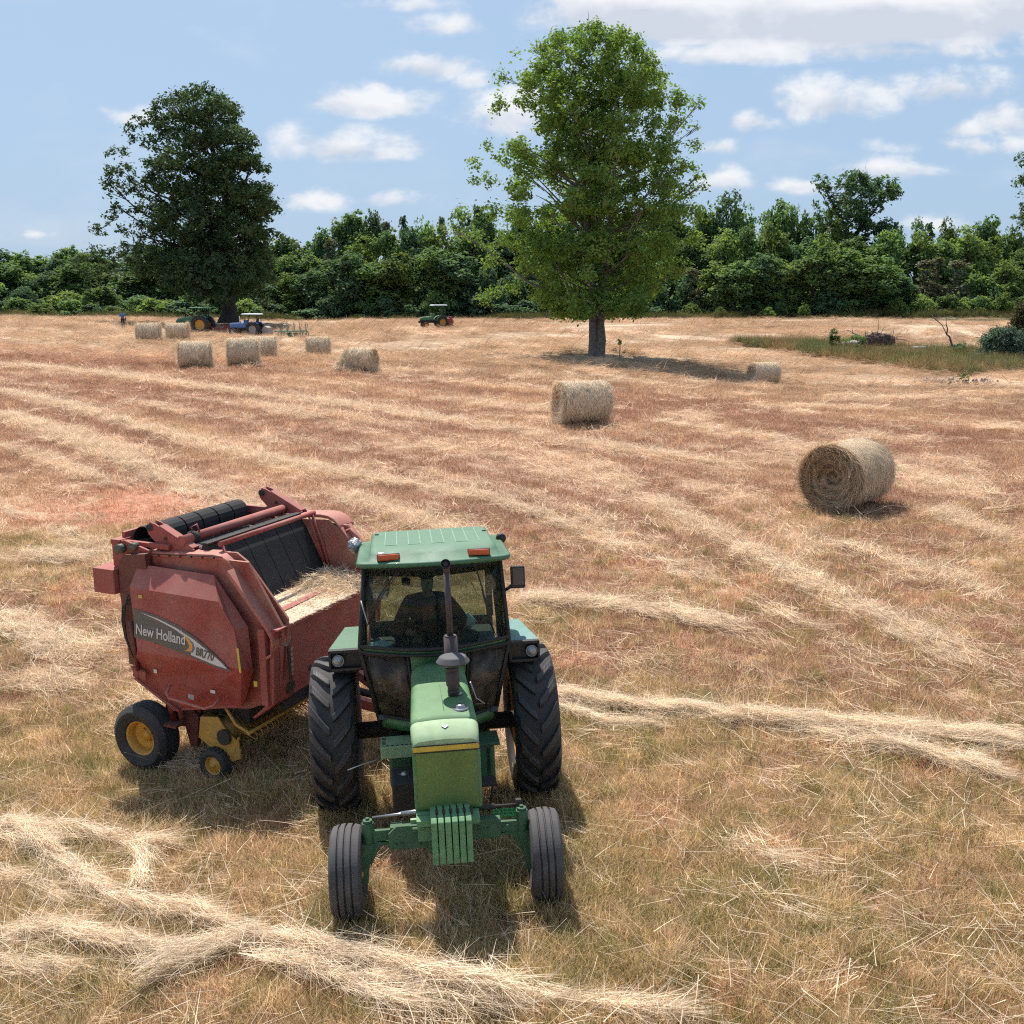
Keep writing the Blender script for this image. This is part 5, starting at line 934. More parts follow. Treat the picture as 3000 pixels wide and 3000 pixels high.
# front panel, ledge, deck
m = MB(); m.loft([[(2.10, .17, 1.16), (2.17, .17, 2.08), (2.10, .17, 2.08), (2.03, .17, 1.16)], [(2.10, 2.60, 1.16), (2.17, 2.60, 2.08), (2.10, 2.60, 2.08), (2.03, 2.60, 1.16)]]); m.build('front_panel', RD, bl, bevel=.01)
m = MB(); m.span((1.96, .12, 1.15), (2.06, .26, 2.1)); m.span((2.10, .17, 2.08), (2.22, 2.60, 2.11)); m.loft([[(2.10, .19, 1.155), (1.80, .19, .93), (1.75, .19, .93), (2.0, .19, 1.155)], [(2.10, .60, 1.155), (1.92, .60, 1.02), (1.85, .60, 1.02), (2.0, .60, 1.155)]]); m.build('front_corner', RD, bl, bevel=.012)
m = MB(); m.loft([[(2.22, .40, 2.115), (1.44, .40, 2.17), (1.44, .40, 2.13), (2.22, .40, 2.08)], [(2.22, 2.38, 2.115), (1.44, 2.38, 2.17), (1.44, 2.38, 2.13), (2.22, 2.38, 2.08)]]); dk_ = m.build('deck', RT, bl)
m = MB(); m.box((1.85, 1.15, 2.155), (.10, 1.3, .006), rot=(0, R_(4), R_(2))); m.build('deck_rib', RD, dk_)
m = MB(); m.box((2.185, .42, 1.62), (.012, .06, .42)); sg = m.build('sight_gauge', M['black'], bl); 
m = MB(); m.box((2.187, .455, 1.64), (.014, .045, .36)); m.build('gauge_strip', mat('gauge_tan', (.42, .22, .12), .7), sg)
for k in range(5): m = MB(); m.box((2.1955, .455, 1.50 + k * .065), (.003, .045, .006)); m.build('gauge_line', M['dark'], sg)
m = MB()
for (u, z, a, b) in ((.50, 1.28, .05, .09), (.92, 1.38, .04, .03), (.33, 1.08, .02, .02), (2.2, 1.75, .02, .015), (2.35, 1.9, .02, .012)): m.lathe([(0, .012), (b if a > .04 else a, .012), (b if a > .04 else a, -.01)], 'x', (2.094 + (z - 1.16) * .076, u, z), 14, smooth=False)
m.build('panel_holes', M['black'], bl)
# belts: front wall and rear roll
for k in range(6):
    y0 = .46 + k * .316; m = MB(); pf = [(1.46, 2.17), (1.40, 2.30), (1.16, 2.78), (1.08, 2.90), (1.0, 2.95), (.90, 2.97)]; gap = .304
    m.loft([[(v, y0, z), (v, y0 + gap, z), (v - .02, y0 + gap, z - .012), (v - .02, y0, z - .012)] for v, z in pf], False); m.build('belt', M['belt'], bl)
    m = MB(); pr = [(.17 * math.cos(a) + .02, .17 * math.sin(a) + 2.93) for a in [R_(x) for x in range(-30, 215, 20)]]
    m.loft([[(v, y0, z), (v, y0 + gap - .012, z), (v * .97, y0 + gap - .012, z - .01), (v * .97, y0, z - .01)] for v, z in pr], False); m.build('belt', M['belt'], bl)
m = MB(); m.span((1.0, .44, 2.15), (1.38, 2.34, 2.3)); m.span((-.2, .44, 2.1), (.9, 2.34, 2.75)); m.span((-.02, .44, 2.75), (.10, 2.34, 2.93)); m.build('bale_chamber', M['black'], bl)
m = MB(); m.cyl((1.26, .40, 3.0), (1.26, 2.38, 3.0), .032, 16); m.tube([(1.26, 2.32, 3.0), (1.42, 2.32, 2.60), (1.52, 2.32, 2.22)], .022, 8); m.tube([(1.26, 2.24, 3.0), (1.34, 2.27, 2.70), (1.48, 2.31, 2.24)], .012, 8); m.tube([(1.26, .44, 3.0), (1.42, .42, 2.60)], .02, 8); m.build('front_roller_bar', RD, bl)
m = MB(); m.span((.98, .42, 2.965), (1.06, 2.36, 2.985)); m.cyl((1.0, .44, 2.90), (1.0, 2.34, 2.90), .06, 16); m.build('belt_guide', M['dark'], bl)
m = MB(); m.cyl((.72, .34, 3.0), (.72, 2.46, 3.0), .062, 24); m.tube([(.72, .58, 3.05), (.70, .56, 3.13), (.72, .64, 3.15), (.74, .66, 3.05)], .012, 8); cb_ = m.build('cross_tube', RD, bl)
m = MB(); m.lathe([(.060, -.04), (.085, -.03), (.085, .03), (.060, .04)], 'y', (.72, .56, 3.0), 24); m.build('collar', M['dark'], cb_)
m = MB(); m.span((-.24, .36, 2.93), (-.19, 2.48, 3.03)); m.span((-.19, .30, 2.88), (.55, .36, 2.94)); m.span((-.25, 2.42, 2.90), (.6, 2.48, 3.0)); m.span((-.30, .22, 2.90), (-.15, .42, 2.96)); m.build('tailgate_frame', RD, bl, bevel=.006)
m = MB(); m.span((-.24, .30, 1.3), (-.16, 2.46, 2.93)); m.build('tailgate_panel', M['maroon'], bl)
m = MB(); m.lathe([(0, -.06), (.06, -.06), (.06, .06), (0, .06)], 'y', (-.12, .20, 2.86), 16); m.lathe([(0, -.05), (.05, -.05), (.05, .05), (0, .05)], 'y', (.08, .22, 2.90), 16); m.build('tension_spring', mat('greasy_iron', (.10, .09, .07), .6, var=.5, scale=20), bl)
# box at the rear corner
m = MB(); m.span((-.52, .10, 2.28), (-.18, .40, 2.60)); m.build('rear_box', RD, bl, bevel=.012)
# rear hydraulic hoses and cylinder
m = MB()
for k in range(3): m.tube([(.02 + .02 * k, .12, 2.30 - .05 * k), (-.03 - .02 * k, .10, 2.15), (-.05 - .02 * k, .09, 1.95), (-.03 - .01 * k, .08, 1.75), (.02, .08, 1.58), (.08, .09, 1.45)], .010, 6)
m.build('hydraulic_hose', M['black'], bl)
m = MB(); m.cyl((.10, .04, 2.0), (.16, .04, 1.36), .03, 12); m.cyl((.15, .04, 1.4), (.17, .04, 1.25), .014, 8); m.box((.10, .05, 1.82), (.08, .05, .05)); m.build('hydraulic_cylinder', M['maroon'], bl)
m = MB(); m.prism([(.05, 1.40), (.28, 1.35), (.28, 1.24), (.10, 1.28)], 'y', .03, .06); m.tube([(.04, .10, 1.22), (.45, .12, .98), (.68, .14, .86)], .02, 6); m.build('lower_edge_rail', RD, bl)
# running gear
m = MB(); m.prism([(.30, .92), (.62, .90), (.78, .70), (.72, .30), (.62, .28), (.55, .55), (.20, .50), (.02, .40), (.02, .52), (.22, .70)], 'y', .36, .44); m.prism([(.30, .92), (.62, .90), (.78, .70), (.72, .30), (.62, .28), (.55, .55), (.20, .50), (.02, .40), (.02, .52), (.22, .70)], 'y', 2.32, 2.40); m.span((.0, .25, .40), (.16, 2.52, .54)); m.span((.6, .4, .75), (.78, 2.37, .9)); m.build('axle_frame', M['maroon'], bl, bevel=.008)
m = MB(); m.cyl((.45, .22, 1.0), (.50, .22, .70), .045, 12); m.cyl((.62, .2, .98), (.66, .2, .72), .035, 12); m.box((.52, .18, .66), (.26, .2, .03)); m.build('spring_bracket', M['maroon'], bl)
# pickup
m = MB(); m.prism([(.93, .80), (1.20, .84), (1.34, .66), (1.50, .55), (1.52, .34), (1.38, .28), (1.15, .36), (.88, .52)], 'y', .22, .245); m.prism([(.93, .80), (1.20, .84), (1.34, .66), (1.50, .55), (1.52, .34), (1.38, .28), (1.15, .36), (.88, .52)], 'y', 2.50, 2.525); m.loft([[(.93, .245, .80), (.90, .245, .78), (1.36, .245, .30), (1.40, .245, .34)], [(.93, .42, .80), (.90, .42, .78), (1.36, .42, .30), (1.40, .42, .34)]])
m.tube([(1.32, .24, .98), (1.46, .24, .78), (1.66, .24, .70)], .022, 6); m.tube([(1.50, .23, .62), (1.47, .23, .50), (1.40, .23, .34)], .016, 6); pk = m.build('pickup', M['pick_yellow'], bl, bevel=.004)
m = MB(); m.cyl((1.66, .22, .70), (1.66, 2.52, .70), .02, 12); gb = m.build('wind_guard', M['pick_yellow'], bl)
m = MB()
for k in range(20):
    y0 = .34 + k * .110; m.tube([(1.66, y0, .70), (1.70, y0, .62), (1.66, y0 + .02, .57), (1.60, y0 + .01, .60), (1.40, y0, .66)], .006, 5)
m.build('guard_tine', M['pick_yellow'], gb)
m = MB(); m.cyl((1.20, .26, .60), (1.20, 2.50, .60), .17, 20)
for k in range(19):
    y0 = .34 + k * .112; m.lathe([(.225, -.022), (.232, 0), (.225, .022)], 'y', (1.20, y0, .60), 24)
    for q in (.4, 1.2, 2.0, 5.6, 6.0): m.tube([(1.20 + .16 * math.cos(q), y0 + .05, .60 + .16 * math.sin(q)), (1.20 + .34 * math.cos(q), y0 + .05, .60 + .34 * math.sin(q))], .005, 4)
m.build('pickup_reel', mat('reel_dark_yellow', (.26, .15, .03), .6, dust=.4, dustcol=(.12, .08, .04)), pk)
m = MB(); m.lathe([(0, -.02), (.10, -.02), (.10, .02), (.0, .02)], 'y', (1.30, .20, .60), 20, smooth=False); m.build('pickup_sprocket', M['dark'], pk)
m = MB(); c = (1.17, .16, .235); m.lathe([(.125, -.05), (.11, -.045), (.10, 0), (.11, .045), (.125, .05)], 'y', c, 32); m.lathe([(.10, -.01), (.05, -.03), (.03, -.03), (.03, -.06), (0, -.06)], 'y', c, 32); gw = m.build('gauge_wheel', M['wheel_yellow'], bl)
m = MB(); m.lathe([(.12, -.05), (.14, -.065), (.19, -.06), (.205, -.03), (.208, 0), (.205, .03), (.19, .06), (.14, .065), (.12, .05)], 'y', c, 40); gt_ = m.build('tyre', M['rubber'], gw)
m = MB()
for k in range(22): q = 2 * math.pi * k / 22; m.box((c[0] + .205 * math.cos(q), c[1], c[2] + .205 * math.sin(q)), (.022, .10, .03), rot=(0, -q, 0))
m.build('tread_lugs', M['rubber'], gw)
m = MB(); m.tube([(1.17, .23, .235), (1.17, .26, .30), (1.25, .26, .55)], .022, 8); m.build('gauge_wheel_arm', M['dark'], bl)
m = MB(); m.span((1.4, .5, .95), (2.0, 2.32, 1.15)); m.span((.3, .46, .70), (1.5, 2.32, 1.3)); m.build('underbody', M['dark'], bl)
# tongue to the tractor
m = MB(); m.loft([[(1.9, 1.0, .98), (1.9, 1.0, 1.12), (1.9, 1.12, 1.12), (1.9, 1.12, .98)], [(3.25, 1.46, .62), (3.25, 1.46, .74), (3.25, 1.54, .74), (3.25, 1.54, .62)]]); m.loft([[(1.9, 1.95, .98), (1.9, 1.95, 1.12), (1.9, 2.07, 1.12), (1.9, 2.07, .98)], [(3.25, 1.48, .62), (3.25, 1.48, .74), (3.25, 1.56, .74), (3.25, 1.56, .62)]]); m.box((3.4, 1.51, .64), (.5, .10, .08)); m.build('tongue', RP, bl, bevel=.006)
m = MB(); m.tube([(1.9, 1.4, 1.0), (3.2, 1.5, .85)], .05, 10); m.build('driveshaft', M['black'], bl)
m = MB(); m.tube([(2.02, 2.33, 2.50), (2.0, 2.30, 2.72), (1.90, 2.28, 2.84), (1.82, 2.32, 2.80)], .026, 8); m.build('grab_handle', RP, bl)
# chaff lying on the deck
g = np.random.default_rng(5); n_ = 3400; u = g.random(n_) ** .42; P0 = np.stack([1.48 + g.random(n_) * .72, (.50 + u * 1.83), np.zeros(n_)], 1); pile = np.exp(-((P0[:, 1] - 2.15) / .50) ** 2) * .15 + .0; pile *= sstep(2.22, 1.95, P0[:, 0]) * .8 + .2
P0[:, 2] = 2.165 - (P0[:, 0] - 1.44) * .07 + pile * g.random(n_); az = g.random(n_) * 6.28; el = g.normal(size=n_) * .15; D_ = np.stack([np.cos(az) * np.cos(el), np.sin(az) * np.cos(el), np.sin(el)], 1)
V, F = ribbons(P0, D_, .05 + .22 * g.random(n_), .004 + .005 * g.random(n_), .3, 2, g=g); V[:, 0] = np.minimum(V[:, 0], 2.30); V[:, 2] = np.maximum(V[:, 2], 2.172 - (V[:, 0] - 1.44) * .07)
ch = np_mesh('hay_chaff', V, F, M['straw'], rnd=np.repeat(g.random(n_), 2)); ch.location = bl.location; ch.rotation_euler = bl.rotation_euler; tag(ch, 'loose hay and chaff heaped on the front deck of the baler', kind='stuff')
n_ = 15000; P0 = np.stack([1.47 + g.random(n_) * .74, .42 + g.random(n_) * 1.94, np.zeros(n_)], 1); k = (np.abs(P0[:, 0] - 1.85 + (P0[:, 1] - .9) * .03) > .055) | (P0[:, 1] > 1.8); P0 = P0[k]; n_ = len(P0); P0[:, 2] = 2.174 - (P0[:, 0] - 1.44) * .07; az = g.random(n_) * 6.28; D_ = np.stack([np.cos(az), np.sin(az), 0 * az], 1)
V, F = ribbons(P0, D_, .02 + .04 * g.random(n_), .006 + .006 * g.random(n_), .1, 1, side=np.stack([-np.sin(az), np.cos(az), 0 * az], 1), g=g); V[:, 2] = 2.173 - (V[:, 0] - 1.44) * .07 + .003 * np.repeat(g.random(n_), 4); c2 = np_mesh('deck_dust', V, F, M['straw'], rnd=g.random(n_) * .5 + .3); c2.location = bl.location; c2.rotation_euler = bl.rotation_euler; tag(c2, 'thin layer of hay crumbs covering the baler deck', kind='stuff')

for (v, z, w_, h_, mt_) in ((1.90, 1.42, .05, .07, 'decal_yellow'), (.34, 2.35, .06, .04, 'decal_yellow'), (1.30, 1.25, .07, .04, 'decal_light'), (.42, 1.38, .05, .05, 'decal_light')):
    m = MB(); m.box((v, .0 if v < 1.8 else .11, z), (w_, .004, h_)); o = m.build('safety_label', M[mt_], bl); o.location = (0, -.012 if v < 1.8 and z > 1.6 else (.055 if v < 1.8 else .0), 0)
# ------------------------------------------------------------------ round bales
def bale_material():
    m = bpy.data.materials.new('bale_hay'); m.use_nodes = True; t = m.node_tree; n = t.nodes; l = t.links; b = n['Principled BSDF']; b.inputs['Roughness'].default_value = .95; b.inputs['Specular IOR Level'].default_value = .1
    g = n.new('ShaderNodeTexCoord'); mp = n.new('ShaderNodeMapping'); mp.inputs[3].default_value = (14, 4, 4); l.new(g.outputs['Object'], mp.inputs[0]); z = n.new('ShaderNodeTexNoise'); z.inputs['Scale'].default_value = 3; z.inputs['Detail'].default_value = 9; z.inputs['Roughness'].default_value = .75; l.new(mp.outputs[0], z.inputs[0])
    c = n.new('ShaderNodeValToRGB'); c.color_ramp.elements[0].position = .3; c.color_ramp.elements[0].color = (.20, .14, .085, 1); c.color_ramp.elements[1].position = .68; c.color_ramp.elements[1].color = (.66, .52, .34, 1); l.new(z.outputs[0], c.inputs[0]); l.new(c.outputs[0], b.inputs['Base Color'])
    p = n.new('ShaderNodeBump'); p.inputs['Strength'].default_value = 1; p.inputs['Distance'].default_value = .04; l.new(z.outputs[0], p.inputs['Height']); l.new(p.outputs[0], b.inputs['Normal']); return m
M['bale'] = bale_material()
rg_ = np.random.default_rng(77)
def make_bale(seed, R=.73, L_=1.62, nb=6000, ne=2600, wd=.008, hollow=.10, ragged=.03, sag=.04, endm='straw'):
    g = np.random.default_rng(seed); root = empty('round_bale', (0, 0, 0)); m = MB(); nR, nT = 18, 56; rings = []
    def rad_(t, x): return R * (1 + .02 * math.sin(2 * t + 2.2 * x + seed * 2) + .015 * math.sin(3 * x * 3 + seed) + sag * math.cos(2 * (t - math.pi / 2)) * -1 + .018 * math.sin(5 * t + 3 * x + seed) + .012 * math.sin(11 * t - 7 * x))
    for i in range(nR + 1):
        x = L_ * (i / nR - .5); e = 1 - .06 * max(0, abs(2 * i / nR - 1) - .8) / .2; rings.append([(x, rad_(t, x) * e * math.cos(t), rad_(t, x) * e * math.sin(t)) for t in [2 * math.pi * j / nT for j in range(nT)]])
    ends = lambda s: [[(s * (L_ / 2 + .01 - hollow * math.exp(-(q / .45) ** 2) + .035 * math.sin(q * 22 + t * 1.0 + seed) + .03 * math.sin(3 * t + 5 * q + seed)), R * .94 * q * math.cos(t), R * .94 * q * math.sin(t)) for t in [2 * math.pi * j / nT for j in range(nT)]] for q in (.96, .85, .74, .63, .52, .41, .3, .2, .1, .02)]
    m.loft(ends(-1)[::-1] + rings + ends(1), True); m.build('bale_core', M['bale'], root)
    t = g.random(nb) * 6.283; x = (g.random(nb) - .5) * L_; r = R * (1.0 + .012 * g.random(nb)) * (1 - sag * np.cos(2 * (t - math.pi / 2))); P0 = np.stack([x, r * np.cos(t), r * np.sin(t)], 1); tan = np.stack([0 * t, -np.sin(t), np.cos(t)], 1); nor = np.stack([0 * t, np.cos(t), np.sin(t)], 1)
    D = tan * np.where(g.random(nb) < .5, 1, -1)[:, None] + g.normal(size=(nb, 1)) * .45 * np.array([1, 0, 0]) + nor * (g.random((nb, 1)) * .40 - .02); D /= np.linalg.norm(D, axis=1)[:, None]; side = np.cross(D, nor); V, F = ribbons(P0, D, .10 + .20 * g.random(nb), wd * (.5 + g.random(nb)), .0, 2, side=side, g=g)
    # wrap round the barrel
    V = V.reshape(nb, -1, 3); k = np.hypot(V[:, :, 1], V[:, :, 2]); lim = (r * (1.0 + ragged * g.random(nb) ** 3 * 2))[:, None] + .004; f_ = np.minimum(1, lim / k); V[:, :, 1] *= f_; V[:, :, 2] *= f_; np_mesh('wrapped_straw', V.reshape(-1, 3), F, M['straw'], parent=root, rnd=np.repeat(g.random(nb), 2))
    for s in (-1, 1):
        q = np.sqrt(g.random(ne)) * .98; t = g.random(ne) * 6.283; P0 = np.stack([s * (L_ / 2 + .012 - hollow * np.exp(-(q / .45) ** 2) + .03 * g.random(ne)), R * q * np.cos(t), R * q * np.sin(t)], 1); D = np.stack([s * (g.random(ne) * .35 - .05), -np.sin(t), np.cos(t)], 1) + g.normal(size=(ne, 3)) * .34; D /= np.linalg.norm(D, axis=1)[:, None]
        V, F = ribbons(P0, D, (.12 + .34 * g.random(ne)) * (.45 + .55 * q), wd * (.5 + g.random(ne)), .25, 3, droop=.05 + .10 * g.random(ne), g=g); sw = .5 + .5 * np.sin(q * 26 + t + seed); np_mesh('end_straw', V, F, M[endm], parent=root, rnd=np.repeat(np.clip(sw * .60 + .40 * g.random(ne), 0, 1), 3))
    return root
def put_bale(o, px, py, z, yaw, label, scale=1.0, R=.73, roll=0.0):
    P = at_depth(px, py, z); c = gz(P[0], P[1]); o.location = (P[0], P[1], c + R * scale * .97); o.rotation_euler = (roll, 0, R_(yaw)); o.scale = (scale,) * 3; tag(o, label, 'hay bale', 'round hay bales on the field'); return o
bA = make_bale(1, R=.81, L_=1.70, nb=19000, ne=12000, wd=.009, hollow=.26, ragged=.09, sag=.05, endm='straw_dark'); bB = make_bale(2, nb=12000, ne=5000, wd=.012, ragged=.08, hollow=.15); bC = make_bale(3, nb=8000, ne=3600, wd=.018, sag=.05, ragged=.12, hollow=.16)
put_bale(bA, 2474, 1472, 26.4, 47, 'nearest round bale at right, its dark coiled end turned to the camera', 1.0, .80)
put_bale(bB, 1702, 1222, 38.6, 18, 'round bale alone in mid field below the tall middle tree', 1.03)
put_bale(copy_tree(bB), 2237, 1120, 67, 16, 'round bale at right by the end of the tree shadow', .94, roll=2.1)
put_bale(bC, 573, 1068, 60, 13, 'front left bale of the group under the oak', .99)
put_bale(copy_tree(bC), 713, 1058, 61, 13, 'front middle bale, just right of the front left one', .97, roll=1.3)
put_bale(copy_tree(bC), 768, 1040, 67, 13, 'bale half hidden behind the front middle bale', .98, roll=2.6)
put_bale(copy_tree(bC), 437, 997, 84, 10, 'leftmost bale, nearest to the distant man', 1.0, roll=.7)
put_bale(copy_tree(bC), 522, 990, 88, 10, 'bale behind the leftmost one, before the green tractor', .98, roll=3.3)
put_bale(copy_tree(bC), 932, 1036, 78, 13, 'bale below the green tine rake, right of the middle group', .96, roll=4.4)
bD = make_bale(7, R=.66, L_=1.35, nb=5000, ne=2400, wd=.018, ragged=.3, sag=.08); put_bale(bD, 1062, 1076, 60, -18, 'ragged burst bale spilling a loose heap of hay on its left', 1.0, .66)
g = np.random.default_rng(4); n_ = 6500; P = at_depth(1020, 1076, 60); P[2] = gz(P[0], P[1]); a = g.random(n_) * 6.28; q = g.random(n_) ** .6; hh = np.clip(1.32 * (1 - q ** 1.3), 0, 9); P0 = np.stack([q * .82 * np.cos(a), q * .8 * np.sin(a), hh * (.55 + .45 * g.random(n_))], 1); D = np.stack([np.cos(a) * .6 + g.normal(size=n_) * .4, np.sin(a) * .6 + g.normal(size=n_) * .4, -.9 + g.normal(size=n_) * .6], 1); D /= np.linalg.norm(D, axis=1)[:, None]
V, F = ribbons(P0, D, .15 + .25 * g.random(n_), .018 * (.5 + g.random(n_)), .4, 2, g=g); V[:, 2] = np.maximum(V[:, 2], 0); hp = empty('hay_heap', P, (0, 0, 0), 'loose upright heap of hay against the left of the burst bale', 'hay heap'); np_mesh('loose_straw', V, F, M['straw'], parent=hp, rnd=np.repeat(g.random(n_), 2))
m = MB(); m.lathe([(.60, 0), (.55, .45), (.38, .85), (.15, 1.1), (0, 1.16)], 'z', n=24); m.build('heap_core', M['bale'], hp)

# ------------------------------------------------------------------ parked tractors in the distance; local x = forward
def wheel_obj(name, R, rr, w_, x, y, par, rimm, lugs=0):
    m = MB(); m.lathe([(0, -.02), (rr * .45, -.03), (rr * .5, -.07), (rr * .85, -.05), (rr, -w_ * .35), (rr, w_ * .35), (rr * .85, .05), (rr * .5, .07), (0, .05)], 'y', n=28); o = m.build(name, rimm, par); o.location = (x, y, R)
    m = MB(); m.lathe([(rr, -w_ * .4), (rr + .03, -w_ * .5), (R - .08, -w_ * .5), (R - .03, -w_ * .42), (R - .02, 0), (R - .03, w_ * .42), (R - .08, w_ * .5), (rr + .03, w_ * .5), (rr, w_ * .4)], 'y', n=36); to = m.build('tyre', M['rubber'], o)
    if lugs:
        m = MB()
        for s in (-1, 1):
            for k in range(lugs): q = 2 * math.pi * (k + .5 * (s > 0)) / lugs; m.box((R * .985 * math.cos(q), s * w_ * .25, R * .985 * math.sin(q)), (.07, w_ * .55, .07), rot=(0, -q, 0))
        m.build('tread_lugs', M['rubber_tread'], o)
    return o
def far_tractor(px, py, z, yaw, label, body, canopy, rim, R=.84, r=.45, wb=2.3, hood_h=1.45, can_z=2.55, can_l=1.5, slope=.25, extra=None, white_stack=False, track=.8):
    P = at_depth(px, py, z); P[2] = gz(P[0], P[1]); root = empty('tractor', P, (0, 0, R_(yaw)), label, 'tractor')
    for s in (-1, 1): wheel_obj('rear_wheel', R, R * .58, .42, 0, s * track, root, rim, 18); wheel_obj('front_wheel', r, r * .55, .24, wb, s * (track - .05), root, rim, 14 if r > .4 else 0)
    hf = wb + .45; m = MB(); rings = []
    for x, zt, w_ in ((.85, hood_h, .30), (wb - .4, hood_h - slope * .35, .30), (hf - .15, hood_h - slope * .8, .28), (hf, hood_h - slope * 1.5, .24)):
        rings.append([(x, -w_, .78), (x, -w_, zt - .12), (x, -w_ * .7, zt), (x, w_ * .7, zt), (x, w_, zt - .12), (x, w_, .78)])
    m.loft(rings, False); m.build('hood', body, root, bevel=.03); m = MB(); m.box((hf - .02, 0, hood_h - slope * 1.5 - .18), (.06, .44, .3)); m.build('grille', M['black'], root)
    m = MB()
    for s in (-1, 1): m.lathe([(0, .03), (.07, .02), (.07, -.02)], 'x', (hf + .01, s * .16, hood_h - slope * 1.5 - .04), 12)
    m.build('headlights', M['lens'], root); m = MB(); m.span((-.3, -.22, .5), (wb + .3, .22, .82)); m.box((wb, 0, r), (.16, track * 1.8, .12)); m.box((0, 0, R), (.4, track * 1.8, .26)); m.box((hf + .05, 0, .62), (.25, .4, .25)); m.build('chassis', M['dark'], root, bevel=.02)
    for s in (-1, 1):
        m = MB(); rg = []
        for a in range(15, 150, 15): q = R_(a); rg.append([((R + .09) * math.cos(q), s * (track - .24), R + (R + .09) * math.sin(q)), ((R + .09) * math.cos(q), s * (track + .16), R + (R + .09) * math.sin(q)), ((R + .05) * math.cos(q), s * (track + .16), R + (R + .05) * math.sin(q)), ((R + .05) * math.cos(q), s * (track - .24), R + (R + .05) * math.sin(q))])
        m.loft(rg, False); m.build('fender', body, root)
    m = MB(); m.box((.0, 0, 1.15), (.5, .5, .15)); m.box((-.22, 0, 1.42), (.12, .48, .5), rot=(0, -.15, 0)); m.build('seat', M['seat'], root, bevel=.04)
    m = MB(); m.tube([(.78, 0, 1.3), (.62, 0, 1.62)], .03, 8); m.lathe([(.20, -.015), (.215, 0), (.20, .015), (.185, 0), (.20, -.015)], 'z', (.60, 0, 1.64), 20); m.box((.60, 0, 1.64), (.38, .03, .02)); m.build('steering_wheel', M['black'], root); m = MB(); m.box((.9, 0, 1.3), (.35, .55, .4)); m.build('dash', body, root, bevel=.04)
    m = MB()
    for s in (-1, 1): m.tube([(-.35, s * .5, .9), (-.38, s * .5, can_z - .02)], .04, 8)
    if can_l > 1.6:
        for s in (-1, 1): m.tube([(.9, s * .45, 1.3), (.75, s * .5, can_z - .02)], .03, 8)
    m.build('roll_bar', M['black'], root); m = MB(); m.box((-.38 + can_l * .38, 0, can_z + .03), (can_l, 1.35, .10), top=(.9, .88)); m.build('canopy', canopy, root, bevel=.03)
    m = MB(); m.cyl((wb - .5, .12, hood_h - .2), (wb - .5, .12, hood_h + .55), .035, 8); m.build('exhaust_pipe', M['white'] if white_stack else M['black'], root); return root
far_tractor(598, 977, 104, 174, 'green tractor with a green canopy parked under the oak behind two bales', M['far_green'], M['far_green'], M['wheel_yellow'], R=.86, r=.55, wb=2.25, hood_h=1.72, can_z=2.48, can_l=1.75, slope=.32, track=.85)
far_tractor(750, 982, 100, 172, 'small blue tractor with a white canopy parked under the oak', M['blue'], M['white'], M['rim_grey'], R=.64, r=.36, wb=2.0, hood_h=1.28, can_z=2.02, can_l=1.75, slope=.08, white_stack=True, track=.72)
far_tractor(1292, 960, 110, 200, 'small green tractor with a pale canopy at the wood edge left of the middle tree', M['far_green'], M['white'], M['wheel_yellow'], R=.58, r=.31, wb=1.75, hood_h=1.22, can_z=2.28, can_l=1.6, slope=.15, track=.62)
def wp(px, py, z): P = at_depth(px, py, z); P[2] = gz(P[0], P[1]); return P
P = wp(652, 976, 104); m = MB(); m.span((-.95, -.6, .42), (.75, .6, .58)); m.box((-.5, 0, .72), (.5, .4, .25)); m.tube([(.75, -.5, .5), (1.15, -.1, .7)], .04); m.tube([(.75, .5, .5), (1.15, .1, .7)], .04)
for k in range(4): m.tube([(-.8 + k * .45, -.55, .5), (-.8 + k * .45, -.55, .15)], .03, 6)
o = m.build('mower_implement', M['rust'], None, bevel=.01); o.location = P; o.rotation_euler = (0, 0, R_(174)); tag(o, 'low red mower hitched behind the parked green tractor under the oak', 'implement')
P = wp(785, 979, 100); m = MB(); m.prism([(-.35, .15), (.35, .15), (.35, .75), (.1, .95), (-.2, .8)], 'y', -.55, .55); m.tube([(.35, 0, .5), (.75, 0, .6)], .04); o = m.build('box_scraper', M['rim_grey'], None, bevel=.02); o.location = P; o.rotation_euler = (0, 0, R_(172)); tag(o, 'grey metal scraper box behind the small blue tractor', 'implement')
P = wp(853, 986, 98); rk = empty('hay_rake', P, (0, 0, R_(176)), 'green tined hay rake parked right of the blue tractor', 'hay rake'); m = MB(); m.tube([(1.6, 0, .55), (-1.5, 0, .62)], .05, 8); m.tube([(1.2, .3, .50), (-1.4, .5, .62)], .035, 8); m.tube([(.35, 0, .6), (.35, 0, 1.45)], .04, 8); m.tube([(.35, 0, 1.1), (1.1, 0, .6)], .025, 6); m.build('frame', M['rake_green'], rk)
for k in range(5):
    x = -1.45 + k * .58; m = MB(); m.tube([(x, -.05, .6), (x - .1, -.1, 1.2), (x + .06, -.12, 1.35), (x + .12, -.05, .62)], .028, 6); m.tube([(x, 0, .6), (x, .05, .1)], .03, 6); m.build('tine_arm', M['rake_green'], rk)
    m = MB(); m.lathe([(.28, -.02), (.31, 0), (.28, .02), (.25, 0), (.28, -.02)], 'y', (x + .05, .1, .34), 20)
    for q in range(10): a = q * .628; m.tube([(x + .05, .1, .34), (x + .05 + .40 * math.cos(a), .12, .34 + .40 * math.sin(a))], .010, 4)
    m.build('rake_wheel', M['rake_green'], rk)
for x in (.2, -.4): m = MB(); m.lathe([(0, -.05), (.16, -.05), (.22, -.04), (.22, .04), (.16, .05), (0, .05)], 'y', (x, -.3, .22), 20); m.build('wheel', M['rubber'], rk)
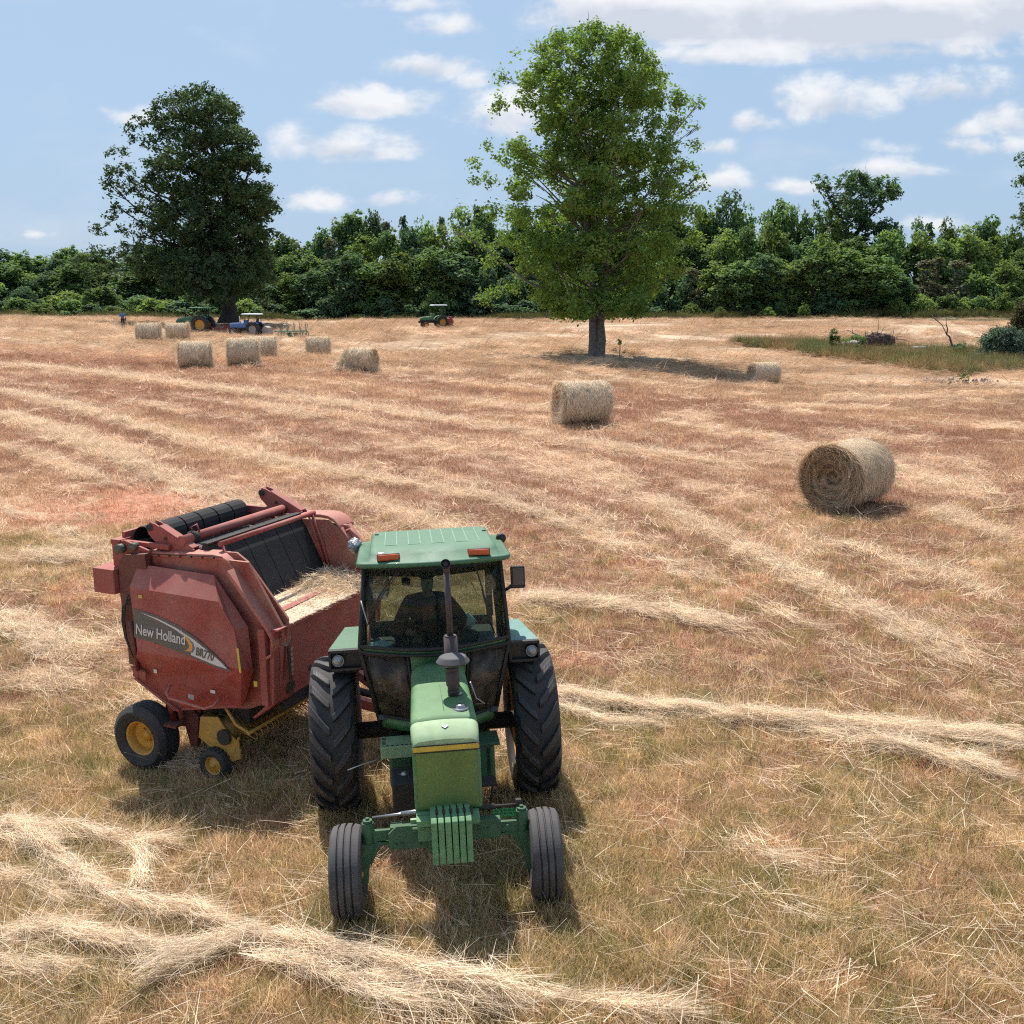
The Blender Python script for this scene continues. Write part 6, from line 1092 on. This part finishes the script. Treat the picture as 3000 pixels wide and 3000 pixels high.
P = wp(1316, 957, 110); m = MB(); m.lathe([(0, -.35), (.36, -.35), (.42, -.25), (.42, .25), (.36, .35), (0, .35)], 'y', (0, 0, .62), 20); m.box((-.1, 0, .95), (.35, .45, .4)); m.prism([(-.6, .05), (-.5, .05), (.0, .5), (.0, .6)], 'y', -.3, .3); m.tube([(.3, .2, .6), (.75, .1, .6)], .04); m.tube([(.3, -.2, .6), (.75, -.1, .6)], .04); o = m.build('tiller', M['rust'], None, bevel=.02); o.location = P; o.rotation_euler = (0, 0, R_(200)); tag(o, 'red implement mounted behind the small green tractor near the wood', 'implement')
# ------------------------------------------------------------------ trees
def leaves_at(C, Rr_, size, per, g, up=.55, out=None, sq=(1, 1, .8)):
    """clusters of leaf quads round the points C with radii Rr_"""
    n = len(C) * per; ci = np.repeat(np.arange(len(C)), per); off = g.normal(size=(n, 3)) * np.array(sq) * Rr_[ci][:, None] * .52; P = C[ci] + off
    N_ = g.normal(size=(n, 3)); N_[:, 2] = np.abs(N_[:, 2]) + up; 
    if out is not None: N_ += out[ci] * .5
    N_ /= np.linalg.norm(N_, axis=1)[:, None]; T = np.cross(N_, g.normal(size=(n, 3))); T /= np.linalg.norm(T, axis=1)[:, None]; B = np.cross(N_, T)
    s = (size * (.6 + .8 * g.random(n)))[:, None]; V = np.stack([P - T * s, P - B * s * .55 + N_ * s * .1, P + T * s, P + B * s * .55 + N_ * s * .1], 1).reshape(-1, 3)
    F = np.arange(n * 4).reshape(n, 4); rnd = np.clip(np.repeat(g.random(len(C)), per) * .55 + g.random(n) * .45, 0, 1); return V, F, rnd
def crown(name, blobs, mt_, par, size=.13, dens=9.0, per=20, seed=1, cl=.50, shell=.5, flat=.8, holes=0.0):
    g = np.random.default_rng(seed); C, R2, O = [], [], []
    for (x, y, z, r) in blobs:
        n = max(4, int(dens * r * r)); d = g.normal(size=(n, 3)); d /= np.linalg.norm(d, axis=1)[:, None]; q = (shell + (1 - shell) * g.random(n))[:, None] * r * np.array([1, 1, flat]); C.append(np.array([x, y, z]) + d * q); R2.append(cl * (.6 + .8 * g.random(n))); O.append(d)
    C = np.vstack(C); R2 = np.concatenate(R2); O = np.vstack(O)
    if holes: # boughs with air between them
        fld = sum(np.sin(C @ (g.normal(size=3) * fq) + g.random() * 6.28) for fq in (.9, .9, 1.3, 1.3, 1.9, 1.9, 2.6)); k = fld > np.quantile(fld, holes); C, R2, O = C[k], R2[k], O[k]
    tone = sum(np.sin(C @ (g.normal(size=3) * .8) + g.random() * 6.28) for _ in range(5)); tone = (tone - tone.min()) / (np.ptp(tone) + 1e-6)
    V, F, rn = leaves_at(C, R2, size, per, g, out=O); rn = np.clip(rn * .62 + np.repeat(tone, per) * .50 - .06, 0, 1); o = np_mesh(name, V, F, mt_, parent=par, rnd=rn); return o
def hero(name, base, spx, off, sc, blobs, stems, z, leafm, barkm, label, seed=3, size=.13, dens=9.0, per=20, bark_r=.5, depth=1.0, flare=1.25, limb_p=.35, cl=.5, nmain=1, flat=.8, holes=.2):
    g = np.random.default_rng(seed); k = z / F0; B0 = at_depth(*base, z); B0[2] = gz(B0[0], B0[1]); bx, by = base
    root = empty(name, B0, (0, 0, 0), label, 'tree')
    def W(cx, cy):
        d = raydir(cx * sc + off[0], cy * sc + off[1]); P = CAMP + d * (B0[1] / d[1]); return (P[0] - B0[0], P[2] - B0[2])
    bl2 = [(*W(x, y), r * sc * k) for x, y, r in blobs]; out = []
    zs = np.array([b[1] for b in bl2]); xs_ = np.array([abs(b[0]) + b[2] for b in bl2])
    for (x, h, r) in bl2:
        Rh = np.percentile(xs_[np.abs(zs - h) < 3.0], 85) * depth; dm = math.sqrt(max(0, Rh * Rh - x * x)) * .85; nk = int(dm / (r * 1.35)); out.append((x, g.normal() * .3 * r, h, r))
        for s in (-1, 1):
            for i in range(1, nk + 1):
                if g.random() < (.85 if abs(x) < Rh * .5 else .68): out.append((x * .93 + g.normal() * .2 * r, s * (i * r * 1.35 + g.normal() * .3 * r), h + g.normal() * .45 * r - .25 * abs(i) * r * .3, r * (.8 + .3 * g.random())))
    crown('crown', out, leafm, root, size, dens, per, seed, cl, shell=.68, flat=flat, holes=holes)
    m = MB(); paths = []
    for st, r0 in stems:
        P = [(W(x, y)[0], dy, max(W(x, y)[1], -.3)) for (x, y, dy) in st]; P = [Vector(p) for p in P]; Q = []
        for a, b in zip(P[:-1], P[1:]): Q += [a.lerp(b, t) for t in (0, .25, .5, .75)]
        Q.append(P[-1]); n = len(Q); Q = [q + Vector((g.normal() * .06, g.normal() * .06, 0)) for q in Q]; rr = [r0 * (1 - .86 * (i / (n - 1)) ** .85) * (flare if i == 0 else (1.08 if i == 1 else 1)) for i in range(n)]
        m.tube([Q[0] - Vector((0, 0, .3))] + Q, [rr[0] * 1.15] + rr, 14); paths.append((Q, rr))
    m.build('trunk', barkm, root)
    m = MB()
    for (x, y, h, r) in out:
        if g.random() > limb_p or h < 5.2: continue
        Q, rr = paths[g.integers(nmain)]; T = Vector((x, y, h)); want = h - .55 * math.hypot(x - Q[0].x, y) - r * .5; want = max(want, Q[0].z + 3.2)
        i = int(np.argmin([abs(q.z - want) for q in Q])); a = Q[i]; d = (T - a).length; mid = a.lerp(T, .5) + Vector((g.normal() * .35, g.normal() * .35, -.10 * d + g.normal() * .3)); r1 = min(rr[i] * .6, .025 + .015 * d)
        pts = [a, a.lerp(mid, .5) + Vector((0, 0, -.02 * d)), mid, mid.lerp(T, .5) + Vector((g.normal() * .2, g.normal() * .2, .1)), T]; m.tube(pts, [r1, r1 * .8, r1 * .6, r1 * .4, r1 * .15], 6, False)
        for _ in range(4):
            e = T + Vector(g.normal(size=3)) * r * .6; m.tube([mid.lerp(T, .6 + .3 * g.random()), T.lerp(e, .5) + Vector((0, 0, -.1)), e], [r1 * .25, .02, .008], 4, False)
    m.build('branches', barkm, root); return root
GUM = [(810,190,70),(660,230,60),(900,230,70),(1070,270,60),(480,290,50),(560,260,40),(980,230,40),(400,390,60),(520,390,70),(640,370,80),(770,340,80),(900,380,80),(1040,400,80),(1150,350,60),(1210,400,40),(400,520,50),(350,560,25),(500,510,60),(640,510,80),(780,500,90),(920,520,90),(1070,500,80),(1190,500,60),(1310,520,60),(1390,540,40),(610,620,60),(720,650,80),(860,660,90),(1000,660,90),(1150,650,80),(1300,640,60),(1400,640,35),(1370,750,30),(310,740,50),(250,830,45),(380,810,60),(450,760,40),(500,850,80),(640,780,70),(640,880,80),(780,790,80),(930,800,90),(1080,790,90),(1220,800,80),(1330,870,60),(1400,900,45),(260,930,40),(330,920,50),(450,960,60),(780,920,70),(900,940,90),(1050,930,90),(1200,940,90),(1320,980,70),(1400,960,40),(200,1100,60),(330,1100,70),(460,1080,70),(600,1100,60),(760,1060,90),(900,1100,100),(1080,1090,90),(1230,1090,90),(1370,1100,80),(150,1180,45),(280,1230,80),(430,1230,80),(580,1230,80),(720,1230,90),(880,1250,100),(1050,1250,100),(1220,1230,90),(1380,1230,60),(350,1340,70),(500,1370,80),(640,1380,90),(790,1380,90),(960,1400,100),(1120,1380,90),(1280,1360,70),(320,1500,60),(430,1480,70),(600,1500,80),(740,1520,80),(900,1530,80),(1050,1520,80),(1180,1480,60),(300,1555,28),(680,1590,32),(800,1595,30),(950,1590,36),(1080,1590,32)]
GUM = [(x, y, r * .78) for x, y, r in GUM]
hero('sweetgum_tree', (1745, 1043), None, (1250, 0), .5695, GUM, [([(861, 1830, .1), (852, 1500, .1), (825, 1200, .2), (805, 900, .1), (770, 600, -.2), (740, 380, -.2)], .37), ([(890, 1830, -.1), (905, 1500, -.1), (950, 1100, -.2), (965, 850, .1), (990, 560, .2), (900, 300, .2)], .33), ([(812, 905, .1), (900, 780, .3), (930, 640, .4)], .16), ([(815, 1000, .1), (740, 880, .0), (600, 860, -.5)], .16), ([(840, 1230, 0), (690, 1080, -.5), (560, 1010, -.8)], .13)], 80, M['leaf_gum'], M['bark'], 'tall bright green tree standing alone in the middle of the field', 11, size=.135, dens=17, per=24, depth=.84, limb_p=.30, cl=.46, nmain=2)
OAK = [(1150,150,50),(1050,170,50),(930,190,50),(870,230,45),(1240,200,50),(1310,230,35),(800,300,50),(730,340,40),(900,310,70),(1020,260,70),(1150,280,70),(1250,290,40),(780,410,50),(900,420,80),(1030,400,80),(1160,400,80),(1290,400,70),(1400,400,60),(640,480,40),(720,470,35),(610,580,50),(700,590,70),(830,520,50),(940,540,80),(1080,530,90),(1230,530,80),(1350,520,80),(1440,530,40),(640,680,70),(760,680,70),(880,660,80),(1000,660,90),(1150,660,90),(1300,660,90),(1420,680,60),(1490,690,50),(1510,760,40),(660,780,40),(620,840,50),(760,800,50),(880,800,80),(1020,790,90),(1160,790,90),(1310,790,90),(1440,800,60),(560,920,50),(680,930,50),(800,920,70),(940,920,90),(1100,930,90),(1260,930,90),(1400,920,70),(1470,920,40),(540,1020,50),(460,1080,60),(600,1060,70),(740,1040,80),(880,1040,80),(1020,1060,90),(1180,1060,90),(1340,1050,90),(1460,1040,60),(520,1160,60),(520,1220,40),(650,1140,60),(780,1130,60),(900,1140,50),(1060,1170,60),(1200,1160,80),(1340,1160,80),(1470,1150,50),(1230,1230,50),(1380,1240,50),(1050,1230,40)]
OAK = [(x, y, r * .86) for x, y, r in OAK]
hero('oak_tree', (670, 938), None, (0, 200), .5176, OAK, [([(1300, 1425, 0), (1295, 1250, 0), (1290, 1000, 0), (1270, 700, .3), (1200, 450, 0), (1120, 250, 0)], .86), ([(1290, 1150, 0), (1000, 1000, -1), (800, 950, -1.5)], .28), ([(1280, 900, 0), (1050, 770, -1), (800, 680, -1)], .28), ([(1275, 800, 0), (1380, 650, .5), (1420, 500, 1)], .26)], 121, M['leaf_oak'], M['bark_dark'], 'huge dark oak on the left shading the parked tractors', 12, size=.19, dens=10.5, per=20, depth=.72, cl=.52, flare=1.4, limb_p=.3, holes=.10)
UMB = [(790,240,50),(750,280,40),(820,300,35),(980,240,50),(920,270,60),(1040,280,50),(1110,270,50),(1180,290,40),(1200,330,35),(1130,340,50),(960,330,60),(1050,360,60),(760,380,35),(850,370,50),(920,420,70),(1020,430,80),(880,490,50),(980,510,70),(1060,520,60),(830,430,40),(960,600,80),(1040,620,80)]
hero('umbrella_crowned_tree', (2500, 930), None, (2000, 400), .5176, [(x, y, r * .88) for x, y, r in UMB], [([(970, 1010, 0), (960, 700, 0), (930, 520, 0), (860, 400, 0), (800, 280, 0)], .45), ([(960, 620, 0), (1020, 450, 0), (1000, 280, 0)], .28), ([(980, 560, 0), (1100, 400, 0), (1170, 310, 0)], .24)], 168, M['leaf_b'], M['bark_dark'], 'tall dark tree with a flat spreading top rising above the wood at right', 13, size=.28, dens=4.5, per=18, depth=.8, cl=.62)
EDG = [(3005, 470, 26), (3012, 530, 30), (3004, 600, 26), (3010, 660, 34), (3050, 560, 60), (3060, 650, 70), (3040, 480, 40), (3030, 740, 60), (3080, 740, 70), (3060, 430, 50), (3100, 520, 60)]
hero('edge_tree', (3055, 930), None, (0, 0), 1.0, EDG, [([(3055, 930, 0), (3050, 700, 0), (3055, 500, 0)], .5)], 165, M['leaf_b'], M['bark_dark'], 'tall tree cut off by the right edge of the photo', 14, size=.28, dens=4.0, per=16, depth=.8, cl=.65)

# kinds of forest tree: unit crown of height 12, width about 8
def forest_kind(name, leafm, seed, style, size=.25, per=15):
    g = np.random.default_rng(seed); root = empty(name, (0, 0, 0)); b = []
    for i in range({'round': 30, 'tall': 30, 'cone': 24, 'bush': 26}[style]):
        h = g.random(); 
        if style == 'round': R_m = 3.6 * math.sin(math.pi * min(1, .18 + .80 * h)) ** .7; z = .8 + 9.9 * h; r = 1.25 + .6 * g.random()
        elif style == 'tall': R_m = 3.2 * math.sin(math.pi * min(1, .14 + .74 * h)) ** .7; z = 1.8 + 8.4 * h; r = 1.15 + .75 * g.random()
        elif style == 'cone': R_m = 3.0 * (1 - h) ** .8 + .2; z = .9 + 10.4 * h; r = 1.2 * (1 - .55 * h)
        else: R_m = 3.4 * (1 - h * h) ** .5; z = .6 + 3.6 * h; r = 1.05
        a = g.random() * 6.28; q = R_m * (.45 + .55 * g.random()); b.append((q * math.cos(a), q * math.sin(a), z, r))
    crown('crown', b, leafm, root, size, 7.5, per, seed, .50, .45, .85)
    m = MB(); hs_ = .42 if style == 'bush' else 1.0; m.tube([(0, 0, -.6), (0, 0, 0), (.1, .05, 4 * hs_), (-.1, 0, 8 * hs_), (0, 0, 10.5 * hs_)], [.30, .22, .17, .10, .03], 8)
    for k in range(7): bb = b[k * 3]; m.tube([(0, 0, max(1.5, bb[2] * .6)), (bb[0] * .5, bb[1] * .5, bb[2] * .8), bb[:3]], [.10, .06, .02], 5, False)
    m.build('trunk', M['bark_dark'], root); return root
KINDS = {}
for i, (nm, lm, st) in enumerate((('broadleaf_tree', 'leaf_a', 'round'), ('broadleaf_tree', 'leaf_b', 'round'), ('broadleaf_tree', 'leaf_c', 'round'), ('slender_tree', 'leaf_a', 'tall'), ('slender_tree', 'leaf_b', 'tall'), ('bare_grey_tree', 'leaf_d', 'cone'), ('dark_conifer', 'leaf_b', 'cone'), ('woodland_shrub', 'leaf_c', 'bush'), ('woodland_shrub', 'leaf_a', 'bush'), ('broadleaf_tree', 'leaf_a', 'round'), ('woodland_shrub', 'leaf_b', 'bush'))):
    KINDS[i] = [forest_kind(nm, M[lm], 200 + i, st), 0]
KL = {0: 'mid green rounded tree', 1: 'dark green rounded tree', 2: 'bright green rounded tree', 3: 'slim mid green tree', 4: 'slim dark green tree', 5: 'thin grey brown tree with sparse leaves', 6: 'dark pointed conifer', 7: 'bright green shrub', 8: 'mid green shrub', 9: 'mid green broad tree', 10: 'dark green shrub'}
def plant(px, top, wpx, z, kind, where, grp):
    P = at_depth(px, 930, z); g0 = gz(P[0], P[1]); T = at_depth(px, top, z); H = max(1.0, T[2] - g0 + .2); Wd = wpx * z / F0
    proto, used = KINDS[kind]; o = proto if used == 0 else copy_tree(proto); KINDS[kind][1] += 1
    o.location = (P[0], P[1], g0 - .25); o.rotation_euler = (0, 0, rng.random() * 6.28); o.scale = (Wd / 7.6, Wd / 7.6, H / (5.4 if kind in (7, 8, 10) else 11.6))
    tag(o, KL[kind] + ' ' + where, 'shrub' if kind in (7, 8, 10) else 'tree', grp); return o
def where(px, layer):
    a = 'left of the oak' if px < 420 else 'right of the oak' if px < 1400 else 'behind the middle tree' if px < 2060 else 'right of the middle tree' if px < 2400 else 'under the flat topped tree' if px < 2660 else 'at the right end'
    return {'back': 'behind the wood ', 'mid': 'inside the wood ', 'front': 'on the wood edge ', 'low': 'at the field edge '}[layer] + a
BACK = [(-90,735,150,225,0),(-20,738,130,225,1),(50,742,130,225,0),(110,735,120,228,3),(170,740,120,228,1),(225,728,110,228,0),(300,735,130,215,0),(390,720,140,200,1),(480,715,140,200,0),(560,712,140,200,0),(640,715,140,190,0),(720,715,130,190,1),(790,705,110,185,2),(850,695,110,185,0),(905,712,100,185,0),(955,672,90,178,1),(1000,636,100,175,1),(1055,628,110,175,0),(1100,624,90,175,1),(1150,650,80,172,5),(1195,640,70,172,6),(1245,624,80,172,3),(1290,630,60,172,6),(1335,605,80,172,4),(1390,606,90,172,6),(1450,615,110,172,0),(1530,620,120,172,1),(1620,620,120,172,0),(1710,620,120,172,1),(1800,615,120,172,0),(1890,610,120,172,1),(1970,600,110,172,0),(2040,585,90,170,3),(2100,560,95,170,4),(2155,582,85,170,3),(2205,606,80,170,4),(2255,600,90,168,0),(2320,586,95,168,3),(2375,612,80,168,4),(2430,620,80,166,2),(2560,650,90,166,4),(2620,630,80,168,3),(2670,640,70,168,4),(2715,650,80,168,6),(2760,648,80,168,2),(2805,656,70,168,3),(2850,652,80,168,4),(2900,640,90,168,0),(2950,660,80,168,3),(3000,680,80,168,2),(3080,650,110,168,1)]
MID = [(-40,790,140,180,1),(60,795,130,180,0),(150,785,130,178,1),(240,790,130,176,0),(330,800,130,174,5),(430,790,130,172,0),(540,790,130,170,1),(640,780,130,168,0),(760,780,120,165,2),(830,745,120,163,0),(900,740,120,161,3),(985,700,120,160,5),(1060,690,120,160,2),(1140,690,120,160,0),(1210,680,120,160,1),(1290,672,120,160,2),(1370,680,120,160,0),(1460,700,130,160,1),(1560,700,130,160,0),(1680,700,130,160,1),(1800,700,130,160,0),(1910,690,130,160,2),(2020,690,120,160,0),(2110,670,120,158,2),(2190,680,110,158,0),(2260,670,110,158,2),(2340,690,110,158,1),(2420,680,110,156,2),(2490,672,120,156,0),(2580,690,120,156,9),(2660,700,110,157,2),(2740,705,110,157,0),(2810,690,110,157,2),(2890,700,110,157,2),(2970,715,110,157,0),(3060,710,120,157,1)]
FRONT = [(-30,830,130,152,8),(60,835,120,150,10),(140,840,120,152,8),(220,835,120,150,7),(300,838,120,150,8),(390,845,120,150,10),(480,850,110,150,7),(560,850,110,149,8),(640,850,120,150,10),(730,850,120,150,10),(790,830,120,150,1),(850,800,120,150,2),(930,780,130,149,1),(1010,760,140,148,1),(1095,765,130,148,0),(1170,745,140,148,2),(1250,740,140,148,0),(1330,750,140,148,1),(1430,760,130,148,10),(1520,770,130,149,10),(1620,780,130,149,1),(1720,780,130,149,10),(1830,770,130,149,1),(1930,780,120,149,10),(2010,800,110,149,5),(2070,770,120,148,2),(2150,745,130,147,9),(2230,760,120,148,1),(2300,775,110,148,2),(2385,740,130,147,0),(2460,715,150,146,9),(2550,740,150,146,9),(2620,800,110,148,1),(2680,770,110,149,5),(2745,745,110,149,5),(2805,775,110,149,5),(2870,800,110,149,8),(2940,780,110,149,2),(3010,780,110,149,8),(3080,790,120,149,1)]
LOW = [(-20,880,90,146,10),(50,872,100,146,8),(120,882,90,146,7),(190,878,100,146,8),(260,884,90,146,10),(330,880,100,146,7),(400,876,100,146,8),(470,870,100,145,7),(545,868,110,145,10),(600,885,80,145,5),(715,880,90,145,7),(800,870,100,145,10),(880,860,110,145,10),(960,850,110,145,10),(1050,860,110,145,8),(1130,850,110,145,10),(1210,850,110,145,10),(1290,840,110,145,8),(1370,850,110,145,10),(1460,860,110,145,10),(1560,860,110,145,10),(1660,860,110,145,10),(1780,860,110,145,10),(1890,860,110,145,10),(1980,870,60,144,5),(2015,895,50,143,7),(2100,893,44,142,7),(2170,905,50,142,8),(2230,902,44,142,7),(2300,880,60,144,8),(2370,880,40,142,7),(2440,850,110,145,10),(2530,850,110,145,10),(2640,870,70,143,7),(2690,850,90,144,7),(2760,865,90,144,8),(2820,862,80,144,7),(2880,870,80,144,8),(2935,850,60,143,7),(2990,860,90,144,8),(3060,860,100,144,10)]
for L_, nm in ((BACK, 'back'), (MID, 'mid'), (FRONT, 'front'), (LOW, 'low')):
    for (px, top, wd, z, kd) in L_: plant(px + rng.normal() * 12, top + rng.normal() * (5 if nm == 'back' else 13), wd * (1.0 + .5 * rng.random()), z, kd, where(px, nm), {'back': 'trees at the back of the wood', 'mid': 'trees inside the wood', 'front': 'trees on the wood edge', 'low': 'shrubs at the field edge'}[nm])
# ------------------------------------------------------------------ bushes and dead wood on the right
def small_bush(name, px, py, z, w_, h, leafm, label, cat, seed, size=.05, n=26, style='round', mtb='bark'):
    P = at_depth(px, py, z); P[2] = gz(P[0], P[1]); root = empty(name, P, (0, 0, 0), label, cat); g = np.random.default_rng(seed); b = []
    for i in range(n):
        a = g.random() * 6.28; hh = g.random(); R_m = w_ / 2 * (math.sqrt(1 - hh * hh * .85) if style == 'round' else (1 - hh) ** .8 + .08); q = R_m * (.4 + .6 * g.random()); b.append((q * math.cos(a), q * math.sin(a), h * (.12 + .80 * hh), min(w_, h) * .16))
    crown('crown', b, leafm, root, size, 90 / max(.3, w_ * .4), 14, seed, w_ * .075, .3, .9); m = MB()
    for i in range(0, n, 3): m.tube([(0, 0, -.1), (b[i][0] * .5, b[i][1] * .5, b[i][2] * .5), b[i][:3]], [.03, .02, .006], 5, False)
    m.build('stems', M[mtb], root); return root
small_bush('juniper_bush', 2935, 1050, 88, 4.2, 2.7, M['leaf_e'], 'dense blue green juniper bush at the right edge', 'bush', 41, .085, 110)
small_bush('cedar_tree', 2990, 1040, 91, 3.4, 4.6, leaf_mat('cedar_brown', (.06, .055, .025), (.12, .11, .05), .15), 'brownish cedar just behind the juniper bush', 'tree', 42, .09, 90, 'cone')
small_bush('sapling', 2440, 1035, 93, 1.5, 2.3, M['leaf_c'], 'small green sapling left of the upturned roots', 'sapling', 43, .06, 20, 'cone')
small_bush('bramble_bush', 2500, 1040, 92, 2.6, 1.7, M['leaf_a'], 'leafy green bush against the upturned roots', 'bush', 44, .06, 24)
small_bush('bramble_bush', 2812, 1030, 91, 1.9, 1.3, M['leaf_b'], 'round green bush beside the dead leaning stem', 'bush', 45, .06, 24)
small_bush('weed', 2822, 1128, 72, .7, .7, M['leaf_c'], 'bright green weed growing on the rubble heap', 'weed', 46, .05, 12)
small_bush('seedling', 1815, 1046, 79, 1.0, 1.5, M['leaf_gum'], 'thin seedling right of the middle tree trunk', 'sapling', 47, .04, 7, 'cone')
P = at_depth(2568, 1034, 95); P[2] = gz(P[0], P[1]); ft = empty('fallen_tree', P, (0, 0, 0), 'uprooted fallen tree with its dark root plate facing the field', 'fallen tree'); g = np.random.default_rng(8)
m = MB(); rg = []
for i in range(9):
    q = math.pi * i / 8; rg.append([((-1.55 + 3.1 * i / 8), .65 * math.sin(a) * (.6 + .4 * math.sin(q)) * (.8 + .4 * g.random()), .85 + (.92 * (.55 + .45 * math.sin(q))) * math.cos(a) * (.8 + .4 * g.random())) for a in [2 * math.pi * j / 16 for j in range(16)]])
m.loft(rg, True); rp_ = m.build('root_plate', M['root'], ft); dm = rp_.modifiers.new('sub', 'SUBSURF'); dm.levels = 2; dm.render_levels = 2; tx = bpy.data.textures.new('clods', 'CLOUDS'); tx.noise_scale = .25; dp = rp_.modifiers.new('rough', 'DISPLACE'); dp.texture = tx; dp.strength = .35
m = MB()
for i in range(110):
    a = Vector((g.uniform(-1.4, 1.5), g.uniform(-.6, .1), g.uniform(.1, 1.75))); d = Vector((g.normal() * .5, -.35 + g.normal() * .3, g.normal() * .5)); m.tube([a, a + d * .5 + Vector((0, 0, .1)), a + d + Vector((g.normal() * .2, 0, g.normal() * .2))], [.035, .022, .008], 5, False)
m.build('roots', M['dead_wood'] if 0 else M['dead_dark'], ft)
m = MB(); m.tube([(-.9, .5, .6), (-1.8, .9, .7), (-3.1, 1.6, .55)], [.38, .33, .26], 12); m.tube([(-1.0, .3, 1.1), (-1.6, .2, 1.45), (-2.2, .2, 1.7), (-2.3, .2, 2.3)], [.10, .07, .05, .02], 7); m.tube([(-1.6, .2, 1.45), (-2.6, .2, 1.95), (-3.4, .3, 1.8), (-3.8, .3, 1.3)], [.05, .035, .025, .012], 6); m.build('trunk', M['dead_wood'], ft)
def log(px, py, z, L_, r, rot, el, label):
    P = at_depth(px, py, z); P[2] = gz(P[0], P[1]) + .25; m = MB(); g = np.random.default_rng(int(px)); m.tube([(-L_ / 2, 0, r * .3 - L_ / 2 * el), (-L_ / 4, .05, r * .5 - L_ / 4 * el), (0, -.04, r * .6), (L_ / 4, .03, r * .5 + L_ / 4 * el), (L_ / 2, 0, r * .4 + L_ / 2 * el)], [r * 1.15, r, r * .92, r * .95, r * .7], 14); m.tube([(L_ * .2, 0, r), (L_ * .28, -.1, r + .25)], [r * .3, r * .2], 7)
    o = m.build('log', M['dead_wood'], None); o.location = P; o.rotation_euler = (0, 0, rot); tag(o, label, 'log'); return o
log(2722, 1026, 94, 2.9, .26, -.1, -.03, 'bleached log lying in the grass left of the dead leaning stem'); log(2865, 1052, 88, 2.4, .22, .25, .16, 'pale log propped against the juniper bush')
P = at_depth(2800, 1024, 92); P[2] = gz(P[0], P[1]); sn = empty('dead_stem', P, (0, 0, 0), 'thin leaning dead stem with broken twigs', 'dead tree')
S = lambda x, y, d=0: ((x - 2800) * 92 / F0, d, (1024 - y) * 92 / F0)
m = MB(); m.tube([S(2801, 1028), S(2797, 1012), S(2785, 985), S(2779, 968), S(2770, 962), S(2771, 945), S(2766, 932), S(2765, 918)], [.11, .10, .085, .075, .07, .055, .04, .025], 8); m.build('trunk', M['dead_dark'], sn)
m = MB(); m.tube([S(2770, 962), S(2760, 935, .4), S(2745, 921, .6), S(2730, 904, .8)], [.04, .03, .045, .02], 6); m.tube([S(2785, 985), S(2776, 975, .1)], [.03, .01], 5); m.tube([S(2766, 935), S(2752, 937, .2)], [.02, .008], 5); m.tube([S(2784, 1022), S(2782, 1010)], [.07, .03], 6); m.tube([S(2765, 918), S(2760, 906, .1)], [.02, .008], 5); m.tube([S(2765, 918), S(2770, 908, .1)], [.02, .008], 5); m.build('branches', M['dead_dark'], sn)
g = np.random.default_rng(6)
for j, (px, py, z, n, sx, lab) in enumerate(((2815, 1126, 72, 46, 1.7, 'low heap of grey rubble and brush in the mown strip'), (2745, 1085, 80, 22, .9, 'small pale heap of rubble on the tall grass edge'))):
    P = at_depth(px, py, z); P[2] = gz(P[0], P[1]); m = MB()
    for i in range(n):
        c = (g.normal() * sx, g.normal() * .5, .04 + .25 * g.random() * math.exp(-abs(g.normal()))); s = .07 + .13 * g.random(); m.box(c, (s * 1.6, s, s * .8), rot=tuple(g.random(3) * 3), top=(.7, .7))
    for i in range(n): a = Vector((g.normal() * sx, g.normal() * .5, .1)); d = Vector(g.normal(size=3)) * .35; m.tube([a, a + d * .5, a + d + Vector((0, 0, .15))], [.015, .012, .006], 4, False)
    o = m.build('rubble_heap', M['stone'], None); o.location = P; tag(o, lab, 'rubble')
